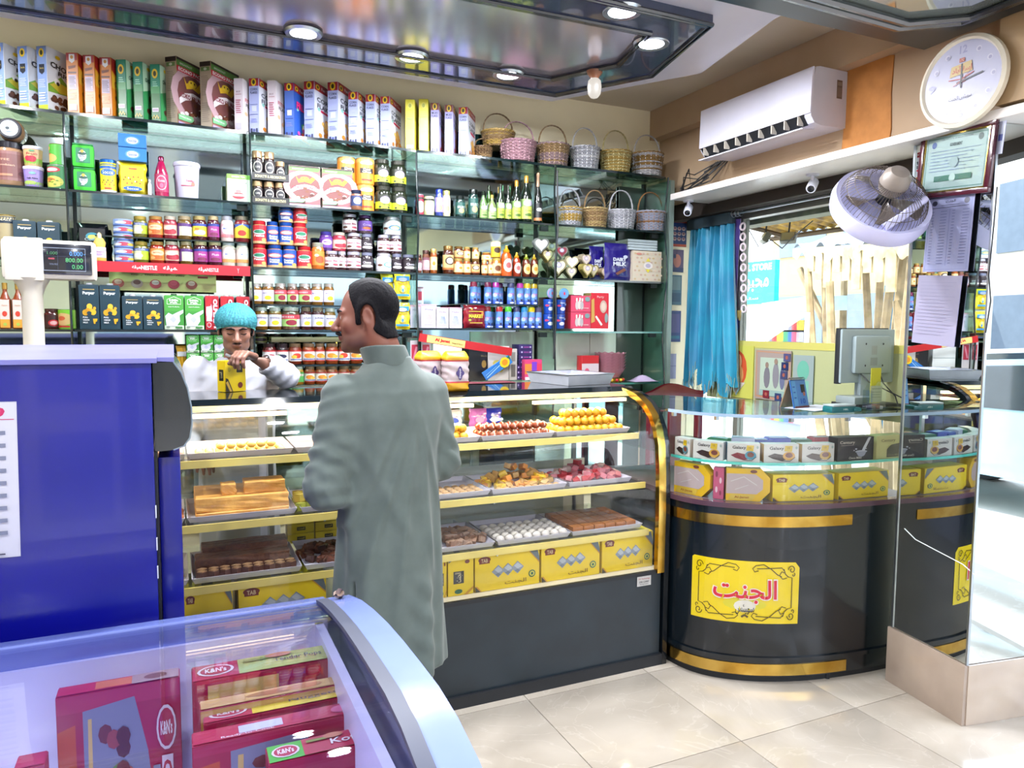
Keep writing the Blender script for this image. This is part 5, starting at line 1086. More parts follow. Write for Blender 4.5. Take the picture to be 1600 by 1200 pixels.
# fourth bay: accessory cards, red bag, spray cans
Zd = 1.536
for i, (a, b, yt, c2) in enumerate(((660,684,475,'#c9a08a'),(683,704,480,'#6a88c8'),(703,724,480,'#7a8ab8'),(645,662,476,'#a8a8b0'),(656,668,447,'#a82040'))):
    x0, z1 = sp(a, yt, SY+.02); x1, _ = sp(b, yt, SY+.02); zz = Zd if i != 4 else Zd+.12; h = z1-zz; w_ = x1-x0
    t = thing('accessory_card', ['pink card of pale cutlery picks','white card of blue picks','white card of slate blue picks, beside the red bag','white accessory card left at the divider','small card with crimson square above the pick cards'][i], 'card', ((x0+x1)/2, SY+.04-.0*i+(.03 if i in (3,) else 0)+(.05 if i == 4 else 0), zz), 0, 'hanging accessory cards')
    MB().box(-w_/2, w_/2, 0, .003, 0, h, '#d9cfe2').build('card', PRINT, t)
    pr = Pr().R(0,.92,1,1,'#d8a8b8').T('Picks', .5,.78,.5,'#5a5a7a',.07).R(.2,.15,.8,.6,'#ccd0e2')
    if i < 4:
        for j in range(5): pr.L([(.4+.05*j,.58),(.26+.12*j,.2)], .018, c2)
    else: pr.R(.25,.3,.75,.75,c2)
    ob('print', pr.flat(w_, h), t)
x0, z1 = sp(726, 475); x1, _ = sp(760, 475)
pr = Pr().R(.05,.86,.95,.95,'#6a1424').T('MARKET', .5,.52,.8,'#d8c83a',.2,bold=.05).R(.1,.76,.9,.8,'#d9b83a').R(.15,.12,.85,.16,'#d9b83a').E(.15,.3,.08,.06,'#a8b83a').E(.85,.68,.07,.06,'#c87a4a').E(.25,.9,.06,.04,'#d8c83a')
t = pillow_pack(x1-x0, .05, z1-Zd, '#8a1426', pr, 'snack_bag'); t.location = ((x0+x1)/2, SY+.04, Zd); tag(t, 'dark red snack bag with yellow lettering beside the spray cans', 'bag', G4)
psp = Pr('#5a8ad0').R(0,0,1,.25,'#3a5ab8').E(.35,.55,.14,.12,'#a8c8f0').T('Snow', .5,.66,.3,'#d8507a',.09,bold=.02).T('Spray', .5,.55,.34,'#c8406a',.08).G([(.45,.18),(.55,.18),(.58,.36),(.5,.3),(.42,.38)],'#1c2450').E(.5,.08,.12,.05,'#e8eef8')
def spray(r, h, capc):
    t = ob('spray_can', None); MB().lathe([(r*.9,0),(r,.003),(r,h*.74),(r*.9,h*.77)], 18, '#5f8ed2').build('can_body', GLOSS, t); MB().lathe([(r*.94,h*.765),(r*.96,h*.93),(r*.8,h*.985),(r*.4,h)], 18, capc).build('cap', GLOSS, t); ob('label', psp.wrap(r*4.5, h*.72, r, z0=h*.02), t); return t
up = [(737,749,'#7a1034'),(749,760,'#35506a'),(760,771,'#6a1040'),(771,782,'#344a62'),(771,785,'#a81a8a'),(785,795,'#5a1a5a'),(795,808,'#3a3c66'),(810,822,'#a8208a'),(822,832,'#c8a01c'),(832,844,'#b8921c')]
for i, (a, b, c) in enumerate(up):
    xa, ra, za = cyl(a, b, 437); put(('spr', c), lambda: spray(.021, .125, c), f'blue spray can on the small upper shelf, {nth(i,len(up))}', 'spray can', 'blue spray cans', (xa+(.01 if i in (3,) else 0), SY+.05+(.055 if i in (1,3,5) else 0), 1.673))
lo = [(760,770,'#7a1a24'),(770,780,'#4a9a3a'),(777,790,'#c8202c'),(791,804,'#5ac83a'),(805,816,'#3a3a66'),(817,828,'#2a8ac8'),(829,839,'#e0c41c'),(840,849,'#5a4a6a')]
for i, (a, b, c) in enumerate(lo):
    xa, ra, za = cyl(a, b, 477); put(('spr', c), lambda: spray(.021, .125, c), f'blue spray can under the small shelf, {nth(i,len(lo))}', 'spray can', 'blue spray cans', (xa, SY+.05+(.055 if i in (1,) else 0), Zd))
for i, c in enumerate(('#7a1a24','#7a1a24','#6a1040')):
    put(('spr', c), lambda: spray(.021, .125, c), f'maroon-capped spray can in the back row, {nth(i,3)}', 'spray can', 'blue spray cans', (sp(762,480,SY+.13)[0]+i*.045, SY+.17, Zd))
# blue tubs, pink boxes, red box
def wtub(r, h):
    t = ob('confetti_tub', None); MB().lathe([(r*.8,0),(r*.82,.003),(r,h)], 18, '#1c48a8').build('tub_body', GLOSS, t)
    ob('label', Pr().E(.5,.35,.14,.14,'#e8e8f8').E(.3,.6,.1,.08,'#d83a6a').E(.7,.7,.12,.08,'#9ac0f0').T('Star', .5,.82,.3,'#cfe0f8',.12).wrap(r*3.2, h*.9, r*.82, z0=h*.03, r1=r*.98), t); return t
for i, (a, b, k) in enumerate(((852,869,0),(871,886,0),(853,869,1),(872,887,1))):
    xa, ra, za = cyl(a, b, 485); put('wt', lambda: wtub(ra, .085), f'blue printed paper tub, {["lower left","lower right","upper left","upper right"][i]} of four', 'tub', 'blue paper tubs', (xa, SY+.05, Zd+k*.087))
for i, (px, c) in enumerate(((863,'#7a9ad8'),(882,'#5aa0d8'))):
    x, z = sp(px, 447); t = thing('round_lid', f'round blue tub lid standing upright on the tubs, {["left one with pink rim","right one"][i]}', 'lid', (x, SY+.03, Zd+.176+.031), 0, 'round tub lids')
    t.rotation_euler = (PI/2, 0, 0); MB().lathe([(.001,0),(.031,0),(.032,.006),(.028,.008),(.001,.008)], 22, c).build('lid', GLOSS, t); ob('print', Pr().E(.5,.5,.46,.46,'#c880b0' if not i else '#6ab0e0',20).E(.45,.5,.34,.38,'#6f9ad8',18).E(.5,.5,.1,.16,'#d83a5a').flat(.06,.06), t, (0,-.03,.0095), (-PI/2,0,0))
pk = Pr('#d8486a').E(.3,.4,.09,.28,'#c8c0c0').E(.42,.45,.08,.3,'#d8d0c8').E(.54,.4,.09,.28,'#b8b0b4').R(.24,.66,.32,.86,'#f0e8e0').R(.4,.68,.48,.88,'#f0e8e0').R(.52,.66,.6,.84,'#f0e8e0').E(.82,.8,.13,.15,'#7a9a9a').T('Cones', .72,.25,.34,'#f4d8d8',.1)
for i, (yt, lb) in enumerate(((480,'pink boxed glasses, lower of two'),(449,'pink boxed glasses, upper of two'))):
    boxat('pink', 892, 923, 481, Zd+i*.0995, .10, '#c83a5a', pk, lb, 'box', 'pink boxes', name='gift_box', side=Pr('#a81430'), h=.0985)
pr_ = Pr('#d01830').G([(0,.15),(.0,.8),(.15,.85),(.2,.2)],'#c8a050').E(.68,.62,.2,.18,'#c8b0a0').E(.68,.62,.13,.12,'#e0c8b8').L([(.25,.35),(.6,.1)],.06,'#efe6e0').E(.85,.3,.1,.14,'#8aa0a0').T('Party', .5,.88,.4,'#f0c0c0',.08)
boxat('redb', 924, 952, 457, Zd, .10, '#c8142a', pr_, 'tall red box of glasses right of the pink boxes', 'box', G4, name='gift_box', side=Pr('#a8905a'))
# ------------------------------------------------------------- low milk packs beside the worker
pmk = pml
hk = sp(300, 523)[1]-sp(300, 551)[1]
for k in range(5):
    for j, (a, b) in enumerate(((291,312),(313,333),(334,355))):
        if k > 2: continue
        x0, _ = sp(a, 540, SY+.03); x1, _ = sp(b, 540, SY+.03); z = LV['6']+.001+k*(hk*.985)
        put('mks', lambda: cbox(x1-x0-.001, .05, hk*.98, '#2f7a34', pmk, Pr('#2f7a34'), name='milk_pack', flap=False), f'small green milk pack, {nth(j,3)} in the {["bottom","middle","top"][k]} layer left of the worker', 'milk pack', 'stacked small milk packs', (x0, SY+.03, z))
x0, z1 = sp(278, 541); x1, z0 = sp(291, 576)
t = pillow_pack(x1-x0+.015, .03, z1-LV['6'], '#e8b020', Pr().R(0,.85,1,1,'#e8e8f0'), 'snack_pouch'); t.location = ((x0+x1)/2, SY+.08, LV['6']+.001); tag(t, 'yellow pouch left of the small green milk packs', 'pouch', G4)
# ------------------------------------------------------------- inside the sweets case
TRAYW = pm('white_tray_plastic', '#b9b8c6', .25, noise=.03)
def xa_(px, py, Y): return P(px, py, 1, Y).x
TR = {}
def case_tray(x0, x1, z, y0=2.88, d=.30, lb='', lvl=''):
    w_ = x1-x0; k = round(w_/.01)*.01
    def mk():
        t = ob('sweet_tray', None); m = MB(); h = .022; g = .010
        m.box(-k/2+g, k/2-g, g, d-g, 0, .003)
        o = [(-k/2,0),(k/2,0),(k/2,d),(-k/2,d)]; i = [(-k/2+g,g),(k/2-g,g),(k/2-g,d-g),(-k/2+g,d-g)]
        m.add([(x,y,h) for x,y in o]+[(x,y,0) for x,y in i]+[(x*.985,y if y else .003,h) for x,y in o]+[(x*.99,y,.003) for x,y in i],
              [(0,1,5,4),(1,2,6,5),(2,3,7,6),(3,0,4,7),(9,8,12,13),(10,9,13,14),(11,10,14,15),(8,11,15,12),(0,8,9,1),(1,9,10,2),(2,10,11,3),(3,11,8,0)])
        m.build('tray_body', TRAYW, t); return t
    put(('tr', k, d), mk, lb, 'tray', 'white trays in the sweets case', ((x0+x1)/2, y0, z)); return (x0+x1)/2, y0, z+.003, k, d
SWM = pm('milk_sweet', attr=True, rough=.45, noise=.18, scale=90, bump=.25)
SYR = pm('syrup_sweet', attr=True, rough=.16, noise=.2, scale=50, coat=.4)
def ball(key, r, c, mat, name, sq=.88, stripe=None):
    def mk():
        m = MB().sphere((0,0,r*sq), (r, r, r*sq), c, 12, 8)
        if stripe: m.tube([(math.cos(a)*r*1.0*0, math.sin(a)*r*1.0, r*sq+math.cos(a)*r*sq) for a in [PI*i/8-PI/2 for i in range(9)]], r*.12, 5, stripe)
        o = m.build(name, mat); return o
    return key, mk
def lay(key, mk, spots, label, cat, group):
    for q in spots:
        i, n, j, lv = q[4:] if len(q) > 4 else (0, 1, 0, 0)
        lb = label if len(q) < 5 else f'{label}, {"upper layer " if lv else ""}row {ORD[j]} from front, {nth(i,n)}'
        put(key, mk, lb, cat, group, q[:3], q[3])
T1, T2, T3 = 1.060, .840, .627
def gridspots(c, nx, ny, dx, dy, z=0, x_off=0, y_off=.03, jit=.001, rz=0):
    x, y, zz, w_, d = c
    return [(x+x_off+(i-(nx-1)/2)*dx+random.uniform(-jit,jit), y+y_off+j*dy+random.uniform(-jit,jit), zz+z, rz+random.uniform(-.1,.1), i, nx, j, z > .01) for j in range(ny) for i in range(nx)]
YB_, ORB, GJ = '#e8ac2a', '#d98a3a', '#a8481c'
A = xa_
c = case_tray(A(293,700,2.88), A(458,695,2.88), T1, lb='white tray of small yellow sweets, upper shelf, left of the customer')
k, mk = ball('ybit', .017, '#ffd060', SWM, 'yellow_sweet', .7)
lay(k, mk, gridspots(c, 9, 3, .036, .036)+gridspots(c, 6, 2, .036, .036, .022, .02, .045), 'small yellow sweet, upper left tray', 'sweet', 'round yellow sweets')
c = case_tray(A(462,695,2.88), A(640,690,2.88), T1, lb='white tray of orange sweets, upper shelf, partly behind the customer')
k, mk = ball('orb', .019, '#dd8a48', SWM, 'orange_sweet', .8)
lay(k, mk, gridspots(c, 4, 2, .045, .05, 0, -.06), 'round orange sweet beside customer', 'sweet', 'round orange sweets')
c = case_tray(A(230,700,2.88), A(290,700,2.88), T1, lb='white tray half hidden by the blue chiller, upper shelf')
k, mk = ball('pks', .018, '#d8907a', SWM, 'pink_sweet', .8); lay(k, mk, gridspots(c, 3, 3, .04, .045), 'pink sweet beside blue chiller', 'sweet', 'pink sweets')
c = case_tray(A(648,690,2.88), A(750,683,2.88), T1, lb='white tray of yellow balls just right of the customer')
k, mk = ball('lad', .0195, '#ffc024', SWM, 'yellow_ladoo', .95)
LL = 'round yellow ladoo in neat rows on the upper shelf'
lay(k, mk, gridspots(c, 5, 3, .041, .042)+gridspots(c, 4, 2, .041, .042, .033, .02, .045), 'yellow ladoo right of customer', 'sweet', 'yellow ladoos beside the customer')
c = case_tray(A(753,684,2.88), A(866,676,2.88), T1, lb='white tray of brown gulab jamun on the upper shelf')
k, mk = ball('gj', .019, GJ, SYR, 'brown_gulab_jamun', .85, '#ead8b8')
lay(k, mk, gridspots(c, 9, 3, .036, .05, 0, 0, .03)+gridspots(c, 9, 2, .036, .05, .03, .0, .055), 'brown gulab jamun with stripe', 'sweet', 'gulab jamuns')
c = case_tray(A(869,676,2.88), A(985,668,2.88), T1, lb='white tray of stacked yellow ladoos at the right end, upper shelf')
lay('lad', None, gridspots(c, 9, 4, .038, .042)+gridspots(c, 8, 3, .038, .042, .034, 0, .06)+gridspots(c, 6, 2, .038, .042, .068, 0, .085), 'yellow ladoo at right end', 'sweet', 'stacked yellow ladoos')
# middle shelf
c = case_tray(A(293,812,2.83), A(463,798,2.83), T2, 2.82, .32, 'white tray carrying the big yellow barfi slabs, middle shelf')
BAR = pm('yellow_barfi', '#dca54e', .55, c2='#cf9440', scale=30, bump=.3)
def slab(x0, x1, y0, y1, z0, z1, label, mat=BAR, cat='sweet slab', grp='yellow barfi slabs', name='barfi_slab'):
    m = MB(); nx = max(2, int((x1-x0)/.02))
    bm = bmesh.new(); bmesh.ops.create_cube(bm, size=1)
    for v in bm.verts: v.co = Vector(((x0+x1)/2+v.co.x*(x1-x0), (y0+y1)/2+v.co.y*(y1-y0), (z0+z1)/2+v.co.z*(z1-z0)))
    bmesh.ops.subdivide_edges(bm, edges=bm.edges[:], cuts=4, use_grid_fill=True)
    for v in bm.verts: v.co += Vector((random.uniform(-.0015,.0015), random.uniform(-.0015,.0015), random.uniform(-.0015,.0015) if v.co.z > z0+.001 else 0))
    bmesh.ops.bevel(bm, geom=[e for e in bm.edges if e.calc_face_angle(0) > .8], offset=.002, segments=1, affect='EDGES')
    o = m.bm(bm, None, False).build(name, mat); return tag(o, label, cat, grp)
x, y, z, w_, d = c
slab(x-.16, x+.165, y+.03, y+.28, z, z+.022, 'thin pale yellow barfi sheet at the bottom of the pile')
slab(x-.16, x+.165, y+.035, y+.28, z+.0225, z+.075, 'largest yellow barfi block resting on the thin sheet')
slab(x-.07, x-.02, y+.06, y+.13, z+.0755, z+.115, 'small yellow barfi cube on top of the largest block')
slab(x+.01, x+.155, y+.06, y+.16, z+.0755, z+.118, 'long yellow barfi block on top of the largest block, right')
c = case_tray(A(468,798,2.83), A(560,790,2.83), T2, 2.82, .32, 'white tray of green and yellow zigzag barfi left of the customer')
def wedge(cc):
    def mk():
        return MB().prism([(-.02,0),(0,-.014),(.02,0),(0,.014)], 0, .03, cc).build('barfi_piece', SWM)
    return mk
lay('wg', wedge('#b9c04a'), gridspots(c, 5, 4, .042, .030, 0, -.02), 'green diamond barfi', 'sweet', 'green diamond barfi pieces')
lay('wy', wedge('#e2c44a'), gridspots(c, 5, 3, .042, .030, .0305, -.02, .05), 'yellow diamond barfi', 'sweet', 'yellow diamond barfi pieces')
c = case_tray(A(225,815,2.83), A(289,812,2.83), T2, 2.82, .32, 'white tray half hidden by the blue chiller, middle shelf')
lay('orb', None, gridspots(c, 3, 3, .045, .05), 'orange sweet, middle tray by chiller', 'sweet', 'orange sweets beside the chiller')
c = case_tray(A(640,785,2.83), A(765,769,2.83), T2, 2.82, .32, 'white tray of small beige sweets, middle shelf right of customer')
k, mk = ball('bei', .017, '#d8a868', SWM, 'beige_sweet', .6)
lay(k, mk, gridspots(c, 7, 4, .036, .036, 0, .03), 'small flat beige sweet', 'sweet', 'flat beige sweets')
def chunk(cc, s=.018):
    def mk():
        return MB().bbox(-s, s, -s*.8, s*.8, 0, s*1.3, .003, cc).build('sweet_cube', SWM)
    return mk
def heap(c, keys, n, rx, ry, hz, label, group, y_off=.15, x_off=0):
    x, y, z, w_, d = c
    for i in range(n):
        a, q = random.uniform(0, 2*PI), math.sqrt(random.random()); px_, py_ = math.cos(a)*q*rx, math.sin(a)*q*ry
        kk = random.choice(keys); o = put(kk[0], chunk(kk[1]), label % kk[2], 'sweet', group+kk[2], (x+x_off+px_, y+y_off+py_, z+hz*(1-q)*random.random()))
        o.rotation_euler = (random.uniform(-.5,.5), random.uniform(-.5,.5), random.uniform(0,3))
c = case_tray(A(768,770,2.83), A(884,757,2.83), T2, 2.82, .32, 'white tray heaped with yellow and orange cube sweets')
heap(c, [('cy','#ffd030','yellow'),('co','#f8a030','orange'),('ct','#d8a85a','tan')], 85, .17, .12, .09, '%s cube sweet in the mixed yellow heap', 'mixed heap, ', .16)
lay('bei', None, gridspots(c, 9, 1, .034, .03, 0, 0, .025), 'beige sweet before yellow heap', 'sweet', 'beige sweets before the yellow heap')
c = case_tray(A(888,757,2.83), A(985,747,2.83), T2, 2.82, .32, 'white tray heaped with red and pink square sweets')
heap(c, [('cr','#c8202c','red'),('cp','#e2808a','pink'),('cw','#eac8c0','pale')], 80, .17, .12, .09, '%s square sweet in the red heap', 'red heap, ', .16)
# lower shelf
c = case_tray(A(300,915,2.79), A(472,900,2.79), T3, 2.785, .34, 'white tray of brown chocolate barfi with diamond edge, lower shelf')
x, y, z, w_, d = c
CHB = pm('chocolate_barfi', '#7a4c30', .5, c2='#5f3622', scale=60, bump=.4)
slab(x-.175, x+.16, y+.10, y+.19, z, z+.055, 'long brown nut barfi block behind the diamond row', CHB, grp='brown barfi blocks')
slab(x-.15, x+.165, y+.20, y+.29, z, z+.07, 'rearmost brown nut barfi block on the lower shelf', CHB, grp='brown barfi blocks')
lay('wb', wedge('#6a3c28'), gridspots(c, 9, 2, .0385, .028, 0, 0, .035), 'brown diamond barfi', 'sweet', 'brown diamond barfi pieces')
lay('wbt', lambda: MB().prism([(-.017,0),(0,-.011),(.017,0),(0,.011)], 0, .004, '#d8a878').build('barfi_piece', SWM), [(a, b, zz+.030, 0) for a, b, zz, *_ in gridspots(c, 9, 2, .0385, .028, 0, 0, .035)], 'thin pale barfi slice lying on a brown diamond', 'sweet', 'pale barfi slices')
c = case_tray(A(476,898,2.79), A(575,890,2.79), T3, 2.785, .34, 'white tray of dark brown halwa beside the customer')
heap(c, [('cd','#5a2c1c','dark brown'),('ce','#7a4028','brown')], 70, .12, .13, .02, '%s halwa lump beside the customer', 'halwa, ', .16)
c = case_tray(A(225,920,2.79), A(296,915,2.79), T3, 2.785, .34, 'white tray half hidden by the blue chiller, lower shelf')
lay('bei', None, gridspots(c, 3, 4, .04, .05), 'beige sweet, lowest tray by chiller', 'sweet', 'beige sweets beside the chiller')
c = case_tray(A(640,876,2.79), A(773,856,2.79), T3, 2.785, .34, 'white tray of small brown nut sweets right of the customer')
heap(c, [('nb','#a8785a','brown nut'),('nc','#c09a80','light nut')], 90, .16, .13, .02, '%s sweet on the low tray right of customer', 'nut sweets, ', .16, .03)
c = case_tray(A(777,858,2.79), A(890,844,2.79), T3, 2.785, .34, 'white tray of white balls on the lower shelf')
k, mk = ball('wh', .021, '#f4ece0', SWM, 'white_sweet', .8)
lay(k, mk, gridspots(c, 8, 5, .043, .045), 'round white milk sweet', 'sweet', 'round white sweets')
c = case_tray(A(893,844,2.79), A(1003,832,2.79), T3, 2.785, .34, 'white tray of orange brown barfi at the right end')
x, y, z, w_, d = c
for j in range(4):
    for i in range(6):
        put('obar', lambda: MB().bbox(-.026,.026,-.033,.033,0,.03,.003,'#c47a3c').build('barfi_square', SWM), f'orange brown barfi square, row {ORD[j]} from front, {nth(i,6)}', 'sweet', 'orange brown barfi squares', (x+(i-2.5)*.056, y+.06+j*.07, z))
# small yellow boxes and a chocolate grid at the back of the lower shelf
pj = Pr('#e2c81a').R(.1,.1,.3,.9,'#e2c81a').R(.35,.3,.68,.72,'#1c1a16').T(JANNAT, .515,.52,.24,'#e8d84a',.24)
for j in range(3):
    for i in range(3):
        xx = A(450,830,3.14)+i*.115; put('smb', lambda: cbox(.11, .06, .04, '#dcc21a', pj, name='sweet_box', flap=False), f'small yellow sweet box at the back, {["bottom","middle","top"][j]} layer, {nth(i,3)}', 'sweet box', 'small yellow boxes at the back', (xx, 3.16, T3+j*.0415))
# big yellow boxes on the case floor
def jbox_front(logo=True, diam=True):
    p = Pr('#ffdc10')
    p.E(.14,.82,.095,.085,'#7a2a1c').R(.06,.72,.22,.8,'#7a2a1c').T('TAB', .14,.8,.1,'#e8cfa0',.1,bold=.02)
    p.G([(.8,1),(.96,1),(1,.72),(1,.6)], '#6d7a80').G([(.78,1),(.8,1),(1,.6),(1,.56)], '#d89a2a').G([(0,0),(.08,0),(0,.15)], '#3c3424').G([(0,.15),(.03,.15),(.1,0),(.08,0)], '#d89a2a')
    if diam:
        for i in range(3): x = .35+.15*i; y = .48+.02*i; p.G([(x,y+.17),(x+.1,y),(x,y-.17),(x-.1,y)], '#9aa4ac').G([(x,y+.13),(x+.08,y+.01),(x,y-.04),(x-.06,y+.05)], '#c3ccd2').G([(x,y-.04),(x+.04,y-.09),(x,y-.14),(x-.05,y-.08)], '#7d8890')
        p.T(JANNAT, .62,.15,.34,'#8a6a14',.13)
    else: p.R(.36,.16,.68,.42,'#16150f').T(JANNAT, .52,.32,.26,'#e8dcb0',.13).T(SWEETS, .52,.21,.14,'#e8dcb0',.06).T('The Golden Taste', .52,.48,.36,'#8a6a14',.04)
    return p.E(.88,.3,.055,.1,'#2a6a4a').E(.88,.3,.04,.07,'#e2d84a').E(.88,.3,.02,.04,'#2a6a4a')
jtop = Pr('#fff020').R(.38,.2,.62,.75,'#1d1a14')
BX = [(285,366,918,970,False,'yellow sweet box with black label at the left end of case floor'),(372,512,912,960,True,'long yellow sweet box beside the chiller, case floor'),
 (742,845,862,938,True,'yellow sweet box with three grey diamonds, right of the narrow boxes'),(846,939,848,920,True,'yellow sweet box with three grey diamonds, middle of the case floor'),(941,1022,835,903,True,'yellow sweet box with three grey diamonds, right end of the case floor')]
for i, (a, b, yt, yb, dm, lb) in enumerate(BX):
    x0, x1 = A(a, yt, 2.775), A(b, yt, 2.775); h = .165
    t = cbox(x1-x0-.006, .20, h, '#f6d010', jbox_front(True, dm), Pr('#f6d010').R(.3,.3,.6,.6,'#1d1a14'), jtop, 'sweet_box', flap=False); t.location = (x0, 2.775, .445); tag(t, lb, 'sweet box', 'yellow boxes on the case floor')
for i, (a, b) in enumerate(((686,699),(700,741))):
    x0, x1 = A(a, 880, 2.775), A(b, 880, 2.775)
    p = Pr('#ffdc10').R(.2,.3,.62,.62,'#1d1a14').T(JANNAT, .41,.46,.3,'#e8dcb0',.26,rot=90).E(.75,.85,.1,.05,'#7a2a1c').E(.4,.1,.16,.06,'#2a6a4a').G([(0,1),(.3,1),(0,.85)],'#6d7a80').G([(.6,0),(1,.2),(1,.14),(.75,0)],'#d89a2a')
    t = cbox(x1-x0-.003, .2, .165, '#f6d010', p, Pr('#f6d010'), jtop, 'sweet_box', flap=False); t.location = (x0, 2.775, .445); tag(t, ('narrow yellow box end just right of the customer','yellow box standing on edge left of the diamond boxes')[i], 'sweet box', 'yellow boxes on the case floor')
# pouches at the back of the upper shelf
for i, (px, c1) in enumerate(((712,'#dfe3ee'),(752,'#c87ad8'),(775,'#2a3ac8'))):
    x = A(px, 650, 3.18); t = pillow_pack(.09, .04, .10, c1, Pr().E(.5,.5,.3,.2,['#3a5ac8','#e8b0e8','#b8d0f0'][i]).T('Candy',.5,.75,.5,['#2a3a9a','#fff','#fff'][i],.12), 'candy_pouch'); t.location = (x, 3.22, T1); tag(t, ['white and blue candy pouch at the back right of customer','pink candy pouch behind the gulab jamuns','dark blue candy pouch behind the gulab jamuns'][i], 'pouch', 'pouches behind the sweets')
# ------------------------------------------------------------- things on the case top
TZ = CT+.001
def corner_tray():
    f = Vector((1.712, 3.095, 0)); l = Vector((1.655, 3.44, 0)); r = Vector((2.005, 3.150, 0))
    u = (l-f); base = [f, r, f+u+(r-f), l]; cen = (base[0]+base[1]+base[2]+base[3])/4
    t = thing('serving_tray', 'large silver metal tray with plastic film on the case top', 'tray', (cen.x, cen.y, TZ))
    rim = [Vector((p.x-cen.x, p.y-cen.y, .052)) for p in base]; bot = [Vector((p.x*.90, p.y*.90, 0)) for p in rim]
    inn = [Vector((p.x*.985, p.y*.985, .052)) for p in rim]; bi = [Vector((p.x*.89, p.y*.89, .003)) for p in rim]
    fs = []
    for i in range(4):
        j = (i+1)%4; fs += [(i,j,4+j,4+i),(8+j,8+i,12+i,12+j),(j,i,8+i,8+j)]
    fs += [(4,5,6,7),(15,14,13,12)]
    MB().add(rim+bot+inn+bi, fs).build('tray_body', TRAYM, t)
    MB().tube(rim, .003, 6, closed=True).build('rim', STEEL, t)
    a, b, c_, d_ = [p*.98 for p in rim]
    def fn(u_, v_):
        p = (a*(1-u_)+b*u_)*(1-v_)+(d_*(1-u_)+c_*u_)*v_; e = 4*u_*(1-u_)*4*v_*(1-v_)
        return (p.x, p.y, .053-.02*min(1, e*1.4)+.004*math.sin(u_*21+v_*13)*e+.003*math.sin(v_*37-u_*9)*e)
    MB().grid(fn, 26, 20).build('plastic_film', glass('plastic_film', '#f4f4fa', 1.5, .12, extra=.12), t); return t
corner_tray()
def bread(x, y, rz, lb):
    def mk():
        t = ob('bread_pack', None)
        def cf(u, v): return '#e2a81a' if v < .2 else ('#c8283a' if v < .235 else ('#d9c8cc' if v < .74 else ('#c8283a' if v < .775 else '#e8b41c')))
        nu, nv = 24, 28; m = MB()
        def fn(u, v):
            a = 2*PI*u; sx_ = .056*(1 if v < .82 else 1-.25*((v-.82)/.18)**2); k = .045*(1-.75*max(0,(v-.86)/.14)**1.5)*(1-.5*max(0,(.06-v)/.06))
            q = 4; x_ = sx_*math.copysign(abs(math.cos(a))**(2/q), math.cos(a)); y_ = k*math.copysign(abs(math.sin(a))**(2/q), math.sin(a))
            return (x_+.002*math.sin(v*40+a), y_+.0025*math.sin(v*26+a*3), .175*v)
        m.grid(fn, nu, nv, cf=cf); m.v.append((0,0,.175)); k0 = len(m.v)-1
        for i in range(nu): m.f.append((nv*(nu+1)+i, nv*(nu+1)+i+1, k0)); m.c.append('#e8b41c'); m.sm.append(True)
        m.build('pack_body', PRINT, t)
        ob('print', Pr().E(.5,.5,.13,.36,'#4a3a7a').E(.5,.5,.22,.16,'#4a3a7a').T('Danpak', .5,.5,.12,'#e2dcea',.5,rot=90,bold=.02).flat(.09, .085, base=.004), t, (.004, -.0455, .038)); return t
    return put('bread', mk, lb, 'bread pack', 'yellow and white bread packs', (x, y, TZ), rz)
q = P(717, 612, 2, TZ); bread(q.x, q.y+.05, .05, 'front right yellow and white bread pack on the case top')
q = P(681, 612, 2, TZ); bread(q.x-.01, q.y+.075, .25, 'yellow and white bread pack partly behind the customer shoulder')
Z5 = 1.241
MB().box(DIV[3]+.005, DIV[4]-.005, SY, MY-.012, Z5-.009, Z5-.001).build('glass_shelf', SHELFG, unit)
bn0, bn1 = P(655, 527, 1, 3.80), P(800, 550, 1, 3.80)
t = thing('red_banner', 'slanting red banner strip with yellow panel and shop name', 'banner', (bn0.x, 3.80, bn0.z), 0); L_ = (bn1-bn0).length; t.rotation_euler = (0, math.atan2(bn0.z-bn1.z, bn1.x-bn0.x), 0)
MB().box(0, L_, 0, .004, -.022, .022, '#b8141c').build('banner_strip', PRINT, t)
ob('print', Pr().R(.08,.06,.48,.94,'#e6d27a').T('Al Janat', .24,.5,.16,'#c81c20',.5,bold=.05).T('Sweets & Bakers', .40,.45,.12,'#6a1a14',.2).flat(L_, .044), t, (L_/2, 0, -.022))
MB().box(.01,.016,.004,.05,-.02,Zd-.01-bn0.z+.0,'#5a1014').box(L_-.02,L_-.014,.004,.03,-.02,.02,'#5a1014').build('hanger', PRINT, t)
def standcard(a, b, yt, Y, zb, c, pr, lb, cat='card', d=.006, rz=0, ry=0, name='gift_card', side=None, grp='goods under the red banner'):
    x0, z1 = sp(a, yt, Y); x1, _ = sp(b, yt, Y); t = cbox(x1-x0, d, z1-zb, c, pr, side, None, name, flap=False); t.location = (x0, Y, zb); t.rotation_euler = (0, ry, rz); return tag(t, lb, cat, grp)
standcard(733, 764, 543, 3.86, Z5, '#15161c', Pr('#17181f').R(.6,.3,.95,.9,'#23202c').E(.75,.5,.12,.12,'#9a7a3a').T('Black', .75,.75,.3,'#8a7a5a',.05), 'black gift box behind the floral card', 'box', .10, name='gift_box')
standcard(763, 796, 541, 3.84, Z5, '#d9d4d0', Pr('#dcd6d2').T('Mini Bakes', .5,.88,.6,'#5a5048',.06).E(.4,.5,.2,.1,'#d8c86a').E(.7,.6,.14,.08,'#e2d8a8').E(.3,.25,.14,.08,'#d8c88a').E(.6,.3,.1,.07,'#cfc060'), 'white card with pale yellow flowers', 'card', .01)
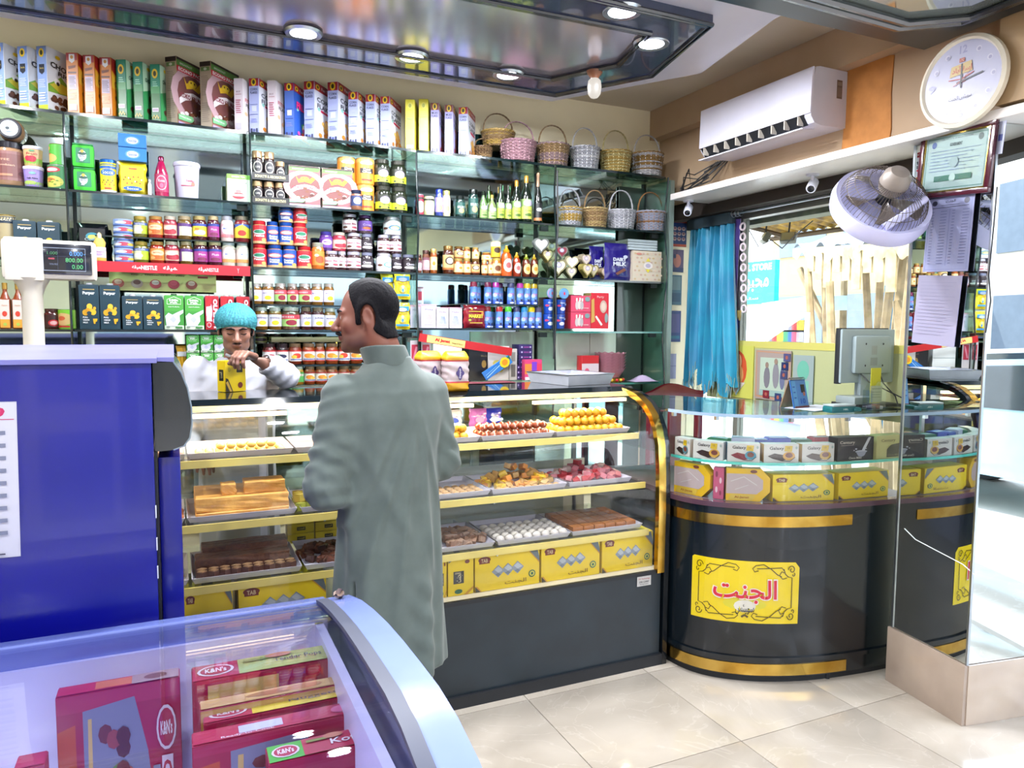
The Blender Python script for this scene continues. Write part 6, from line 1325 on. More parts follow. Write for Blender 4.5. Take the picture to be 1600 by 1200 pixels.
t = cbox(.19, .008, .05, '#2a7ac8', Pr('#2a80cc').R(0,0,.6,1,'#2470c0').L([(.05,.2),(.6,.6)],.08,'#b8d8f0').L([(.05,.5),(.5,.75)],.06,'#8ac0e8').E(.78,.55,.17,.62,'#e8c81c').E(.78,.55,.1,.36,'#e08a1c').G([(.9,.9),(1,1),(1,.5)],'#2a6a3a'), name='blue_card', flap=False)
q = P(765, 592, 1, 3.80); t.location = (q.x-.02, 3.80, Z5+.004); t.rotation_euler = (0, -.55, 0); tag(t, 'blue card with bright yellow sunflower leaning diagonally', 'card', 'goods under the red banner')
standcard(796, 808, 545, 3.83, Z5, '#b8b4b0', Pr('#c2beb8').R(.2,.6,.8,.9,'#8a8680').R(.2,.1,.8,.5,'#6a6660'), 'narrow grey patterned card beside the purple boxes', 'card', .01)
for j in range(7):
    x0, _ = sp(811 if j > 2 else 806, 540, 3.84); put('pubx', lambda: cbox(.085, .10, .0285, '#2c1c58', Pr('#2e1e5c').E(.2,.5,.06,.2,'#c9bce8').R(.35,.35,.75,.6,'#8a3a8a').E(.85,.5,.05,.2,'#c9bce8'), name='soap_box', flap=False), f'flat dark purple box in the stack, {ORD[j]} from the bottom', 'box', 'stacked purple boxes', (x0, 3.84, Z5+j*.029))
standcard(820, 847, 562, 3.79-.0, Z5-.0, '#c83a6a', Pr('#d8407a').R(0,.3,.4,.8,'#e88a3a').R(.4,.2,.7,.9,'#7a3ac8').R(.7,.3,1,.8,'#e83a5a').R(0,0,1,.15,'#e8e0e8'), 'bright multicoloured small box before the purple boxes', 'box', .04, name='gift_box')
Z6 = 1.206
standcard(909, 936, 556, 3.88, Z6, '#c8202c', Pr('#d8c8d0').R(0,.72,1,1,'#c41c28').E(.3,.4,.15,.15,'#d85a7a').E(.7,.3,.15,.12,'#e8a0b0'), 'small red and white box beside the pink baskets', 'box', .06, name='gift_box', grp='goods at the right end above the tray')
for j in range(6):
    xa, ra, za = cyl(935, 979, 560, 3.90)
    def mk():
        t = ob('paper_bowl', None); m = MB(); n = 28
        def fn(u, v):
            a = 2*PI*u; r = ra*(.62+.42*v)*(1+.02*math.cos(a*14)*v); return (r*math.cos(a), r*math.sin(a), .062*v+.004*math.cos(a*14)*v)
        m.grid(fn, n*2, 5, '#f0a4b8'); m.lathe([(.001,.0),(ra*.62,.0)], 20, '#e0a0b0'); m.build('bowl', WICK, t); return t
    put('pkb', mk, f'pink woven paper bowl in the nested stack, {ORD[j]} from the bottom', 'bowl', 'stacked pink bowls', (xa, 3.93, Z6+.03+j*.018))
t = ob('fruit_tray', None, None, (xa, 3.93, Z6)); MB().lathe([(.07,0),(ra*.8,.012),(ra*.86,.026)], 24, '#c8a040').build('tray_body', SATIN, t); tag(t, 'red and gold base under the pink bowls', 'tray', 'goods at the right end above the tray')
m = MB()
for i in range(16): m.sphere((ra*.9*math.cos(i*.393), ra*.9*math.sin(i*.393), .016), .010, ['#c8242a','#e0b82a'][i%2], 8, 6)
m.build('bead_ring', SWM, t)
x, z = sp(1010, 585, 3.84)
t = ob('paper_packet', None, None, (x, 3.88, Z6)); MB().grid(lambda u, v: (-.09+.18*u, -.05+.1*v, .004+.03*math.sin(PI*u)*math.sin(PI*v)*(1+.3*math.sin(u*9+v*7))), 14, 10, '#b8a8c8').build('packet', PRINT, t); tag(t, 'crumpled lilac paper packet on the lowest right shelf', 'packet', 'goods at the right end above the tray')
for i in range(5):
    q = P(845+i*8, 592-i*2, 1, 3.85); put('sheet', lambda: MB().box(-.10,.10,-.06,.06,0,.002,'#cfc0b0').build('paper_sheet', PRINT), f'thin coloured paper sheet in the loose pile, {ORD[i]} from the bottom', 'paper', 'loose sheets behind the tray', (2.13, 3.95, Z6+.001+i*.0022), .3*i)
for i, (a, b) in enumerate(((642,656),(659,674))):
    x0, z1 = sp(a, 532, 3.83); x1, _ = sp(b, 532, 3.83); t = thing('accessory_card', ['crimson trinket card left of the divider cable','crimson trinket card right of the divider cable'][i], 'card', ((x0+x1)/2, 3.84, Z5), 0, 'crimson trinket cards'); w_ = x1-x0; h = z1-Z5
    MB().box(-w_/2, w_/2, 0, .004, 0, h, '#b8b0b4').build('card', PRINT, t); ob('print', Pr().R(.14,.45,.86,.9,'#b01c3c').L([(.3,.5),(.7,.85)],.05,'#e08aa0').flat(w_, h), t)
x0, z1 = sp(677, 531, 3.87); x1, _ = sp(722, 531, 3.87); t = thing('white_box', 'white box behind the bread packs under the red banner', 'box', (x0, 3.87, Z5)); MB().bbox(0, x1-x0, 0, .12, 0, z1-Z5, .003, '#e4e4e2').build('box_body', PRINT, t); ob('print', Pr().R(0,.48,1,.5,'#9aa4a4').flat(x1-x0-.01, z1-Z5-.01), t, ((x1-x0)/2, 0, .005))
# maroon cloth on the slab
q = P(760, 598, 2, TZ); t = ob('red_cloth', None, None, (q.x, q.y, TZ)); MB().grid(lambda u, v: (-.14+.28*u, -.06+.12*v, .002+.003*math.sin(u*9)*math.sin(v*7)**2), 12, 8, '#6a1c2c').grid(lambda u, v: (.14-.28*u, -.06+.12*v, .0005), 2, 2, '#6a1c2c').build('cloth', MATT, t); tag(t, 'flat dark red cloth lying on the black case top', 'cloth')
# weighing scale behind the chiller
q0, q1 = P(0, 400, 1, 2.92), P(148, 400, 1, 2.92); zt_, zb_ = P(70, 374, 1, 2.92).z, P(70, 433, 1, 2.92).z
xs = (q0.x+q1.x)/2; wS = q1.x-q0.x; SCY = 3.12
qa, qb = P(0, 400, 1, SCY), P(148, 400, 1, SCY); zt_, zb_ = P(70, 374, 1, SCY).z, P(70, 434, 1, SCY).z; wS = qb.x-qa.x; xs = (qa.x+qb.x)/2
t = thing('weighing_scale', 'cream electronic weighing scale with raised display on a pole', 'scale', (xs, SCY+.06, TZ))
MB().bbox(-.19, .19, -.02, .26, .0, .075, .012).build('scale_base', CREAMP, t)
MB().bbox(-.16, .16, -.0, .24, .078, .088, .004).build('weighing_plate', STEEL, t)
pxp = P(51, 480, 1, SCY+.05).x-xs; hp = zb_-TZ
MB().lathe([(.040,.07),(.038,.10),(.034,.12),(.034,hp-.06),(.045,hp-.03),(.062,hp-.0)], 20, o=(pxp, -.01, 0)).build('pole', CREAMP, t)
hd = ob('display_head', MB().bbox(-wS/2, wS/2, -.055, .03, hp-.005, zt_-TZ, .014).bbox(-wS/2+.01, -wS/2+.13, -.066, -.05, hp-.012, zt_-TZ+.004, .008).mesh('display_head', CREAMP), t)
sw, sh = wS*.60, (zt_-zb_)*.80
sc_ = ob('screen', MB().bbox(-sw/2, sw/2, -.004, .004, 0, sh, .003).mesh('screen', pm('dark_screen', '#171b28', .12, coat=.5)), hd, (wS*.165, -.058, hp+(zt_-zb_)*.1))
E7 = emis('lcd_glow', '#8fd0ff', .9)
pd2 = Pr().L([(.1,.06),(.92,.06),(.92,.92),(.1,.92),(.1,.06)],.02,'#b8c4d8').T('0.000', .74,.72,.26,'#6ab0f8',.17).T('800.00', .70,.47,.34,'#5ac87a',.17).T('0.00', .76,.22,.22,'#5ac87a',.17).T('1.000', .28,.72,.2,'#4a8a5a',.12).R(.2,.48,.32,.54,'#b84a5a').R(.38,.1,.385,.85,'#5a6478').R(.14,.6,.9,.605,'#5a6478').T('kg', .91,.7,.03,'#6ab0f8').T('TOTAL PRICE', .3,.3,.16,'#8a94a8',.06)
ob('display_print', pd2.flat(sw*.92, sh*.86), hd, (wS*.165, -.0625, hp+(zt_-zb_)*.1+sh*.07))
# plastic bag rail behind scale
t = thing('wire_rail', 'thin chrome wire rail behind the blue chiller', 'rail', (-.1, 3.36, TZ)); MB().tube([(-.45,0,0),(-.45,0,.10),(-.44,0,.11),(.10,0,.11),(.11,0,.10),(.11,0,0)], .003, 6).build('rail', STEEL, t)
# ------------------------------------------------------------- blue chiller
BLUE = pm('blue_enamel', '#07096a', .22, c2='#080c7a', scale=3, coat=.2, bump=.015, noise=.05)
t = chill = thing('display_chiller', 'dark blue display chiller seen from its side with black curved canopy', 'chiller', (0,0,0)); CHT = 1.467
MB().bbox(-1.6, -.052, 1.96, 1.975, 0, CHT, .003).build('side_panel', BLUE, t)
MB().bbox(-1.6, -.056, 1.976, 2.615, 0, CHT-.012, .004).build('cabinet', pm('dark_navy', '#0a0c3c', .4), t)
MB().extr([(1.95,CHT),(2.63,CHT+.016),(2.63,CHT-.01),(1.95,CHT-.011)], 0, -1.6, -.04).extr([(2.0,CHT),(2.63,CHT+.016),(2.63,CHT+.002),(2.0,CHT-.012)], 0, -.04, -.002).build('top_sheet', pm('lilac_wrapped_top', '#6c6ca6', .4, noise=.06, scale=6), t)
cp = [(-.05,1.235),(-.05,1.458),(-.005,1.456),(.012,1.43),(.026,1.39),(.034,1.34),(.034,1.30),(.028,1.265),(.014,1.245),(-.01,1.237)]
MB().extr([(z, x) for x, z in cp], 1, 2.0, 2.62, smooth=True).build('canopy', pm('black_green_plastic', '#060e14', .22, coat=.15), t, ang=.6)
MB().tube([(x+.001, 2.0, z) for x, z in cp[2:]], .0022, 6).build('canopy_trim', pm('clear_trim', '#8a98a0', .2, metal=.5), t)
MB().bbox(-.045, .006, 2.03, 2.60, 0, 1.215, .004).build('front_panel', BLUE, t)
MB().box(-.052, -.046, 1.99, 2.03, 0, 1.235).build('gap_shade', BLACKP, t)  # black strip stands in for the shade between the panels
m = MB()
for y, z in ((1.957,1.0),(1.957,.93),(1.957,1.08)): m.box(-.0525,-.050,y-.001,y+.006,z,z+.03)
m.build('chipped_paint', pm('chip_white', '#c8ccd8', .6), t)
q0, q1 = P(-40, 628, 1, 1.955), P(20, 628, 1, 1.955); q2 = P(32, 868, 1, 1.955)
pl = Pr('#e2e2ee').R(0,.995,1,1,'#c9c9d8').T('Rs. 59', .72,.93,.4,'#d82a6a',.07,bold=.04).R(.5,.885,.98,.89,'#d82a6a')
for i in range(9): pl.R(.1,.8-.08*i,.5+.1*(i%3),.81-.08*i,'#9a9ab0').R(.65,.79-.08*i,.92,.815-.08*i,'#8a90a8')
pl.R(.4,.02,.9,.03,'#55556a')
h = q0.z-q2.z; t = ob('price_sheet', pl.flat(.28, h), None, (q2.x-.14, 1.958, q2.z)); t.rotation_euler = (0, .015, 0); tag(t, 'white price sheet with pink heading taped to the blue chiller', 'paper')
mt = MB().box(-.14,.14,-.0003,-.0001,0,h).mesh('sheet', pm('paper_white', '#e4e4ee', .6)); ob('sheet', mt, t)
# ------------------------------------------------------------- chest freezer with curved glass
FZ = [(1.865,.80),(1.85,.846),(1.80,.857),(1.715,.878),(1.60,.897),(1.476,.912),(1.36,.920),(1.25,.924),(1.15,.926),(1.06,.918),(.97,.897),(.88,.86),(.80,.80),(.765,.72)]
FRM = pm('lilac_blue_plastic', '#7686c8', .2, noise=.04, coat=.4)
FRW = pm('freezer_white', '#b9bcd8', .25, noise=.04, coat=.3)
t = thing('chest_freezer', 'chest freezer with lilac frame and curved sliding glass lid in foreground', 'freezer', (0,0,0)); FX = .385
MB().extr(inset(FZ, .0)+[(.765,.02),(1.865,.02)], 0, FX-.022, FX-.002, smooth=True).build('side_wall', FRW, t, ang=.4)
MB().box(-1.5, FX-.022, 1.835, 1.865, .02, .80).box(-1.5, FX-.022, .765, .795, .02, .72).box(-1.5, -1.47, .795, 1.835, .02, .80).build('wall', FRW, t)
fr = MB().extr(band(FZ, -.012, .014), 0, FX-.058, FX+.008, smooth=True); fr.build('side_rim', FRM, t, ang=.6)
MB().extr([(1.872,.82),(1.872,.852),(1.858,.862),(1.80,.872),(1.795,.855),(1.80,.82)], 0, -1.5, FX-.058, smooth=True).build('rear_rim', FRM, t, ang=.6)
MB().extr([(.755,.70),(.765,.74),(.80,.80),(.83,.80),(.83,.70)], 0, -1.5, FX-.058).build('front_rim', FRM, t)
MB().extr(band(FZ[2:12], .006, .012), 0, -1.5, FX-.06, smooth=True).build('glass_lid', glass('freezer_glass', '#f4f5fc', 1.25, extra=.02), t, ang=.5)
MB().extr(band(FZ[2:12], .010, .02), 0, FX-.085, FX-.058, smooth=True).build('dark_gasket', pm('grey_gasket', '#3a3f52', .5), t)
LIN = pm('freezer_liner', '#dad8ec', .35, noise=.05, c2='#c8c8e6', scale=4)
MB().box(-1.47, FX-.06, .80, 1.83, .38, .39).box(FX-.09, FX-.07, .80, 1.83, .39, .82).box(-1.47, FX-.06, 1.79, 1.83, .39, .82).box(-1.47, FX-.06, .80, .83, .39, .70).build('liner', LIN, t)
MB().tube([(FX-.035, 1.80, .884),(FX-.03, 1.79, .892),(FX-.02, 1.83, .873)], .010, 8).build('worn_corner', pm('worn_brown', '#8a7468', .7), t)
def kn_front(txt, pal):
    p = Pr('#b8144a').R(0,.9,1,1,'#c82a5a').G([(.0,0),(0,.8),(.14,.83),(.14,0)], '#d85a2a').G([(.2,0),(.2,.9),(.62,.94),(.72,.6),(.8,.0)], '#8f93b0').G([(.22,.0),(.24,.85),(.27,.85),(.26,0)], '#e8c87a')
    random.seed(9)
    for i in range(26): p.E(.47+random.gauss(0,.08), .42+random.gauss(0,.16), .06, .06, random.choice(pal), 8)
    p.E(.88,.72,.085,.14,'#f0e4ea').E(.88,.72,.07,.12,'#b8144a').T('K&N\'s', .88,.72,.1,'#f4eef2',.09,bold=.03).R(.76,.05,.82,.5,'#8f93b0').R(.835,.0,.93,.55,'#f4e4ea')
    return p.T(txt, .88,.27,.075,'#c0203a',.5,rot=-90,bold=.05)
def kn_top(c1, c2, txt, tc='#3a3a5a'):
    return Pr(c1).R(.32,0,1,1,c2).E(.16,.5,.13,.36,'#f0e4ea').E(.16,.5,.11,.3,'#b8144a').T("K&N's", .16,.5,.15,'#f4eef2',.3,bold=.03).T(txt, .76,.45,.36,tc,.34).R(.36,.65,.55,.8,'#8a9a3a').E(.62,.8,.1,.16,'#c87a5a')
def fbox(a, b, yt, zt, hgt, dep, front, top, lb, tilt=0., cc='#b8144a', rz=0.):
    q = P(a, yt, 2, zt); r = P(b, yt, 1, q.y); w_ = r.x-q.x; t = cbox(w_, dep, hgt, cc, front, None, top, 'frozen_food_box', flap=False)
    t.location = (q.x, q.y, zt-hgt); t.rotation_euler = (tilt, 0, rz); return tag(t, lb, 'frozen food box', 'frozen food boxes in the freezer')
M1 = ['#7a2c30','#a84848','#5f1f24','#c86a5a','#6a9a4a']
fbox(86, 282, 1092, .80, .36, .045, kn_front('CHUNKS', M1), Pr('#c8184a').R(.3,.1,.6,.9,'#e07a4a').R(.6,0,1,1,'#b89a98').E(.8,.5,.1,.3,'#8a5a4a'), 'large crimson frozen food box with meat picture, left in the freezer')
fbox(300, 520, 1068, .80, .20, .075, Pr('#b8144a').R(.05,.25,.55,.7,'#d8d8e8').R(.1,.8,.6,.95,'#e8c87a'), kn_top('#c02050', '#b9bf6a', 'Tender Pops'), 'rear crimson and lime frozen food box lying in the freezer')
fbox(312, 540, 1112, .775, .20, .04, Pr('#c8903a').R(0,.6,1,1,'#d8a850'), Pr('#c9a06a').R(.3,.1,.9,.9,'#e0b878').E(.5,.5,.2,.3,'#a87048').E(.7,.5,.15,.3,'#c88a5a'), 'second frozen food box with golden top edge')
fbox(318, 545, 1133, .76, .20, .05, Pr('#b8144a'), kn_top('#b8144a', '#e0c83a', 'Nuggets'), 'third frozen food box, crimson and yellow top')
fbox(300, 575, 1168, .755, .22, .05, kn_front('KOFTA', M1), Pr('#b8144a').R(.25,.2,.5,.8,'#c8ccec').T('Ready-to-Cook', .3,.1,.3,'#f4e4ea',.2).E(.85,.5,.06,.3,'#d85a8a'), 'fourth frozen food box, crimson with pale blue panel')
fbox(420, 590, 1196, .745, .22, .06, Pr('#b8144a'), kn_top('#4ab83a', '#c02a50', 'Kofta', '#f4f4fa'), 'front frozen food box with bright green top corner')
fbox(20, 70, 1205, .72, .2, .05, Pr('#b8144a'), Pr('#b8144a'), 'small crimson box in the lower left corner of the freezer')
# ------------------------------------------------------------- air conditioner
t = ac = thing('air_conditioner', 'white split air conditioner on the wall above the ledge', 'air conditioner', (0,0,0)); AY0, AY1 = 2.62, 3.41
prof = [(2.76,2.94),(2.762,2.76),(2.757,2.735),(2.70,2.717),(2.60,2.71),(2.535,2.712),(2.505,2.735),(2.495,2.78),(2.50,2.94)]
MB().extr(prof, 1, AY0, AY1, smooth=True).build('body', WHITEP, ac, ang=.5)
MB().extr([(2.765,2.705),(2.757,2.716),(2.70,2.706),(2.56,2.698),(2.552,2.71),(2.70,2.716),(2.755,2.728),(2.77,2.74)][:3]+[(2.545,2.70),(2.545,2.709),(2.70,2.716),(2.757,2.73)] if False else [(2.752,2.708),(2.545,2.702),(2.545,2.711),(2.755,2.720)], 1, AY0-.004, AY1+.002).build('front_cover', pm('glossy_ac_white', '#e2e2f4', .08, coat=.6, noise=.02), ac)
MB().extr([(2.499,2.737),(2.542,2.703),(2.546,2.709),(2.506,2.742)], 1, AY0+.04, AY1-.01).build('louvre_slot', BLACKP, ac)
fm = MB().box(0, .034, 0, .005, 0, .040).mesh('louvre_fin', CREAMP)
for i in range(9): ob('louvre_fin', fm, ac, (2.694, AY0+.06+i*.085, 2.50))
MB().extr([(2.482,2.765),(2.476,2.69),(2.482,2.69),(2.489,2.768)], 1, AY0+.03, AY1-.01).build('flap', WHITEP, ac)
ob('rating_label', Pr('#8a7468').R(.1,.7,.9,.9,'#b0a090').R(.1,.1,.9,.6,'#a08a7c').flat(.035,.085), ac, (2.885, AY0-.001, 2.63))
ob('logo', Pr().T('BEKO', .5,.5,.9,'#9a9ac0',.5,bold=.02).flat(.05,.016), ac, (2.7075, 3.10, 2.565), (0,0,-PI/2))
ob('logo', Pr().T('Inverter', .5,.5,.9,'#9a9ac0',.5).flat(.06,.014), ac, (2.7075, 2.74, 2.575), (0,0,-PI/2))
# cables at the far end
m = MB(); random.seed(2)
for i in range(7):
    y = 3.35+random.random()*.3; pts = [(2.93, 3.42+.02*i, 2.52), (2.86, 3.50+.03*i, 2.40+.03*(i%3)), (2.82, y+.1, 2.37+.02*i), (2.80-.01*i, 3.62, 2.353)]; m.tube(pts, .004, 5)
m.build('black_cables', BLACKP, ac)
# ------------------------------------------------------------- clock
cc_ = P(1500, 127, 0, 2.70)
t = thing('wall_clock', 'large round white wall clock leaning over the ledge', 'clock', (2.735, cc_.y, cc_.z)); t.rotation_euler = (0, -PI/2+.02, 0)
MB().lathe([(.10,0),(.160,.002),(.170,.012),(.168,.030),(.155,.036),(.148,.026),(.10,.024),(.001,.024)], 48).build('case', pm('ivory_clock_rim', '#e4dcca', .3), t)
CKS = .148
pc_ = Pr().E(.5,.5,.5,.5,'#cfcfee',40)
for i in range(12):
    a = PI/2-i*PI/6; x, y = .5+.4*math.cos(a), .5+.4*math.sin(a)
    if i in (0,6,9): pc_.T({0:'12',6:'6',9:'9'}[i], x, y, .1, '#b3b3dc', .1, bold=.03)
    else: pc_.E(x, y, .035, .035, '#e6e6fa').E(x+.005, y-.005, .022, .022, '#b0b0d4')
pc_.R(.46,.74,.53,.79,'#c8482a').T('LTC', .495,.765,.055,'#f0e0d0',.03).G([(.36,.71),(.62,.73),(.64,.6),(.34,.58)], '#e4c478').T(ar(0xFEA9,0xFE8E,0xFE91,0xFE81,0xFEFC,0xFEB3,0xFE8D), .5,.65,.26,'#c8342a',.09,bold=.02).L([(.33,.55),(.5,.53),(.66,.58)],.012,'#c8342a').T(JANNAT,.5,.5,.12,'#c8342a',.05)
pc_.T(ar(0xFE96,0xFEE8,0xFEA0,0xFEDF,0xFE8D)+' '+SWEETS, .5,.3,.3,'#3a3a4a',.06)
pc_.L([(.5,.5),(.5,.72)],.022,'#1c1c24').L([(.49,.5),(.5,.42)],.016,'#1c1c24').L([(.44,.49),(.78,.545)],.02,'#1c2a3a').L([(.4,.46),(.52,.51)],.008,'#c8342a').L([(.5,.5),(.62,.62)],.006,'#d87a6a').E(.5,.5,.018,.018,'#1c1c24')
ob('dial', pc_.flat(CKS*2, CKS*2), t, (0, 0, .025), (-PI/2, 0, 0)).location = (0,0,.0255)
d_ = t.children[-1]; d_.rotation_euler = (0,0,0)
Md = Matrix(((0,0,1),(-1,0,0),(0,-1,0)))  # print x -> -Y world, print z -> up
# local frame of the clock: local z looks along -X; local x is up in the room after the turn
mm_ = Matrix.Rotation(PI/2, 4, 'X') @ Matrix.Identity(4)
d_.matrix_local = Matrix(((0,0,1,-CKS),(-1,0,0,0),(0,-1,0,.0255),(0,0,0,1)))
# ------------------------------------------------------------- framed certificate and papers on the pillar mirror
def pilpt(px, py, o_=0.):
    d = FW + R2*((px-800)/F) - U2*((py-600)/F); nn = -nA; b0 = Vector((B_.x, B_.y, 0))+nn*o_
    tt = ((b0-Vector((0,0,H))).dot(nn))/(d.dot(nn)); return Vector((0,0,H))+d*tt
def on_pillar(tl, tr, bl, o_, name):
    a, b, c_ = pilpt(*tl, o_), pilpt(*tr, o_), pilpt(*bl, o_); w_ = (b-a).length; h = (a-c_).length
    t = ob(name, None); ux = (b-a).normalized(); uz = (a-c_); uz = (uz-ux*uz.dot(ux)).normalized(); uy = uz.cross(ux)
    cen = (a+b)/2-uz*h; m = Matrix.Identity(4)
    for i in range(3): m[i][0], m[i][1], m[i][2], m[i][3] = ux[i], uy[i], uz[i], cen[i]
    t.matrix_world = m; return t, w_, h
t, w_, h = on_pillar((1444,209), (1561,185), (1440,311), .012, 'framed_certificate')
tag(t, 'maroon framed certificate hanging at the top of the mirrored pillar', 'picture frame')
fw = .02; m = MB()
for x0, x1, z0, z1 in ((-w_/2,w_/2,0,fw),(-w_/2,w_/2,h-fw,h),(-w_/2,-w_/2+fw,fw,h-fw),(w_/2-fw,w_/2,fw,h-fw)): m.bbox(x0,x1,-.012,.006,z0,z1,.003)
m.build('frame', pm('maroon_frame_wood', '#4a1424', .2, coat=.4), t)
m = MB(); g = fw
for x0, x1, z0, z1 in ((-w_/2+g,w_/2-g,g,g+.006),(-w_/2+g,w_/2-g,h-g-.006,h-g),(-w_/2+g,-w_/2+g+.006,g,h-g),(w_/2-g-.006,w_/2-g,g,h-g)): m.box(x0,x1,-.008,-.004,z0,z1)
m.build('gold_slip', GOLD, t)
pf = Pr('#b9c8cc').L([(.03,.04),(.97,.04),(.97,.96),(.03,.96),(.03,.04)],.02,'#5a8a84').T('CERTIFICATE OF REGISTRATION', .5,.93,.5,'#4a5a6a',.03).E(.14,.85,.04,.06,'#4a5aa8').E(.88,.88,.04,.06,'#22303a').T('GOVERNMENT', .5,.82,.2,'#3a4a5a',.06,bold=.03)
for i in range(7): pf.R(.1,.72-.06*i,.9-.1*(i%3),.726-.06*i,'#5a6ab8')
pf.R(.2,.17,.8,.27,'#1f6a58').E(.5,.22,.05,.08,'#c8d8d8').E(.5,.5,.07,.1,'#a8b8bc')
MB().box(-w_/2+.01, w_/2-.01, -.004, .004, .01, h-.01).build('backing', PRINT if False else pm('paper_white', '#e4e4ee', .6), t)
ob('certificate', pf.flat(w_-2*fw-.012, h-2*fw-.012), t, (0, -.004, fw+.006))
MB().box(-w_/2+fw, w_/2-fw, -.0095, -.0085, fw, h-fw).build('glazing', GLASS, t)
def sheetof(tl, tr, bl, pr, lb, o_=.006):
    t, w_, h = on_pillar(tl, tr, bl, o_, 'paper_notice'); tag(t, lb, 'paper', 'notices on the pillar mirror')
    MB().box(-w_/2, w_/2, -.0008, .0008, 0, h).build('sheet', pm('lilac_paper', '#c4c6ee', .5), t); ob('print', pr.flat(w_, h), t, (0,-.0008,0)); return t
pn = Pr('#bcc2ee').E(.15,.93,.06,.035,'#4a4a60').E(.85,.93,.06,.04,'#8a8a98').T(ar(0xFE96,0xFEE8,0xFEA0,0xFEDF,0xFE8D), .5,.94,.22,'#22222c',.04,bold=.03).R(.3,.89,.7,.895,'#4a4a60').R(.1,.86,.9,.868,'#4a4a60').R(.495,.08,.505,.84,'#9aa0d8').L([(.04,.03),(.96,.03),(.96,.98),(.04,.98),(.04,.03)],.004,'#8a90d0')
for i in range(19):
    for x0, x1 in ((.3,.44),(.1,.16),(.78,.92),(.56,.62)): pn.R(x0, .81-.039*i, x1, .818-.039*i, '#8a8fc0')
sheetof((1452,312), (1524,302), (1444,425), pn, 'lilac laminated price list under the framed certificate')
pn2 = Pr('#b4b0cc')
for i in range(16): pn2.R(.08, .9-.05*i, .9-.07*(i%4), .905-.05*i, '#a4a0be')
sheetof((1436,430), (1504,431), (1429,535), pn2, 'faded lilac notice below the price list')
sheetof((1562,190), (1573,188), (1561,240), Pr('#c2c8e2').R(.2,.4,.8,.6,'#3a4a9a'), 'narrow white note stuck beside the framed certificate', .002)
m = MB().tube([pilpt(px, py, .004) for px, py in ((1558,292),(1553,350),(1545,430),(1548,470),(1540,520))], .0028, 6); o = m.build('hanging_cable', BLACKP); tag(o, 'thin black cable hanging down the pillar mirror', 'cable')
# ------------------------------------------------------------- wall fan
def look(o, d, up=Vector((0,0,1))):
    z = d.normalized(); x = up.cross(z).normalized(); y = z.cross(x); m = Matrix.Identity(4)
    for i in range(3): m[i][0], m[i][1], m[i][2], m[i][3] = x[i], y[i], z[i], o[i]
    return m
fc = P(1378, 318, 0, 2.58)
t = fan = ob('wall_fan', None); fd = Vector((.30, .72, -.62)); fan.matrix_world = look(fc, fd); tag(fan, 'white wall fan with wire cage tilted down over the counter', 'fan')
fR = .168
MB().lathe([(fR,-.012),(fR+.018,-.018),(fR+.026,.02),(fR+.018,.055),(fR,.06),(fR-.008,.05),(fR-.004,.0),(fR,-.012)], 44).build('white_ring', pm('lilac_white_plastic', '#c9c9ee', .25, noise=.03), fan)
m = MB()
for i in range(60):
    a = 2*PI*i/60; pts = []
    for j in range(9):
        q = j/8; r = .055+(fR-.055)*math.sin(q*PI/2); z = -.105+.10*(1-math.cos(q*PI/2))*1.0; pts.append((r*math.cos(a+.12*q), r*math.sin(a+.12*q), z))
    m.tube(pts, .0012, 3, cap=False)
for r, z in ((.09,-.10),(.135,-.073),(.155,-.045)): m.tube([(r*math.cos(2*PI*i/40), r*math.sin(2*PI*i/40), z) for i in range(40)], .0016, 4, closed=True)
CAGE = pm('cage_wire', '#5a5048', .35, metal=.3)
m.build('rear_cage', CAGE, fan)
m = MB()
for i in range(60):
    a = 2*PI*i/60; m.tube([((.03+(fR-.03)*q)*math.cos(a), (.03+(fR-.03)*q)*math.sin(a), .05+.035*math.cos(q*PI/2)) for q in (0,.25,.5,.75,1)], .0012, 3, cap=False)
m.build('front_cage', CAGE, fan)
MB().lathe([(.001,-.165),(.035,-.16),(.052,-.14),(.056,-.10),(.045,-.07)], 24).build('motor', pm('motor_grey', '#8a8078', .35), fan)
for k in range(5):
    def bf(u, v, k=k): a = 2*PI*k/5+.9*(v-.5)*(.5+.5*u); r = .03+.118*u; return (r*math.cos(a), r*math.sin(a), -.02+.035*(v-.5))
    MB().grid(bf, 6, 6).build('blade', pm('smoke_blade', '#5b5350', .25, coat=.3), fan)
MB().lathe([(.03,-.05),(.03,.02),(.001,.025)], 16).build('hub', BLACKP, fan)
Mi = fan.matrix_world.inverted(); pa_, pb2 = Mi @ P(1385, 352, 0, 2.50), Mi @ pilpt(1444, 320, .02)
a1 = Vector((0, -fR-.02, .02)); 
w0 = fan.matrix_world @ Vector((.0,0,-.15)); wp = Vector((B_.x, B_.y, 0))+dA*.36; wp.z = 2.02
MB().tube([Mi @ P(1381, 356, 0, 2.50), Mi @ P(1410, 338, 0, 2.56), Mi @ P(1444, 312, 0, 2.64), Mi @ (wp+Vector((-.01,0,.06)))], [.016,.016,.015,.018], 12).build('swivel_arm', pm('lilac_white_plastic', '#c9c9ee'), fan)
MB().tube([Vector((0,0,-.15)), Mi @ (wp+Vector((-.03,.01,.05))), Mi @ (wp+Vector((.012,0,.05)))], [.02,.018,.03], 12).build('wall_bracket', pm('lilac_white_plastic', '#c9c9ee'), fan)
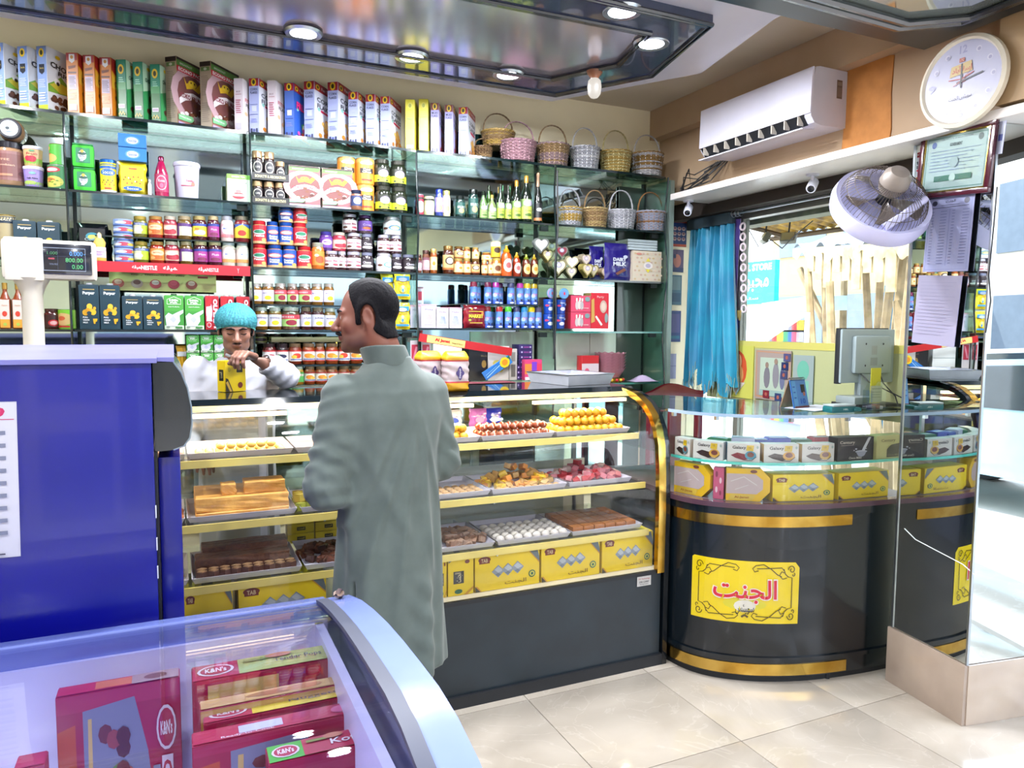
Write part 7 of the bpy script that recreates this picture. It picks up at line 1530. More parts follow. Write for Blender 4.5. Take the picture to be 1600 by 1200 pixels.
# ------------------------------------------------------------- security cameras
def cctv(x, y, z, d, lb):
    t = thing('security_camera', lb, 'camera', (x, y, z), 0, 'white security cameras')
    MB().lathe([(.03,-.008),(.032,0)], 18).lathe([(.009,-.035),(.009,-.006)], 12).build('mount', WHITEP, t)
    b = ob('camera_body', MB().lathe([(.001,-.05),(.02,-.048),(.024,-.04),(.024,.04),(.021,.046)], 18).mesh('camera_body', WHITEP), t); b.matrix_local = look(Vector((0,0,-.055)), d)
    l = ob('lens', MB().lathe([(.020,.044),(.016,.047),(.001,.048)], 16).mesh('lens', BLACK), t); l.matrix_local = look(Vector((0,0,-.055)), d); return t
q = P(1270, 272, 2, 2.312); cctv(q.x, q.y, 2.312, Vector((-.75,-.5,-.55)), 'white bullet camera under the ledge beside the fan')
q = P(1066, 318, 2, 2.312); cctv(q.x-.03, q.y-.1, 2.312, Vector((-.6,-.6,-.5)), 'white bullet camera at the corner above the curtain')
# ------------------------------------------------------------- curtain
t = thing('teal_curtain', 'sheer teal curtain hanging on a rod by the window corner', 'curtain', (0,0,0))
MB().tube([(3.10,3.98,2.235),(3.10,2.02,2.235)], .008, 10).build('rod', STEEL, t)
def curt(u, v):
    y = 3.97-(.40+.06*v)*u+.04*v*(1-u); amp = .022+.012*v
    x = 3.10+amp*math.sin(u*46+1.2*math.sin(v*2.2))+.006*math.sin(u*130+v*3)
    return (x-.03*v*(1-v), y+.012*math.sin(v*5+u*20), 2.22-(1.02+.05*math.sin(u*17)+.04*math.sin(u*41))*v)
CUR = pm('teal_sheer_cloth', '#1289a8', .5, c2='#0f6f96', scale=5, sheen=.4)
MB().grid(curt, 150, 40).build('cloth', CUR, t)
m = MB(); random.seed(12)
for i in range(70):
    u = i/69; x, y, z = curt(u, 1); m.tube([(x,y,z+.06),(x+random.uniform(-.01,.01), y, z), (x+random.uniform(-.015,.015), y+random.uniform(-.01,.01), z-random.uniform(.02,.07))], .0022, 3, random.choice(['#7fa89a','#a8a890','#3a8a9a']))
m.build('fringe', MATT, t)['kind'] = 'stuff'
MB().box(3.07,3.12,3.58,3.98,2.18,2.245).build('heading', pm('dark_heading', '#20303a', .6), t)
for i in range(3):
    MB().tube([(3.10+.02*math.cos(2*PI*k/12), 3.57-.03*i, 2.235+.02*math.sin(2*PI*k/12)) for k in range(12)], .003, 5, closed=True).build('ring', STEEL, t)
t = thing('purple_valance', 'purple velvet drape edged with white circles and gold fringe', 'curtain', (0,0,0))
MB().grid(lambda u, v: (3.145+.010*math.sin(u*22), 3.70-.14*u+.02*v, 2.21-.56*v), 24, 16).build('velvet', pm('purple_velvet', '#2c1c6a', .7, sheen=.6, c2='#3a2480'), t)
for i in range(9):
    q = Vector((3.15, 3.545-.004*i, 2.16-.062*i)); o = MB().tube([(0, .021*math.cos(2*PI*k/16), .021*math.sin(2*PI*k/16)) for k in range(16)], .006, 6, closed=True).build('circle_trim', pm('lace_white', '#d8c8d0', .6), t, q)
m = MB(); random.seed(5)
for i in range(50): y = 3.72-.19*i/49; m.tube([(3.145,y,1.655),(3.145+random.uniform(-.008,.008),y,1.60+random.uniform(-.01,.01))], .0022, 3, '#b8a050')
m.build('fringe', MATT, t)['kind'] = 'stuff'
MB().grid(lambda u, v: (3.15+.01*math.sin(u*20), 3.70-.13*u, 1.60-.06*v*(1+.4*math.sin(u*9))), 16, 5).build('blue_tassel', pm('royal_blue_cloth', '#1a2a9a', .7), t)
# ------------------------------------------------------------- posters and papers
def poster(x0, x1, z0, z1, Y, c, pr, lb, grp='posters in the corner', face='y'):
    t = thing('poster', lb, 'poster', ((x0+x1)/2, Y, z0) if face == 'y' else (Y, (x0+x1)/2, z0), 0 if face == 'y' else -PI/2, grp)
    w_ = abs(x1-x0); MB().box(-w_/2, w_/2, 0, .003, 0, z1-z0, c).build('board', PRINT, t); ob('print', pr.flat(w_, z1-z0), t); return t
pd1 = Pr('#1c3c78').R(0,0,1,.1,'#c8502a').R(0,.93,1,1,'#b84a3a')
for i in range(3):
    for j in range(3): pd1.E(.22+.28*i,.3+.2*j,.12,.075,'#d8b8b0').E(.22+.28*i,.32+.2*j,.08,.04,'#8a5a6a')
poster(3.045, 3.17, 2.09, 2.26, 4.112, '#1c3c78', pd1, 'blue poster with nine dishes left of the teal curtain')
poster(3.045, 3.15, 1.92, 2.07, 4.112, '#8a6a80', Pr('#6a5a80').E(.5,.5,.3,.3,'#d88a78').R(0,0,1,.2,'#3a4a78').E(.3,.7,.1,.1,'#2a3a68'), 'small photo poster below the blue dish poster')
poster(3.045, 3.14, 1.70, 1.90, 4.112, '#3a6a88', Pr('#4a7a90').R(.1,.5,.9,.95,'#7a9aa0').R(.1,.1,.9,.4,'#2a5a78'), 'dull teal framed notice lower on the back wall')
poster(3.045, 3.14, 1.45, 1.66, 4.112, '#2a4a88', Pr('#28488a').R(.1,.3,.9,.9,'#5a5a98').R(.1,.1,.9,.2,'#1c7a9a'), 'dark blue notice behind the curtain edge')
poster(3.05, 3.10, 1.20, 1.37, 4.10, '#b0b4d8', Pr('#b4b8dc').R(0,.5,1,.52,'#6a6a9a'), 'pale lilac card low at the corner of the room')
poster(2.97, 3.02, 1.74, 1.90, 4.112, '#c0b8e0', Pr('#c4bce4'), 'small lilac tag hanging beside the shelf unit')
gp = 'pictures along the bottom of the window'
def wy(px): return P(px, 580, 0, 3.17).y
band_t = thing('window_banner', 'pale yellow strip and ledge along the lower window', 'banner', (3.17, 2.9, 1.10)); MB().box(-.01,.01,-1.0,1.0,.33,.37,'#e2dc78').box(-.008,.008,-1.0,.95,0,.33,'#c9cf9a').build('strip', PRINT, band_t)
poster(wy(1180), wy(1125), 1.12, 1.44, 3.155, '#e2e05a', Pr('#dfe06a').E(.55,.55,.28,.36,'#e2603a').E(.45,.5,.09,.16,'#f0a060').E(.65,.45,.09,.16,'#f0b070').E(.6,.7,.09,.14,'#f4c090').G([(.3,.3),(.8,.3),(.55,.05)],'#e8e0d0'), 'yellow poster of orange sweets in a cone beside the curtain', gp, 'x')
poster(wy(1240), wy(1184), 1.13, 1.42, 3.150, '#c8b89a', Pr('#b8a8a0').L([(.04,.06),(.96,.02),(.96,.95),(.04,.97),(.04,.06)],.03,'#d8a078').R(.15,.2,.85,.85,'#c8dcc8').E(.35,.45,.09,.22,'#8a8890').E(.6,.5,.09,.26,'#9a98a0').E(.78,.45,.07,.22,'#7a80a0').E(.35,.7,.05,.06,'#a89080').E(.6,.78,.05,.06,'#a89080').R(.15,.08,.85,.2,'#a8c8c0'), 'framed pale group picture against the lower window', gp, 'x')
poster(wy(1275), wy(1243), 1.12, 1.40, 3.152, '#a8bcb8', Pr('#a8bab8').E(.5,.7,.3,.2,'#7ac8b0').R(.2,.1,.8,.5,'#8fd0b8').L([(.35,.1),(.35,.5)],.03,'#e0f0ea').L([(.6,.1),(.6,.5)],.03,'#e0f0ea'), 'pale green picture of glasses in the lower window', gp, 'x')
for i, (px, z) in enumerate(((1234,1.36),(1231,1.31),(1230,1.26),(1203,1.14),(1222,1.13),(1150,1.25))):
    poster(wy(px)-.025, wy(px)+.025, z, z+.045, 3.145, '#3a4a78', Pr(['#5a5a88','#28386a','#4a5078','#8a2a3a','#3a4a78','#8a7a8a'][i]).E(.5,.5,.2,.25,'#b86a5a'), f'tiny photo sticker on the lower window, {["uppermost of the three in a column","middle of the column","lowest of the column","red one near the counter","blue one near the counter","mauve one by the orange poster"][i]}', gp, 'x')
# ------------------------------------------------------------- on and in the cash counter
GT = 1.1815
q = P(1357, 640, 1, 2.52)
t = thing('monitor', 'grey computer monitor seen from behind on the glass counter', 'monitor', (3.005, 2.50, GT), -.12)
MB().bbox(-.155, .155, -.006, .03, .11, .365, .006).build('screen_case', pm('grey_monitor_back', '#8b999c', .35, noise=.05), t)
MB().bbox(-.158, -.138, .006, .036, .105, .370, .004).box(-.15,.15,.030,.034,.12,.37).build('bezel', BLACKP, t)
MB().bbox(-.10, .115, -.035, -.005, .155, .335, .016).build('rear_hump', pm('grey_monitor_back', '#8b999c'), t)
ob('print', Pr().R(.4,.2,.6,.42,'#9aa6a8').R(.42,.5,.58,.75,'#a8b2b4').E(.25,.2,.02,.03,'#223').E(.25,.8,.02,.03,'#223').E(.75,.2,.02,.03,'#223').E(.75,.8,.02,.03,'#223').flat(.2,.17), t, (.007,-.0352,.16))
MB().bbox(-.05, .06, -.02, .02, .01, .16, .004).build('stand', pm('grey_monitor_back', '#8b999c'), t)
MB().bbox(-.12, .14, -.09, .09, 0, .014, .004).build('foot', BLACKP, t)
MB().bbox(-.14, -.02, -.085, .04, .0145, .05, .006).build('adapter', pm('grey_box_plastic', '#7b8584', .4), t)
MB().tube([(-.06,-.03,.155),(-.05,-.07,.12),(.04,-.12,.07),(.12,-.15,.03),(.15,-.17,.004)], .003, 6).tube([(.05,-.03,.155),(.055,-.05,.11),(.1,-.08,.05),(.1,-.1,.004)], .003, 6).build('cable', BLACKP, t)
q = P(1300, 618, 1, 2.60)
t = thing('desk_calendar', 'blue desk calendar showing a large 10 beside the monitor', 'calendar', (2.62, 2.52, GT), .15)
MB().add([(-.055,0,0),(.055,0,0),(.055,.03,.13),(-.055,.03,.13),(-.055,.004,0),(.055,.004,0),(.055,.034,.13),(-.055,.034,.13)], [(0,1,2,3),(5,4,7,6),(0,4,5,1),(3,2,6,7),(0,3,7,4),(1,5,6,2)], '#3a7ac8').build('page_block', PRINT, t)
MB().add([(-.055,.075,0),(.055,.075,0),(.055,.034,.13),(-.055,.034,.13),(-.055,.079,0),(.055,.079,0),(.055,.038,.13),(-.055,.038,.13)], [(1,0,3,2),(4,5,6,7),(0,1,5,4),(3,7,6,2),(0,4,7,3),(1,2,6,5)], '#a88a68').build('stand_board', PRINT, t)
ob('page_print', Pr('#5a94d8').R(0,0,.3,1,'#6ab0e8').R(.62,.55,.9,.85,'#1c1c2c').E(.8,.5,.08,.08,'#c87a6a').T('10', .65,.24,.34,'#1c5ab8',.2,bold=.02).R(.05,.75,.2,.79,'#2a5ab0').R(.05,.55,.2,.59,'#2a5ab0').R(.05,.35,.2,.39,'#2a5ab0').R(0,0,1,.06,'#7a3a3a').flat(.104,.126), t, (0,0,.003), (-.227,0,0))
m = MB()
for i in range(14): x = -.05+i*.0077; m.tube([(x,.03,.126),(x,.024,.134),(x,.034,.140),(x,.044,.134),(x,.038,.126)], .0012, 4)
m.build('spiral_binding', BLACKP, t)
q = P(1316, 646, 2, GT)
t = thing('card_terminal', 'teal card payment terminal lying on papers', 'card terminal', (q.x, q.y+.01, GT+.004), math.radians(-4))
MB().bbox(-.075, .06, -.03, .03, .0, .03, .010).bbox(.04, .085, -.036, .036, .004, .022, .008).build('body', pm('teal_plastic', '#0f5a5e', .3), t)
MB().bbox(-.07, .055, -.032, .032, .029, .036, .003).build('keypad', pm('grey_keys', '#8f9a9a', .4), t)
ob('print', Pr().T('HBL', .5,.5,.9,'#d0e8e4',.6,bold=.03).flat(.03,.012), t, (.0, -.0302, .010))
q = P(1280, 637, 2, GT); t = ob('paper_sheet', MB().grid(lambda u, v: (-.13+.26*u, -.08+.16*v, .0012+.0015*math.sin(u*7)), 8, 4, '#d8dcf0').grid(lambda u, v: (.13-.26*u, -.08+.16*v, .0004), 1, 1, '#d8dcf0').mesh('paper_sheet', PRINT), None, (q.x-.03, q.y-.005, GT)); t.rotation_euler = (0,0,.2); tag(t, 'white paper sheet under the card terminal', 'paper')
q = P(1362, 632, 2, GT); t = thing('yellow_dispenser', 'small yellow and black item between terminal and holder', 'dispenser', (q.x, q.y+.02, GT)); MB().bbox(-.04,.035,-.02,.02,.012,.045,.004,'#d8cc22').bbox(-.0,.03,-.025,-.015,.0,.02,.002,'#22221a').bbox(-.04,.04,-.022,.022,0,.012,.002,'#22221a').build('body', PRINT, t)
q = P(1385, 646, 2, GT)
t = thing('acrylic_holder', 'clear acrylic holder with printed slips and yellow card by the pillar', 'holder', (2.845, 2.33, GT), -.05)
ho = [(0,0),(.085,0),(.085,.11),(.06,.13),(.03,.13),(0,.085)]
MB().extr([(z, x) for x, z in [(.004,.002),(.084,.002),(.084,.11),(.06,.13),(.03,.13),(.004,.09)]][::-1], 1, 0, .003).extr([(z, x) for x, z in ho][::-1], 1, .05, .053).box(0,.085,0,.053,0,.002).box(-.001,.002,0,.053,.0,.09).build('acrylic', glass('acrylic', '#f4faff', 1.49, extra=.05), t)
ob('slip', Pr('#d0d4ac').R(.1,.8,.9,.84,'#8a9070').R(.1,.6,.9,.63,'#8a9070').R(.1,.45,.8,.48,'#8a9070').R(.1,.3,.9,.33,'#8a9070').flat(.07,.075), t, (.044,.02,.035))
ob('yellow_card', MB().box(.02,.08,.03,.032,.03,.19,'#dcd83a').mesh('yellow_card', PRINT), t)
ob('trinkets', MB().bbox(.01,.035,.01,.04,.003,.02,.003,'#20202a').bbox(.04,.06,.01,.04,.003,.026,.003,'#8a4a3a').bbox(.062,.08,.01,.04,.003,.018,.003,'#d8ccd0').mesh('trinkets', PRINT), t)
# chocolate boxes on the counter shelf, facing the curve
def curve_frame(px, z, inset_):
    s_ = nearest_s(px, z); x, y = on_curve(s_, -inset_); x2, y2 = on_curve(min(arc[-1], s_+.01), -inset_); x1, y1 = on_curve(max(0, s_-.01), -inset_)
    return x, y, math.atan2(y2-y1, x2-x1)
def onshelf(a, b, z, h, d, c, front, side, lb, name, grp, inset_=.035):
    xA, yA, _ = curve_frame(a, z+h/2, inset_); xB, yB, _ = curve_frame(b, z+h/2, inset_); rz = math.atan2(yB-yA, xB-xA); w_ = math.hypot(xB-xA, yB-yA)
    t = cbox(w_-.004, d, h, c, front, side, None, name, flap=False); t.location = (xA, yA, z); t.rotation_euler = (0,0,rz); return tag(t, lb, 'box', grp)
def gal(c1, c2): return Pr('#e4dcd6').T('Galaxy', .36,.76,.42,'#241a16',.22,bold=.02).G([(.1,.35),(.3,.5),(.55,.42),(.75,.2),(.5,.08),(.25,.2)], c1).E(.72,.36,.18,.24,c2).E(.72,.4,.11,.14,'#7a3a2c').G([(.58,.62),(.6,.92),(.82,.92),(.8,.6)],'#e0b81c').T('15', .7,.8,.07,'#7a5a10',.1).E(.93,.82,.035,.08,'#a8b8b0').L([(.5,.1),(.75,.08),(.9,.3)],.03,'#1c1414')
GS = Z7 = .9685
for i, (a, b, c1, c2, sd, lb) in enumerate(((1046,1071,'#2a1c1a','#5a8a9a','#1a7a9a','leftmost white chocolate box, cut by the case frame'),(1076,1132,'#3a2018','#e0a838','#c8902a','white chocolate box with brown swirl, second from left'),(1136,1192,'#8a2438','#4a98b0','#1a8aa8','white chocolate box with crimson and blue swirl, third'),
    (1197,1256,'#3a2018','#e0a030','#c8902a','white chocolate box with brown swirl, fourth'),(1260,1313,'#4a2c20','#dcae50','#c8902a','white chocolate box with brown swirl, fifth, beside dark box'))):
    onshelf(a, b, GS, .082, .05, '#e0d8d2', gal(c1, c2), Pr(sd), lb, 'chocolate_box', 'white chocolate boxes on the counter shelf')
cen_ = Pr('#2a2230').T('Century', .26,.78,.42,'#d8ccc0',.16,bold=.02).R(.08,.66,.45,.675,'#b8a8a0').G([(.92,1),(.84,.98),(.7,.55),(.66,.4),(.74,.4),(.8,.6)], '#dcdce4').E(.65,.38,.17,.06,'#c8c8d4').G([(.5,.38),(.8,.38),(.74,.2),(.65,.14),(.56,.2)], '#a8a8b8').E(.5,.5,.03,.03,'#c8c8d4').E(.78,.5,.02,.02,'#c8c8d4').E(.44,.44,.02,.02,'#c8c8d4').T('Choco Milko', .48,.12,.36,'#d8d0c8',.1,bold=.02)
onshelf(1317, 1376, GS, .105, .06, '#2a2230', cen_, Pr('#2a2230'), 'dark chocolate milk box with white splash on counter shelf', 'chocolate_box', 'dark and cream boxes on the counter shelf')
onshelf(1379, 1425, GS, .105, .06, '#cfc88a', Pr('#cdc68c').T('Century', .4,.78,.5,'#6a5a3a',.16).G([(.35,.05),(.35,.4),(.5,.6),(.8,.65),(1,.4),(1,.05)],'#2a1c18').T('Choco Milko', .6,.14,.4,'#8a7a5a',.09), Pr('#cfc88a'), 'cream chocolate box with brown picture at counter shelf end', 'chocolate_box', 'dark and cream boxes on the counter shelf')
for i, (px, c) in enumerate(((1085,'#3a8a5a'),(1140,'#c9c9e4'),(1180,'#3a5ab8'),(1215,'#5a6ad0'),(1255,'#3a7a5a'),(1300,'#c83a4a'))):
    x, y, rz = curve_frame(px, 1.0, .12); t = cbox(.10, .06, .085+.008*(i%2), c, Pr(c).R(.1,.4,.9,.7,'#d8d8e8'), None, Pr(c).R(.1,.2,.9,.6,'#e0e0f0'), 'candy_box', flap=False); t.location = (x, y, GS); t.rotation_euler = (0,0,rz); tag(t, ['green','white','blue','lilac blue','dark green','red'][i]+' candy box in the back row of the counter shelf', 'box', 'back row on the counter shelf')
BF = .798
def hexbox(px_a, px_b, lb):
    xA, yA, _ = curve_frame(px_a, .88, .03); xB, yB, _ = curve_frame(px_b, .88, .03); rz = math.atan2(yB-yA, xB-xA); w_ = math.hypot(xB-xA, yB-yA); h = .142
    t = ob('window_box', None, None, ((xA+xB)/2, (yA+yB)/2, BF), rz); k = w_/2
    o8 = [(-k,.0),(k*.55,.0),(k,.3*h),(k,.72*h),(k*.6,h),(-k*1.0,h)]
    MB().extr([(z, x) for x, z in o8][::-1], 1, 0, .05, '#f0b81a').build('box_body', PRINT, t)
    pr = Pr('#f0b81a').G([(0,.0),(.78,0),(1,.3),(1,.72),(.8,1),(0,1)], '#f4c01e').G([(.0,.22),(.7,.22),(.84,.38),(.84,.66),(.66,.84),(0,.84)], '#cbb4b4').G([(.05,.02),(.6,.02),(.68,.2),(.1,.2)],'#e6c04a').T('Al-Janat', .36,.11,.34,'#a85a1c',.09,bold=.02).E(.62,.92,.08,.05,'#7a3a2c').L([(.1,.6),(.4,.75),(.7,.5)],.02,'#e6dcdc').L([(.2,.35),(.5,.5)],.015,'#e6dcdc')
    pr.it.pop(0); ob('window_print', pr.flat(w_, h), t); return tag(t, lb, 'box', 'window boxes in the counter')
hexbox(1047, 1107, 'golden window box at the left end of the counter bottom'); hexbox(1134, 1206, 'golden window box beside the pink patterned carton')
onshelf(1112, 1133, BF, .14, .04, '#c84a6a', Pr('#d0587a').E(.3,.3,.12,.1,'#f0c8d0').E(.7,.6,.12,.1,'#f0c8d0').E(.3,.8,.12,.1,'#8a2040').E(.7,.2,.1,.08,'#8a2040'), Pr('#c84a6a'), 'pink patterned carton between the golden window boxes', 'carton', 'cartons in the counter')
for a, b, lb in ((1211,1312,'yellow sweet box with three diamonds in the counter, left one'),(1318,1399,'yellow sweet box with three diamonds in the counter, right one')):
    onshelf(a, b, BF, .118, .09, '#f6d010', jbox_front(), Pr('#f6d010').R(.3,.3,.7,.7,'#1d1a14'), lb, 'sweet_box', 'yellow sweet boxes in the counter')
# chair behind the counter
t = thing('wooden_chair', 'dark red wooden chair with curved top rail behind the counter', 'chair', (2.84, 3.50, 0), .12)
MAR = pm('maroon_wood', '#5c1420', .25, coat=.4)
def rail_(u, v): x = -.24+.48*u; return (x, .22+.03*math.sin(PI*u), 1.03+.12*v*1.0+(.05*math.sin(PI*u)**2)*v)
MB().grid(rail_, 20, 4).grid(lambda u, v: (lambda p: (p[0], p[1]+.03, p[2]))(rail_(1-u, v)), 20, 4).build('top_rail', MAR, t)
MB().bbox(-.22,.22,-.22,.22,.43,.47,.01).build('seat', MAR, t)
for x in (-.2, .2):
    MB().bbox(x-.02,x+.02,.2,.24,0,1.06,.004).build('leg', MAR, t); MB().bbox(x-.02,x+.02,-.21,-.17,0,.43,.004).build('leg', MAR, t)
MB().bbox(-.05,.05,.215,.235,.47,1.06,.004).build('back_splat', MAR, t)
# ------------------------------------------------------------- people: smooth bodies grown from a distance field
import openvdb as vdb
def sm(a, b, k):
    h = np.clip(.5+.5*(b-a)/k, 0, 1); return b*(1-h)+a*h-k*h*(1-h)
def smax(a, b, k): return -sm(-a, -b, k)
def ell(X, Y, Z, c, r, tilt=0.):
    x, y, z = X-c[0], Y-c[1], Z-c[2]
    if tilt: y, z = y*math.cos(tilt)+z*math.sin(tilt), -y*math.sin(tilt)+z*math.cos(tilt)
    k = np.sqrt((x/r[0])**2+(y/r[1])**2+(z/r[2])**2); return (k-1)*min(r)
def cap(X, Y, Z, a, b, ra, rb):
    ax, ay, az = a; bx, by, bz = b; dx, dy, dz = bx-ax, by-ay, bz-az; L = dx*dx+dy*dy+dz*dz+1e-9
    t = np.clip(((X-ax)*dx+(Y-ay)*dy+(Z-az)*dz)/L, 0, 1)
    return np.sqrt((X-ax-t*dx)**2+(Y-ay-t*dy)**2+(Z-az-t*dz)**2)-(ra+(rb-ra)*t)
def sdf(fn, lo, hi, vox):
    n = [int((hi[i]-lo[i])/vox)+1 for i in range(3)]
    ax = [lo[i]+vox*np.arange(n[i]) for i in range(3)]
    X, Y, Z = np.meshgrid(*ax, indexing='ij'); D = np.clip(fn(X, Y, Z), -3*vox, 3*vox).astype(np.float32)
    D[0], D[-1], D[:,0], D[:,-1], D[:,:,0], D[:,:,-1] = (3*vox,)*6
    g = vdb.FloatGrid(3*vox); g.copyFromArray(D); pts, quads = g.convertToQuads(0.0)
    return pts*vox+np.array(lo), quads
def mk(name, parts, mat, cf=None, parent=None, smooth=2):
    me = bpy.data.meshes.new(name); V = []; Q = []; k = 0
    for p, q in parts: V.append(p); Q.append(q+k); k += len(p)
    V = np.concatenate(V); Q = np.concatenate(Q)
    me.from_pydata(V.tolist(), [], Q.tolist()); 
    bm = bmesh.new(); bm.from_mesh(me)
    for _ in range(smooth): bmesh.ops.smooth_vert(bm, verts=bm.verts, factor=.5, use_axis_x=True, use_axis_y=True, use_axis_z=True)
    bmesh.ops.recalc_face_normals(bm, faces=bm.faces); bm.to_mesh(me); bm.free()
    me.polygons.foreach_set('use_smooth', [True]*len(me.polygons))
    if cf:
        co = np.empty(len(me.polygons)*3); me.polygons.foreach_get('center', co); co = co.reshape(-1, 3)
        a = me.attributes.new('pc', 'FLOAT_COLOR', 'FACE'); cc = cf(co[:,0], co[:,1], co[:,2]); buf = np.ones((len(co), 4)); buf[:,:3] = cc; a.data.foreach_set('color', buf.ravel())
    me.materials.append(mat); return ob(name, me, parent)
SKIN = pm('skin', attr=True, rough=.48, noise=.12, scale=35, bump=.04)
def head_fn(X, Y, Z):
    "head centre at origin, face towards +y"
    d = ell(X,Y,Z,(0,-.012,.030),(.076,.097,.086))
    d = sm(d, ell(X,Y,Z,(0,.030,-.028),(.062,.066,.088)), .02)
    d = sm(d, ell(X,Y,Z,(0,.048,-.082),(.043,.042,.030)), .02)
    d = sm(d, ell(X,Y,Z,(0,.030,-.072),(.056,.045,.026)), .018)
    d = sm(d, ell(X,Y,Z,(0,.084,.020),(.047,.013,.010)), .014)
    for s in (-1, 1): d = sm(d, ell(X,Y,Z,(s*.040,.064,-.020),(.022,.024,.022)), .016)
    for s in (-1, 1): d = smax(d, -ell(X,Y,Z,(s*.031,.103,.003),(.018,.016,.011)), .010)
    for s in (-1, 1): d = sm(d, ell(X,Y,Z,(s*.031,.078,.003),(.0135,.0135,.0125)), .004)
    d = sm(d, cap(X,Y,Z,(0,.090,.010),(0,.120,-.028),.008,.0125), .010)
    for s in (-1, 1): d = sm(d, ell(X,Y,Z,(s*.013,.106,-.033),(.009,.011,.008)), .006)
    d = sm(d, ell(X,Y,Z,(0,.099,-.056),(.023,.010,.006)), .006); d = sm(d, ell(X,Y,Z,(0,.097,-.066),(.020,.010,.007)), .005)
    d = sm(d, ell(X,Y,Z,(0,.084,-.094),(.020,.018,.018)), .012)
    for s in (-1, 1):
        e = ell(X,Y,Z,(s*.080,-.008,-.006),(.009,.022,.034), -.2); e = smax(e, -ell(X,Y,Z,(s*.090,-.004,.0),(.010,.013,.022), -.2), .004); d = sm(d, e, .006)
    return d
SK1, SK2 = np.array(lin('#b9735a')), np.array(lin('#7c564a'))
def skin_cf(base, stub, lip, H0):
    base, stub, lip = (np.array(lin(c)) for c in (base, stub, lip))
    def f(x, y, z):
        zz = z-H0[2]; yy = y-H0[1]; xx = x-H0[0]
        jaw = np.clip((-.035-zz)/.03, 0, 1)*np.clip((yy+.005)/.03, 0, 1)*np.clip((zz+.125)/.03, 0, 1)*.55
        c = base[None]*(1-jaw[:,None])+stub[None]*jaw[:,None]
        l = ((np.abs(xx) < .021) & (yy > .088) & (zz < -.052) & (zz > -.072)).astype(float)[:,None]*.7
        return c*(1-l)+lip[None]*l
    return f
def hand_prims(M_, curl=.5, side=1, spread=.10):
    "list of capsules; wrist at origin, fingers along +y, back of hand +z"
    out = []
    def add(a, b, ra, rb): out.append((tuple(M_ @ Vector(a)), tuple(M_ @ Vector(b)), ra, rb))
    for i, (x, L) in enumerate(((-.027,.068),(-.009,.076),(.009,.071),(.026,.056))):
        add((x*.6,.01,0), (x,.088-.004*abs(i-1),0), .015, .0125)
        a = Vector((x,.088-.004*abs(i-1),0)); ang = 0; y = spread*(x/.03)
        for f, r in ((.45,.0095),(.30,.0085),(.25,.0075)):
            ang += curl; dd = Vector((math.sin(y), math.cos(ang), -math.sin(ang))).normalized()*L*f*1.15; b = a+dd; add(a, b, r, r*.92); a = b
    x = -side*.03; a = Vector((x*.5,.02,-.004)); 
    for p, q, r in (((x*.6,.02,-.006),(x*1.5,.052,-.018),.0125),((x*1.5,.052,-.018),(x*1.55,.082,-.034),.0105),((x*1.55,.082,-.034),(x*1.35,.104,-.048),.009)): add(p, q, r, r*.9)
    return out
def caps(X, Y, Z, prims, k=.006, d=None):
    for p in prims:
        e = cap(X, Y, Z, *p); d = e if d is None else sm(d, e, k)
    return d
def bounds(prims, pad):
    P_ = np.array([q for p in prims for q in p[:2]]); return P_.min(0)-pad, P_.max(0)+pad
def roty(v, a): return v
# ---- customer: local frame, facing +y, feet at z=0
HC = Vector((-.050, .045, 1.577)); HYAW = math.radians(60); HP = .965   # head centre, turned to his left
def hx(X, Y, Z):
    x, y, z = (X-HC.x)/HP, (Y-HC.y)/HP, (Z-HC.z)/HP; c, s = math.cos(-HYAW), math.sin(-HYAW)
    x, y = x*c-y*s, x*s+y*c; c, s = math.cos(.10), math.sin(.10); y *= 1.10; return x, y*c-z*s, y*s+z*c
def cust_head(X, Y, Z):
    d = head_fn(*hx(X, Y, Z))*HP
    d = sm(d, cap(X,Y,Z,(-.035,.010,1.52),(-.005,-.015,1.42),.055,.055), .02)
    return d
sL, eL, wL = (-.155,.0,1.335), (-.225,-.02,1.075), (-.12,.17,1.055)
sR, eR, wR = (.145,.0,1.330), (.195,.0,1.10), (.11,.18,1.075)
hl = hand_prims(Matrix.Translation(wL) @ Matrix.Rotation(-.9, 4, 'Z') @ Matrix.Rotation(.3, 4, 'X'), .45, -1)
hr = hand_prims(Matrix.Translation(wR) @ Matrix.Rotation(.9, 4, 'Z') @ Matrix.Rotation(.3, 4, 'X'), .45, 1)
def cust_body(X, Y, Z):
    d = ell(X,Y,Z,(0,-.01,1.22),(.15,.095,.22)); d = sm(d, ell(X,Y,Z,(0,0,.95),(.145,.10,.14)), .05)
    d = sm(d, cap(X,Y,Z,(0,-.01,1.38),(0,-.01,1.43),.045,.045), .04)
    for s_, e, w_ in ((sL,eL,wL),(sR,eR,wR)): d = sm(d, cap(X,Y,Z,s_,e,.048,.040), .03); d = sm(d, cap(X,Y,Z,e,w_,.040,.026), .015)
    for s in (-1, 1):
        d = sm(d, cap(X,Y,Z,(s*.074,0,.92),(s*.085,.0,.50),.064,.048), .03); d = sm(d, cap(X,Y,Z,(s*.09,0,.50),(s*.09,-.01,.09),.052,.034), .02)
        d = sm(d, cap(X,Y,Z,(s*.09,-.03,.045),(s*.10,.14,.03),.036,.026), .02)
    return d
man = thing('person', 'man in long grey-green tunic seen from behind, head turned left', 'person', (.612, 2.275, 0), math.radians(14))
mb = mk('body', [sdf(cust_head, (-.20,-.14,1.41), (.12,.2,1.74), .0040), sdf(cust_body, (-.33,-.2,.0), (.33,.3,1.50), .0085),
    sdf(lambda X,Y,Z: caps(X,Y,Z,hl), *bounds(hl,.025), .0045), sdf(lambda X,Y,Z: caps(X,Y,Z,hr), *bounds(hr,.025), .0045)], SKIN, None, man)
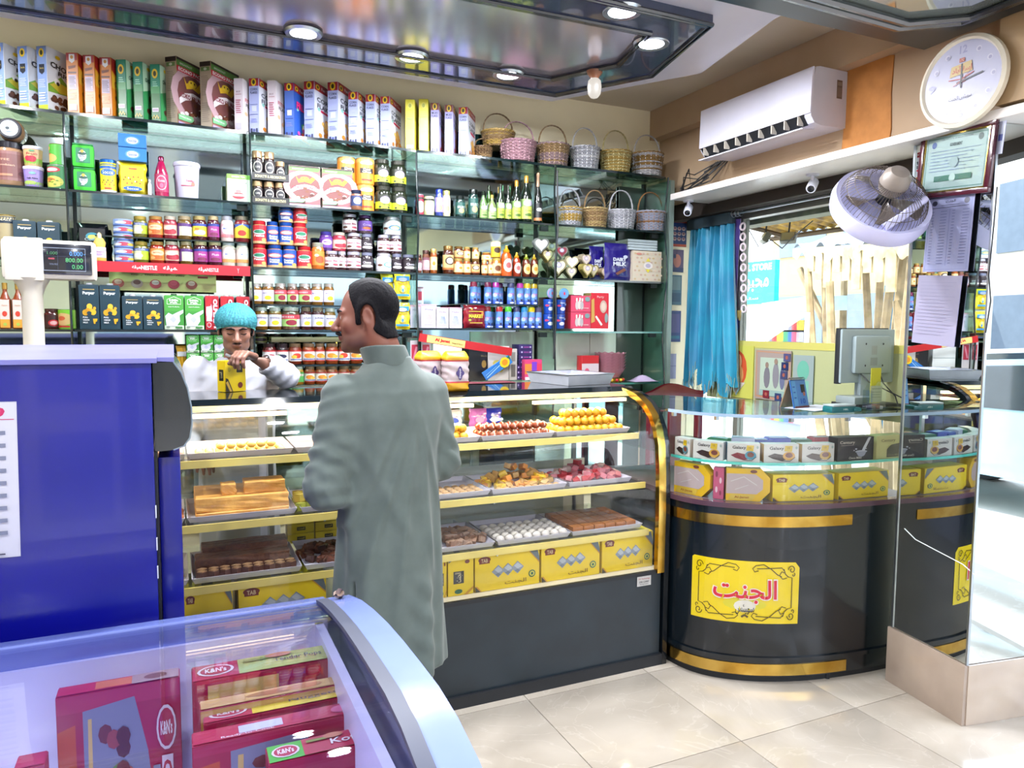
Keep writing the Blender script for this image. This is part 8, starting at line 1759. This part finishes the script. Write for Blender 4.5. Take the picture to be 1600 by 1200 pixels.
me = mb.data; co = np.empty(len(me.polygons)*3); me.polygons.foreach_get('center', co); co = co.reshape(-1,3); hx_, hy_, hz_ = hx(co[:,0], co[:,1], co[:,2])
a = me.attributes.new('pc', 'FLOAT_COLOR', 'FACE'); buf = np.ones((len(co),4)); buf[:,:3] = skin_cf('#9a5c48', '#54403c', '#7a3a34', (0,0,0))(hx_, hy_, hz_); a.data.foreach_set('color', buf.ravel())
def hair_fn(X, Y, Z):
    x, y, z = hx(X, Y, Z); d = (cust_head(X, Y, Z)-.007)/HP
    line = y-(.052+.35*np.clip(z-.06,-.1,.1))+np.clip((.07-np.abs(x)),0,.07)*.25          # front hairline, receding
    low = np.interp(y, [-.065,-.03,-.012,.02,.03], [-.078,-.056,-.03,-.004,.0])-z                # lower edge: above ear in front, nape behind
    burn = smax(np.abs(y-.028)-.010, -(z+.026), .004)
    reg = smax(line, low, .01); reg = np.minimum(reg, np.maximum(burn, z-.02))
    ear = .026-np.sqrt((y+.006)**2+((z+.006)*.62)**2)*1.0; reg = smax(reg, ear, .004)
    d = smax(d, reg*.9, .003); return d*HP+.0008*np.sin(x*900+z*240)*np.sin(y*700)
HAIR = pm('dark_hair', '#060509', .7, c2='#0f0d12', scale=130, bump=.25, spec=.12, noise=.1, detail=8)
def scale_y(m): return m
mk('hair', [sdf(hair_fn, (-.20,-.14,1.44), (.12,.2,1.74), .0036)], HAIR, None, man, 1)
def inv_h(p):
    y, z = p[1], p[2]; c, s = math.cos(-.10), math.sin(-.10); y, z = y*c-z*s, y*s+z*c; y /= 1.10; x = p[0]; c, s = math.cos(HYAW), math.sin(HYAW); x, y = x*c-y*s, x*s+y*c
    return Vector((HC.x+x*HP, HC.y+y*HP, HC.z+z*HP))
def feature(nm, pr, mat, parent, par_inv, n=6, r=.003):
    m = MB()
    for pts, rr in pr: m.tube([par_inv(p) for p in pts], rr, 8)
    return m.build(nm, mat, parent)
feature('moustache', [([(-.026,.094,-.052),(-.014,.106,-.047),(0,.110,-.045),(.014,.106,-.047),(.026,.094,-.052)], [.002,.006,.006,.006,.002])], HAIR, man, inv_h)
for s in (-1, 1): feature('eyebrow', [([(s*.012,.098,.021),(s*.028,.096,.027),(s*.046,.082,.022)], [.003,.0045,.002])], HAIR, man, inv_h)
EYEW, EYED = pm('eye_white', '#d8d0cc', .2), pm('eye_dark', '#1c120e', .1, coat=.5)
for s in (-1, 1):
    e = MB().sphere(inv_h((s*.031,.0790,.003)), .0112, None, 12, 8).build('eye', EYEW, man); MB().sphere(inv_h((s*.031,.0865,.003)), .0042, None, 10, 6).build('iris', EYED, e)
    feature('eyelid', [([(s*.018,.091,.007),(s*.031,.0955,.0105),(s*.044,.086,.006)], .003)], SKIN_D, man, inv_h) if False else None
# tunic
PZ = np.array([.40,.45,.6,.8,1.0,1.15,1.27,1.345,1.385,1.415,1.445,1.47]); PA = np.array([.185,.185,.180,.172,.164,.168,.178,.168,.132,.096,.070,.060]); PB = np.array([.140,.140,.135,.125,.118,.120,.125,.112,.095,.080,.066,.060])
def tunic(X, Y, Z, infl=0.):
    a = np.interp(Z, PZ, PA)+infl; b = np.interp(Z, PZ, PB)+infl; lean = np.interp(Z, [.4,1.0,1.47], [-.005,0,-.012])
    th = np.arctan2(X/a, (Y-lean)/b); k = np.sqrt((X/a)**2+((Y-lean)/b)**2); d = (k-1)*np.minimum(a, b)*.95
    low = np.clip((1.15-Z)/.7, 0, 1); up_ = np.clip((Z-.95)/.3, 0, 1)
    d -= low*(.011*np.sin(th*6+2.2*np.sin(Z*3)+1)+.006*np.sin(th*11+Z*4)); d -= up_*.003*np.sin(th*5+Z*22)
    for x0, sl, am, wd, z0, z1 in ((-.13,.42,.010,.017,.75,1.32),(-.06,.30,.009,.014,.70,1.30),(.0,.12,.006,.012,.60,1.34),(.07,-.12,.007,.013,.65,1.30),(.12,-.35,.006,.012,.9,1.3)):
        d -= am*np.exp(-((X-x0-sl*(Z-1.05))/wd)**2)*np.clip((z1-Z)/.15,0,1)*np.clip((Z-z0)/.2,0,1)*(Y < .02)
    d -= .006*np.exp(-((X+.10+.5*(Z-1.1))/.02)**2)*np.clip((1.32-Z)/.2,0,1)*np.clip((Z-.8)/.2,0,1)*(Y < 0)
    d -= .005*np.exp(-((X-.03+.22*(Z-1.1))/.016)**2)*np.clip((1.36-Z)/.2,0,1)*np.clip((Z-.7)/.3,0,1)*(Y < 0)
    d -= .004*np.sin((X*.9+Z*1.1)*60)*np.clip((.8-Z)/.1,0,1)*np.clip((Z-.45)/.08,0,1)*np.clip((X+.02)/.03,0,1)*np.clip((.12-X)/.05,0,1)*(Y < 0)
    d = np.maximum(d, .425-Z-.018*np.cos(th)); return np.maximum(d, Z-1.455)
def sleeve(X, Y, Z):
    d = None
    for s_, e, w_, q in ((sL,eL,wL,1),(sR,eR,wR,0)):
        ee = tuple(Vector(w_)*.80+Vector(e)*.20)
        a = cap(X,Y,Z,s_,e,.066,.062)-.005*np.sin(Z*75+X*70+Y*30+1.5*np.sin(Z*22))*np.clip((1.30-Z)/.1,0,1); b = cap(X,Y,Z,e,ee,.060,.052)-.0035*np.sin((X-Y)*110+Z*30)
        f = sm(a, b, .02); 
        if q: f = sm(f, ell(X,Y,Z,(e[0]+.015,e[1]+.01,e[2]-.045),(.06,.07,.035)), .02)-.002*np.sin(Z*140+Y*50)
        d = f if d is None else np.minimum(d, f)
    return d
def kameez(X, Y, Z):
    d = sm(tunic(X, Y, Z), sleeve(X, Y, Z), .028)
    slit = np.maximum(np.abs(Y+.055+.0*Z)-(.80-Z)*.085, X+.085); slit = np.maximum(slit, Z-.80); d = np.maximum(d, -slit)
    neck = cap(X,Y,Z,(-.03,.0,1.52),(0,-.01,1.44),.060,.058); return smax(d, -neck, .004)
CLOTH = pm('grey_green_cotton', '#55605c', .75, c2='#4c5753', scale=14, sheen=.15, bump=.03, noise=.04)
CLOTH2 = pm('grey_green_trouser', '#66716c', .75, sheen=.2)
mk('tunic', [sdf(kameez, (-.33,-.2,.38), (.33,.30,1.50), .0062)], CLOTH, None, man)
def collar(X, Y, Z):
    top = 1.480+.010*np.clip(-Y/.06,-1,1); r = .066-.05*(Z-1.44); k = np.sqrt((X+.005+.4*(Z-1.43))**2+(Y+.008)**2)
    d = np.abs(k-r-.004)-.0045; d = np.maximum(d, Z-top); return np.maximum(d, 1.425-Z)
mk('collar', [sdf(collar, (-.12,-.11,1.42), (.10,.10,1.52), .0032)], CLOTH, None, man, 1)
def legs(X, Y, Z):
    d = None
    for s in (-1, 1):
        e = cap(X,Y,Z,(s*.074,0,.8),(s*.092,-.01,.10),.080,.062)-.006*np.sin(Z*40+X*60); d = e if d is None else sm(d, e, .02)
    return np.maximum(np.maximum(d, .085-Z), Z-.84)
mk('trousers', [sdf(legs, (-.24,-.15,.07), (.24,.15,.88), .009)], CLOTH2, None, man)
for s in (-1, 1):
    mk('shoe', [sdf(lambda X,Y,Z: np.maximum(cap(X,Y,Z,(s*.09,-.04,.045),(s*.10,.16,.035),.048,.040), .0-Z+.001), (-.17,-.12,-.01), (.17,.24,.11), .007)], pm('brown_sandal', '#3a2418', .4), None, man)
# ---- worker behind the case: local frame facing +y, turned to face the camera
wk = thing('person', 'shop worker in teal hair cap and white shirt holding a yellow box', 'person', (.255, 3.60, 0), math.radians(178))
WH = Vector((.0, .085, 1.528)); WP = .90
def wx(X, Y, Z):
    x, y, z = (X-WH.x)/WP, (Y-WH.y)/WP, (Z-WH.z)/WP; c, s = math.cos(.24), math.sin(.24); return x, y*c-z*s, y*s+z*c
def inv_w(p):
    y, z = p[1], p[2]; c, s = math.cos(-.24), math.sin(-.24); y, z = y*c-z*s, y*s+z*c; return Vector((WH.x+p[0]*WP, WH.y+y*WP, WH.z+z*WP))
bxw = P(372, 612, 2, TZ)                       # the box he holds
def W2L(v): return wk_inv @ v
wk_m = Matrix.Translation((.255, 3.60, 0)) @ Matrix.Rotation(math.radians(178), 4, 'Z'); wk_inv = wk_m.inverted()
HX, HY = .283, 3.275
wrist = wk_inv @ Vector((.312, 3.345, 1.408)); elb = wk_inv @ Vector((.452, 3.42, 1.318)); sh = (-.165,.0,1.345)
elb = tuple(elb); wri = tuple(wrist)
hm = Matrix.Translation(wk_inv @ Vector((.305, 3.338, 1.410))) @ Matrix.Rotation(math.radians(-36), 4, 'Z') @ Matrix.Rotation(.22, 4, 'X')
hw = hand_prims(hm, .72, -1, .06)
hm2 = Matrix.Translation((.20,.17,.98)) @ Matrix.Rotation(.5, 4, 'Z'); hw2 = hand_prims(hm2, .5, 1)
def w_head(X, Y, Z):
    d = head_fn(*wx(X, Y, Z))*WP; return sm(d, cap(X,Y,Z,(0,.045,1.475),(0,.0,1.37),.048,.055), .02)
def w_body(X, Y, Z):
    d = ell(X,Y,Z,(0,0,1.18),(.145,.085,.22)); d = sm(d, ell(X,Y,Z,(0,0,.92),(.14,.09,.13)), .05)
    d = sm(d, cap(X,Y,Z,sh,elb,.045,.038), .03); d = sm(d, cap(X,Y,Z,elb,wri,.038,.024), .012); d = sm(d, cap(X,Y,Z,(.165,0,1.345),(.21,.02,1.08),.045,.038), .03); d = sm(d, cap(X,Y,Z,(.21,.02,1.08),(.20,.17,.98),.038,.025), .012)
    for s in (-1, 1):
        d = sm(d, cap(X,Y,Z,(s*.08,0,.88),(s*.09,0,.08),.075,.036), .03); d = sm(d, cap(X,Y,Z,(s*.09,-.02,.04),(s*.09,.10,.03),.034,.026), .02)
    return d
wb = mk('body', [sdf(w_head, (-.14,-.10,1.36), (.14,.24,1.68), .0038), sdf(w_body, (-.3,-.14,0), (.3,.36,1.42), .009),
    sdf(lambda X,Y,Z: caps(X,Y,Z,hw), *bounds(hw,.022), .0034), sdf(lambda X,Y,Z: caps(X,Y,Z,hw2), *bounds(hw2,.025), .0045)], SKIN, None, wk)
me = wb.data; co = np.empty(len(me.polygons)*3); me.polygons.foreach_get('center', co); co = co.reshape(-1,3); q3 = wx(co[:,0], co[:,1], co[:,2])
a = me.attributes.new('pc', 'FLOAT_COLOR', 'FACE'); buf = np.ones((len(co),4)); buf[:,:3] = skin_cf('#a87460', '#7a5a4c', '#8a5048', (0,0,0))(*q3); a.data.foreach_set('color', buf.ravel())
feature('moustache', [([(-.022,.098,-.050),(-.010,.106,-.046),(0,.108,-.044),(.010,.106,-.046),(.022,.098,-.050)], [.001,.0028,.003,.0028,.001])], HAIR, wk, inv_w)
for s in (-1, 1):
    feature('eyebrow', [([(s*.010,.099,.019),(s*.028,.098,.026),(s*.048,.084,.020)], [.003,.0045,.002])], HAIR, wk, inv_w)
    feature('eyelashes', [([(s*.016,.094,-.001),(s*.031,.0975,-.004),(s*.045,.086,-.001)], [.0012,.002,.0012])], HAIR, wk, inv_w)
CAPM = pm('teal_cap_net', '#155f6d', .7, c2='#2b828a', scale=120, bump=.4, noise=.1)
def cap_fn(X, Y, Z):
    x, y, z = wx(X, Y, Z); th = np.arctan2(x, y+.01)
    d = ell(x,y,z,(0,-.016,.042),(.098,.116,.084))-.003*np.sin(th*26)*np.clip((.08-z)/.06,0,1)-.002*np.sin(th*41+z*60)
    cut = z-(.038+.0*y)-.40*(y+.02)*1.0
    d = np.maximum(d, -(z-(-.012+.44*np.clip(y+.02,-.05,.12)))); return d*WP
mk('hair_cap', [sdf(cap_fn, (-.13,-.10,1.45), (.13,.24,1.68), .0036)], CAPM, None, wk, 1)
m = MB(); ring_ = []
for i in range(48):
    a = 2*PI*i/48; x = .088*math.sin(a); y = -.014+.104*math.cos(a); z = -.010+.44*max(-.05, min(.12, y+.02)); ring_.append(inv_w((x, y, z)))
m.tube(ring_, .004, 6, closed=True); m.build('cap_elastic', pm('teal_cap_edge', '#5cbcb8', .6), wk)
hm_ = [[(x, y, z) for (x, y, z) in ((s*.071,.040,.022),(s*.074,.026,.0),(s*.074,.018,-.02))] for s in (-1, 1)]
for q in hm_: feature('sideburn', [(q, [.006,.006,.003])], HAIR, wk, inv_w)
QZ = np.array([.35,.6,.9,1.1,1.25,1.32,1.355,1.385,1.41]); QA = np.array([.18,.175,.165,.165,.178,.178,.14,.085,.058]); QB = np.array([.13,.125,.115,.115,.115,.105,.085,.066,.055])
def shirt(X, Y, Z):
    a = np.interp(Z, QZ, QA); b = np.interp(Z, QZ, QB); th = np.arctan2(X/a, Y/b); k = np.sqrt((X/a)**2+(Y/b)**2); d = (k-1)*np.minimum(a, b)*.95
    d -= .004*np.sin(th*9+Z*6)+.003*np.sin(X*60+Z*70)*np.clip((Z-1.0)/.3,0,1); d = np.maximum(np.maximum(d, Z-1.40), .36-Z)
    w9 = tuple(Vector(wri)*.62+Vector(elb)*.38)
    s1 = sm(cap(X,Y,Z,sh,elb,.062,.056), cap(X,Y,Z,elb,w9,.056,.046), .015)-.003*np.sin((X+Z)*100+Y*40)
    s2 = sm(cap(X,Y,Z,(.165,0,1.345),(.21,.02,1.08),.062,.055), cap(X,Y,Z,(.21,.02,1.08),(.20,.15,.995),.054,.045), .015)
    d = sm(sm(d, s1, .02), s2, .02)
    ax = (Vector(wri)-Vector(elb)).normalized(); t = (X-w9[0])*ax.x+(Y-w9[1])*ax.y+(Z-w9[2])*ax.z
    hole = np.maximum(cap(X,Y,Z,w9,wri,.038,.036), -t-.05); d = np.maximum(d, -hole)
    return smax(d, -cap(X,Y,Z,(0,.03,1.48),(0,.01,1.39),.052,.048), .004)
SHM = pm('off_white_shirt', '#aeb0bb', .7, c2='#a3a4ae', scale=8, noise=.04, sheen=.2)
mk('shirt', [sdf(shirt, (-.31,-.16,.33), (.30,.36,1.44), .0068)], SHM, None, wk)
MB().tube([inv_w((-.05,.02,-.125)), inv_w((0,.045,-.14)), inv_w((.05,.02,-.125))], .006, 8).build('collar', SHM, wk)
def wtr(X, Y, Z):
    d = None
    for s in (-1, 1): e = cap(X,Y,Z,(s*.08,0,.86),(s*.09,0,.09),.10,.06); d = e if d is None else sm(d, e, .02)
    return np.maximum(np.maximum(d, .07-Z), Z-.80)
mk('trousers', [sdf(wtr, (-.22,-.13,.05), (.22,.13,.82), .010)], SHM, None, wk)
for s in (-1, 1): mk('shoe', [sdf(lambda X,Y,Z: np.maximum(cap(X,Y,Z,(s*.09,-.03,.04),(s*.09,.12,.032),.044,.038), .001-Z), (-.16,-.10,-.01), (.16,.19,.10), .008)], pm('brown_sandal', '#3a2418'), None, wk)
bf = Pr('#ffdc10').R(.55,.62,.85,.92,'#1c1a14').T(JANNAT, .7,.77,.2,'#e8dcb0',.14,rot=90).E(.72,.2,.12,.1,'#7a2a1c').E(.18,.72,.07,.08,'#c8b41a').G([(0,0),(.35,0),(.12,.42),(0,.45)],'#2c2418').G([(.0,.3),(.1,.35),(.3,.0),(.2,0)],'#d8b04a')
bs = Pr('#ffdc10').R(.25,.35,.85,.72,'#1c1a14').T(JANNAT, .55,.54,.4,'#e8dcb0',.2,rot=90)
t = cbox(.098, .058, .132, '#f6d010', bf, bs, None, 'sweet_box', flap=False); q = P(352, 613, 2, TZ); t.location = (q.x, q.y, TZ); t.rotation_euler = (0, 0, math.radians(28)); tag(t, 'yellow sweet box held upright on the black top by the worker', 'sweet box')
# ------------------------------------------------------------- the street outside and the rest of the shop behind the camera
pav = pm('pale_bounce_street', '#dad2c8', .8, c2='#c8beb2', scale=1.2, bump=.2)  # ground colour lightened to bounce more light into the shop
ST = struct('ground', MB().box(-25, 40, -30, 40, -.22, -.11), pav)
struct('wall_front', MB().box(-2.8, -.9, -2.6, -2.5, 0, 3.05).box(-.9, 3.3, -2.6, -2.5, 2.5, 3.05), CREAM)
struct('wall_fascia', MB().box(3.0, 3.3, -2.5, 1.2, 2.42, 3.05), CREAM)
def tex(name, a, b, sc_=6): return pm(name, a, .8, c2=b, scale=sc_, bump=.2)
# buildings across both streets
def house(x0, x1, y0, y1, h, c, lb, face='x', n=4, wc='#5a6470'):
    t = thing('building', lb, 'building', ((x0+x1)/2, (y0+y1)/2, -.11), 0, 'buildings across the street'); w_, d_ = x1-x0, y1-y0
    MB().box(-w_/2, w_/2, -d_/2, d_/2, 0, h).build('wall', tex('plaster_'+c[1:], c, c), t)
    MB().box(-w_/2-.15, w_/2+.15, -d_/2-.15, d_/2+.15, h, h+.18).build('parapet', tex('parapet_grey', '#a89c8c', '#8f8476'), t)
    for i in range(n):
        u = (i+.5)/n
        for z in ((.0, 2.3), (3.1, 4.4)):
            if z[1] > h: continue
            if face == 'x': b = (-w_/2-.03, -w_/2+.01, -d_/2+u*d_-.6, -d_/2+u*d_+.6)
            else: b = (-w_/2+u*w_-.8, -w_/2+u*w_+.8, d_/2-.01, d_/2+.03)
            MB().box(*b, z[0], z[1]).build('shutter' if z[0] == 0 else 'window', pm('shutter_'+wc[1:], wc, .5), t)
    return t
house(11.5, 16, 5.6, 12, 5.6, '#a08a60', 'pale yellow building far across the street behind the green sign')
house(11.0, 16, -1.0, 5.3, 5.0, '#8f7e68', 'tan building across the street behind the branch posts')
house(11.5, 17, -9, -2.0, 6.0, '#b9b2a6', 'grey building seen only in the pillar mirror')
house(-6, 2.0, -14, -10, 5.5, '#c2b49a', 'cream building opposite the shop front, left', 'y')
house(2.6, 10, -14.5, -10.5, 5.0, '#a9b4b8', 'blue grey building opposite the shop front, right', 'y')
# things seen through the window, placed where the sight lines meet the street
def V(px, py, X): return P(px, py, 0, X)
def quadthing(name, lb, cat, pts, th, mat, grp=None):
    c = sum(pts, Vector())/4; t = thing(name, lb, cat, c, 0, grp); n = (pts[1]-pts[0]).cross(pts[3]-pts[0]).normalized()*th
    vs = [p-c for p in pts]+[p-c+n for p in pts]; MB().add(vs, [(0,1,2,3),(7,6,5,4),(0,4,5,1),(1,5,6,2),(2,6,7,3),(3,7,4,0)]).build('sheet', mat, t); return t, c
XS = 7.0
a_, b_, c_ = V(1120, 415, XS), V(1211, 416, XS), V(1120, 477, XS)
t = thing('shop_sign', 'turquoise medical store sign seen through the window', 'sign', (XS, (a_.y+b_.y)/2, c_.z)); w_ = abs(a_.y-b_.y); h = a_.z-c_.z
MB().box(0, .08, -w_/2, w_/2, 0, h).build('board', pm('turquoise_board', '#12b8b0', .4), t)
MB().box(.02, .06, -w_/2-.03, w_/2+.03, -.12, 0).build('lower_rail', tex('cream_rail', '#b8a88a', '#a8987a'), t)
for y in (-w_/2+.1, w_/2-.1): MB().box(.08, .14, y-.03, y+.03, -c_.z-.11, h).build('post', pm('sign_post', '#8a8a84', .5), t)
MAHB = ar(0xFE8F, 0xFEEE, 0xFE92, 0xFEA4, 0xFEE3)
ob('print', Pr().T('MEDICAL STORE', .56,.86,.78,'#f4fffc',.16,bold=.04).T(MAHB, .62,.45,.58,'#f4fffc',.36,bold=.02).T(ar(0xFEAE,0xFEEE,0xFE98,0xFEB3), .6,.12,.3,'#d8f4f0',.08).flat(w_, h), t, (0,0,0), -PI/2)
# awnings
t, c = quadthing('awning', 'white cloth awning slanting down in front of the stall', 'awning', [V(1120,490,6.2), V(1262,488,5.4), V(1190,536,5.2), V(1120,560,5.6)], .02, tex('white_cloth', '#d8d8dc', '#c8c8d0'), 'awnings outside')
for px, py, X in ((1262,488,5.4),(1190,536,5.2)): q = V(px, py, X); MB().tube([(q.x-c.x, q.y-c.y, q.z-c.z), (q.x-c.x, q.y-c.y, -.11-c.z)], .025, 6).build('pole', pm('white_pole', '#c8c8c4', .6), t)
t, c = quadthing('canopy', 'pale blue canopy box over the stall across the street', 'awning', [V(1190,474,6.6), V(1268,462,6.2), V(1268,485,6.2), V(1190,488,6.6)], .4, tex('pale_blue_cloth', '#a8d0e0', '#c8dce4'), 'awnings outside')
q = V(1266,485,6.3); MB().tube([(q.x-c.x, q.y-c.y, q.z-c.z), (q.x-c.x, q.y-c.y, -.11-c.z)], .03, 6).build('pole', pm('white_pole', '#c8c8c4', .6), t)
t = thing('tin_awning', 'rusty yellow corrugated tin awning above the window', 'awning', (0,0,0)); 
def tin(u, v): y = 4.6-3.4*u; return (3.5+.9*v, y, 2.43-.14*v+.012*math.sin(u*240))
MB().grid(tin, 240, 2).build('tin_sheet', pm('rusty_yellow_tin', '#b08a1c', .5, c2='#5a4014', scale=14, detail=8), t)
MB().tube([(3.5,4.6,2.39),(3.5,1.2,2.39)], .02, 6).tube([(4.38,4.6,2.26),(4.38,1.2,2.26)], .02, 6).build('rail', pm('dark_rust', '#4a3a24', .8), t)
for y in (4.4, 2.9, 1.5): MB().tube([(3.3,y,2.40),(4.4,y,2.25)], .018, 6).build('bracket', pm('dark_rust', '#4a3a24'), t)
t = thing('roller_shutter_box', 'grey painted beam above the window glass outside', 'beam', (3.30, 2.9, 2.19)); MB().box(0, .12, -1.2, 1.4, 0, .17).build('beam', tex('weathered_beam', '#8a8a78', '#6f7468', 9), t); MB().box(-.05, 0, -1.2, 1.4, .03, .06).build('fixing', BLACKP, t)
for i, px in enumerate((1196, 1232)):
    q = V(px, 372, 3.75); t = thing('flood_light', ['left','right'][i]+' outdoor flood light hanging under the tin awning', 'flood light', q, 0, 'flood lights outside'); 
    b = MB().bbox(-.02,.02,-.05,.05,-.035,.035,.006).build('lamp_head', pm('grey_alloy', '#7a7a70', .5), t, None, (0,.5,.5 if i else -.5))
    MB().box(-.024,-.02,-.04,.04,-.028,.028).build('lens', pm('lamp_glass', '#b8b090', .2), b); MB().tube([(0,0,.03),(.02,.01,.12),(.12,.05,.30)], .006, 5).build('arm', BLACKP, t)
m = MB().tube([V(1165,350,3.7), V(1185,385,3.75), V(1205,375,3.72), V(1222,388,3.75), V(1240,370,3.7), V(1270,345,3.7)], .004, 5); tag(m.build('power_cable', BLACKP), 'thin dark cable sagging between the outdoor flood lights', 'cable')
# stall of branches, tarpaulin roof, hanging goods
WOOD = pm('peeled_branch', '#a08a68', .8, c2='#7d6a4c', scale=8, bump=.3)
t = thing('branch_stall', 'open stall of peeled branch posts with ragged roof across the street', 'stall', (5.9, 3.2, -.11))
o5 = Vector((5.9, 3.2, -.11))
PS = [((1262,420),(1282,620),5.6),((1288,400),(1302,600),5.7),((1296,440),(1310,620),5.2),((1352,415),(1362,520),6.2),((1376,420),(1376,540),6.0),((1397,400),(1384,560),5.4),((1412,400),(1398,640),5.2),((1425,405),(1415,640),5.0),((1250,420),(1275,470),5.9),((1402,470),(1422,640),5.1),((1320,400),(1322,560),6.6)]
for (p0, p1, X) in PS:
    a, b = V(*p0, X), V(*p1, X); d = (b-a); b2 = a+d*((a.z+.11)/(a.z-b.z)) if a.z > b.z+.1 else b; mid = (a+b2)/2+Vector((0,.06,0))
    MB().tube([a-o5, mid-o5, b2-o5], [.035,.04,.05], 7).build('branch_post', WOOD, t)
ra_, rb_ = V(1240,396,5.8), V(1440,388,4.8)
random.seed(3)
def roof(u, v): p = ra_*(1-u)+rb_*u; return Vector((p.x+1.7*v, p.y+.15*v, p.z+.05+.42*v+.03*math.sin(u*30)+.02*math.sin(v*20+u*50)))-o5
MB().grid(roof, 60, 12).build('tarpaulin_roof', pm('bleached_tarpaulin', '#8f9298', .8, c2='#6f8294', scale=3, detail=8, bump=.4), t)
MB().grid(lambda u, v: (lambda p: (p.x-o5.x-.01, p.y-o5.y, p.z-o5.z+.05-(.09+.05*math.sin(u*47)*math.sin(u*13))*v))(ra_*(1-u)+rb_*u), 80, 3).build('ragged_fringe', pm('straw_cloth', '#b8a480', .8, c2='#98845c', scale=10), t)
for i in range(9):
    u = .2+.08*i; p = ra_*(1-u)+rb_*u-o5; MB().box(p.x-.02, p.x, p.y-.04, p.y+.04, p.z-.18-.07*(i%3), p.z).build('hanging_strip', pm('straw_cloth', '#c8b890'), t)
MB().grid(lambda u, v: (7.4+.05*math.sin(u*60)-o5.x, 1.2+3.2*u-o5.y, 2.3-2.4*v-o5.z), 80, 4).build('grey_curtain', pm('grey_canvas', '#7a878e', .8, c2='#626f78', scale=4), t)
MB().grid(lambda u, v: (6.8+.04*math.sin(u*40)-o5.x, 5.0+.5*u-o5.y, 2.0-2.1*v-o5.z), 30, 4).build('blue_curtain', pm('blue_canvas', '#4a9ac0', .8), t)
t = thing('goods_rack', 'rack of small coloured packets at the stall across the street', 'rack', (6.3, 5.3, -.11)); random.seed(4)
ga, gb = V(1190, 500, 6.3), V(1258, 500, 6.3); MB().box(.03,.06,min(ga.y,gb.y)-5.3,max(ga.y,gb.y)-5.3,0,ga.z+.11).build('panel', pm('rack_grey', '#8a94a4', .7), t)
for j in range(9):
    for i in range(9):
        y = ga.y+(gb.y-ga.y)*(i+.5)/9-5.3; z = ga.z+.05-.13*j
        if z < .05: continue
        put(('pkt', (i*3+j*5) % 7), lambda: MB().box(-.03,.02,-.05,.05,-.055,.055,['#c83a3a','#c8c0c8','#3a6ab8','#d8b83a','#8a8a98','#c8506a','#4a9a6a'][(i*3+j*5)%7]).build('packet', MATT), f'packet on the outdoor rack, row {ORD[j]} from top, {nth(i,9)}', 'packet', 'packets on the rack outside', (6.3, y+5.3, z-.11))
# cars seen in the pillar mirror
def car(x, y, rz, c, lb):
    t = thing('car', lb, 'car', (x, y, -.11), rz, 'cars parked outside'); body = pm('car_paint_'+c[1:], c, .15, coat=.8, noise=.02)
    pf_ = [(-2.0,.35),(-2.05,.62),(-1.9,.82),(-1.1,.92),(-.55,1.38),(.55,1.45),(1.25,1.40),(1.9,.95),(2.05,.85),(2.05,.35)]
    MB().extr([(z, x_) for x_, z in pf_][::-1], 1, -.82, .82).build('body', body, t)
    for s in (-1, 1): MB().extr([(z, x_) for x_, z in [(-1.0,.95),(-.52,1.33),(.5,1.39),(1.15,1.33),(1.55,.98)]][::-1], 1, s*.825-.003, s*.825+.003).build('side_window', pm('car_glass', '#28343c', .06, coat=.6), t)
    MB().add([(-1.08,-.68,.94),(-1.08,.68,.94),(-.60,.62,1.34),(-.60,-.62,1.34)], [(0,1,2,3)]).build('windscreen', pm('car_glass', '#28343c'), t)
    for x_ in (-1.3, 1.3):
        for s in (-1, 1):
            w9 = ob('wheel', MB().lathe([(.12,-.1),(.32,-.1),(.33,-.05),(.33,.05),(.32,.1),(.12,.1)], 22).mesh('wheel', BLACKP), t, (x_, s*.78, .33), (PI/2,0,0)); ob('rim', MB().lathe([(.001,-.11),(.2,-.105),(.2,.105),(.001,.11)], 16).mesh('rim', STEEL), w9)
    for s in (-1, 1): MB().sphere((-1.98, s*.6, .66), (.08,.16,.09), None, 10, 6).build('headlamp', pm('lamp_glass', '#b8b090'), t)
    MB().box(-2.07, -2.02, -.4, .4, .45, .6).build('grille', BLACKP, t); return t
car(6.6, -1.6, math.radians(70), '#8fb4c4', 'pale blue car parked beside the shop, seen in the pillar mirror')
car(8.6, -4.6, math.radians(60), '#c8ccd0', 'white car farther along the street, seen in the pillar mirror')
t = thing('step', 'low marble door step at the open side of the shop', 'step', (3.9, -.6, -.11)); MB().bbox(-.3, .45, -2.2, 2.2, 0, .10, .006).build('slab', TILE, t)
# rear part of the shop, seen only in mirrors
t = thing('side_shelves', 'tall shelf unit along the left wall, seen only in mirrors', 'shelves', (-2.5, 0, 0))
MB().box(-.2,-.17,-2.2,1.6,0,2.3).build('back', CREAM, t)
for z in (.3, .8, 1.3, 1.8, 2.28): MB().box(-.2, .15, -2.2, 1.6, z-.02, z).build('shelf', WPAN, t)
for i in range(12):
    for z in (.8, 1.3, 1.8): put(('sg', i % 4), lambda: MB().bbox(-.06,.06,-.06,.06,0,.28,.004,['#8a4a3a','#3a6a8a','#b8a04a','#5a7a4a'][i%4]).build('carton', PRINT), f'plain carton on the {"lower" if z < 1 else "middle" if z < 1.5 else "upper"} left wall shelf, {nth(i,12)}', 'carton', 'cartons on the left wall shelves', (-2.5, -2.05+i*.3, z+.0005))
for o in (_to,):
    bpy.data.objects.remove(o)
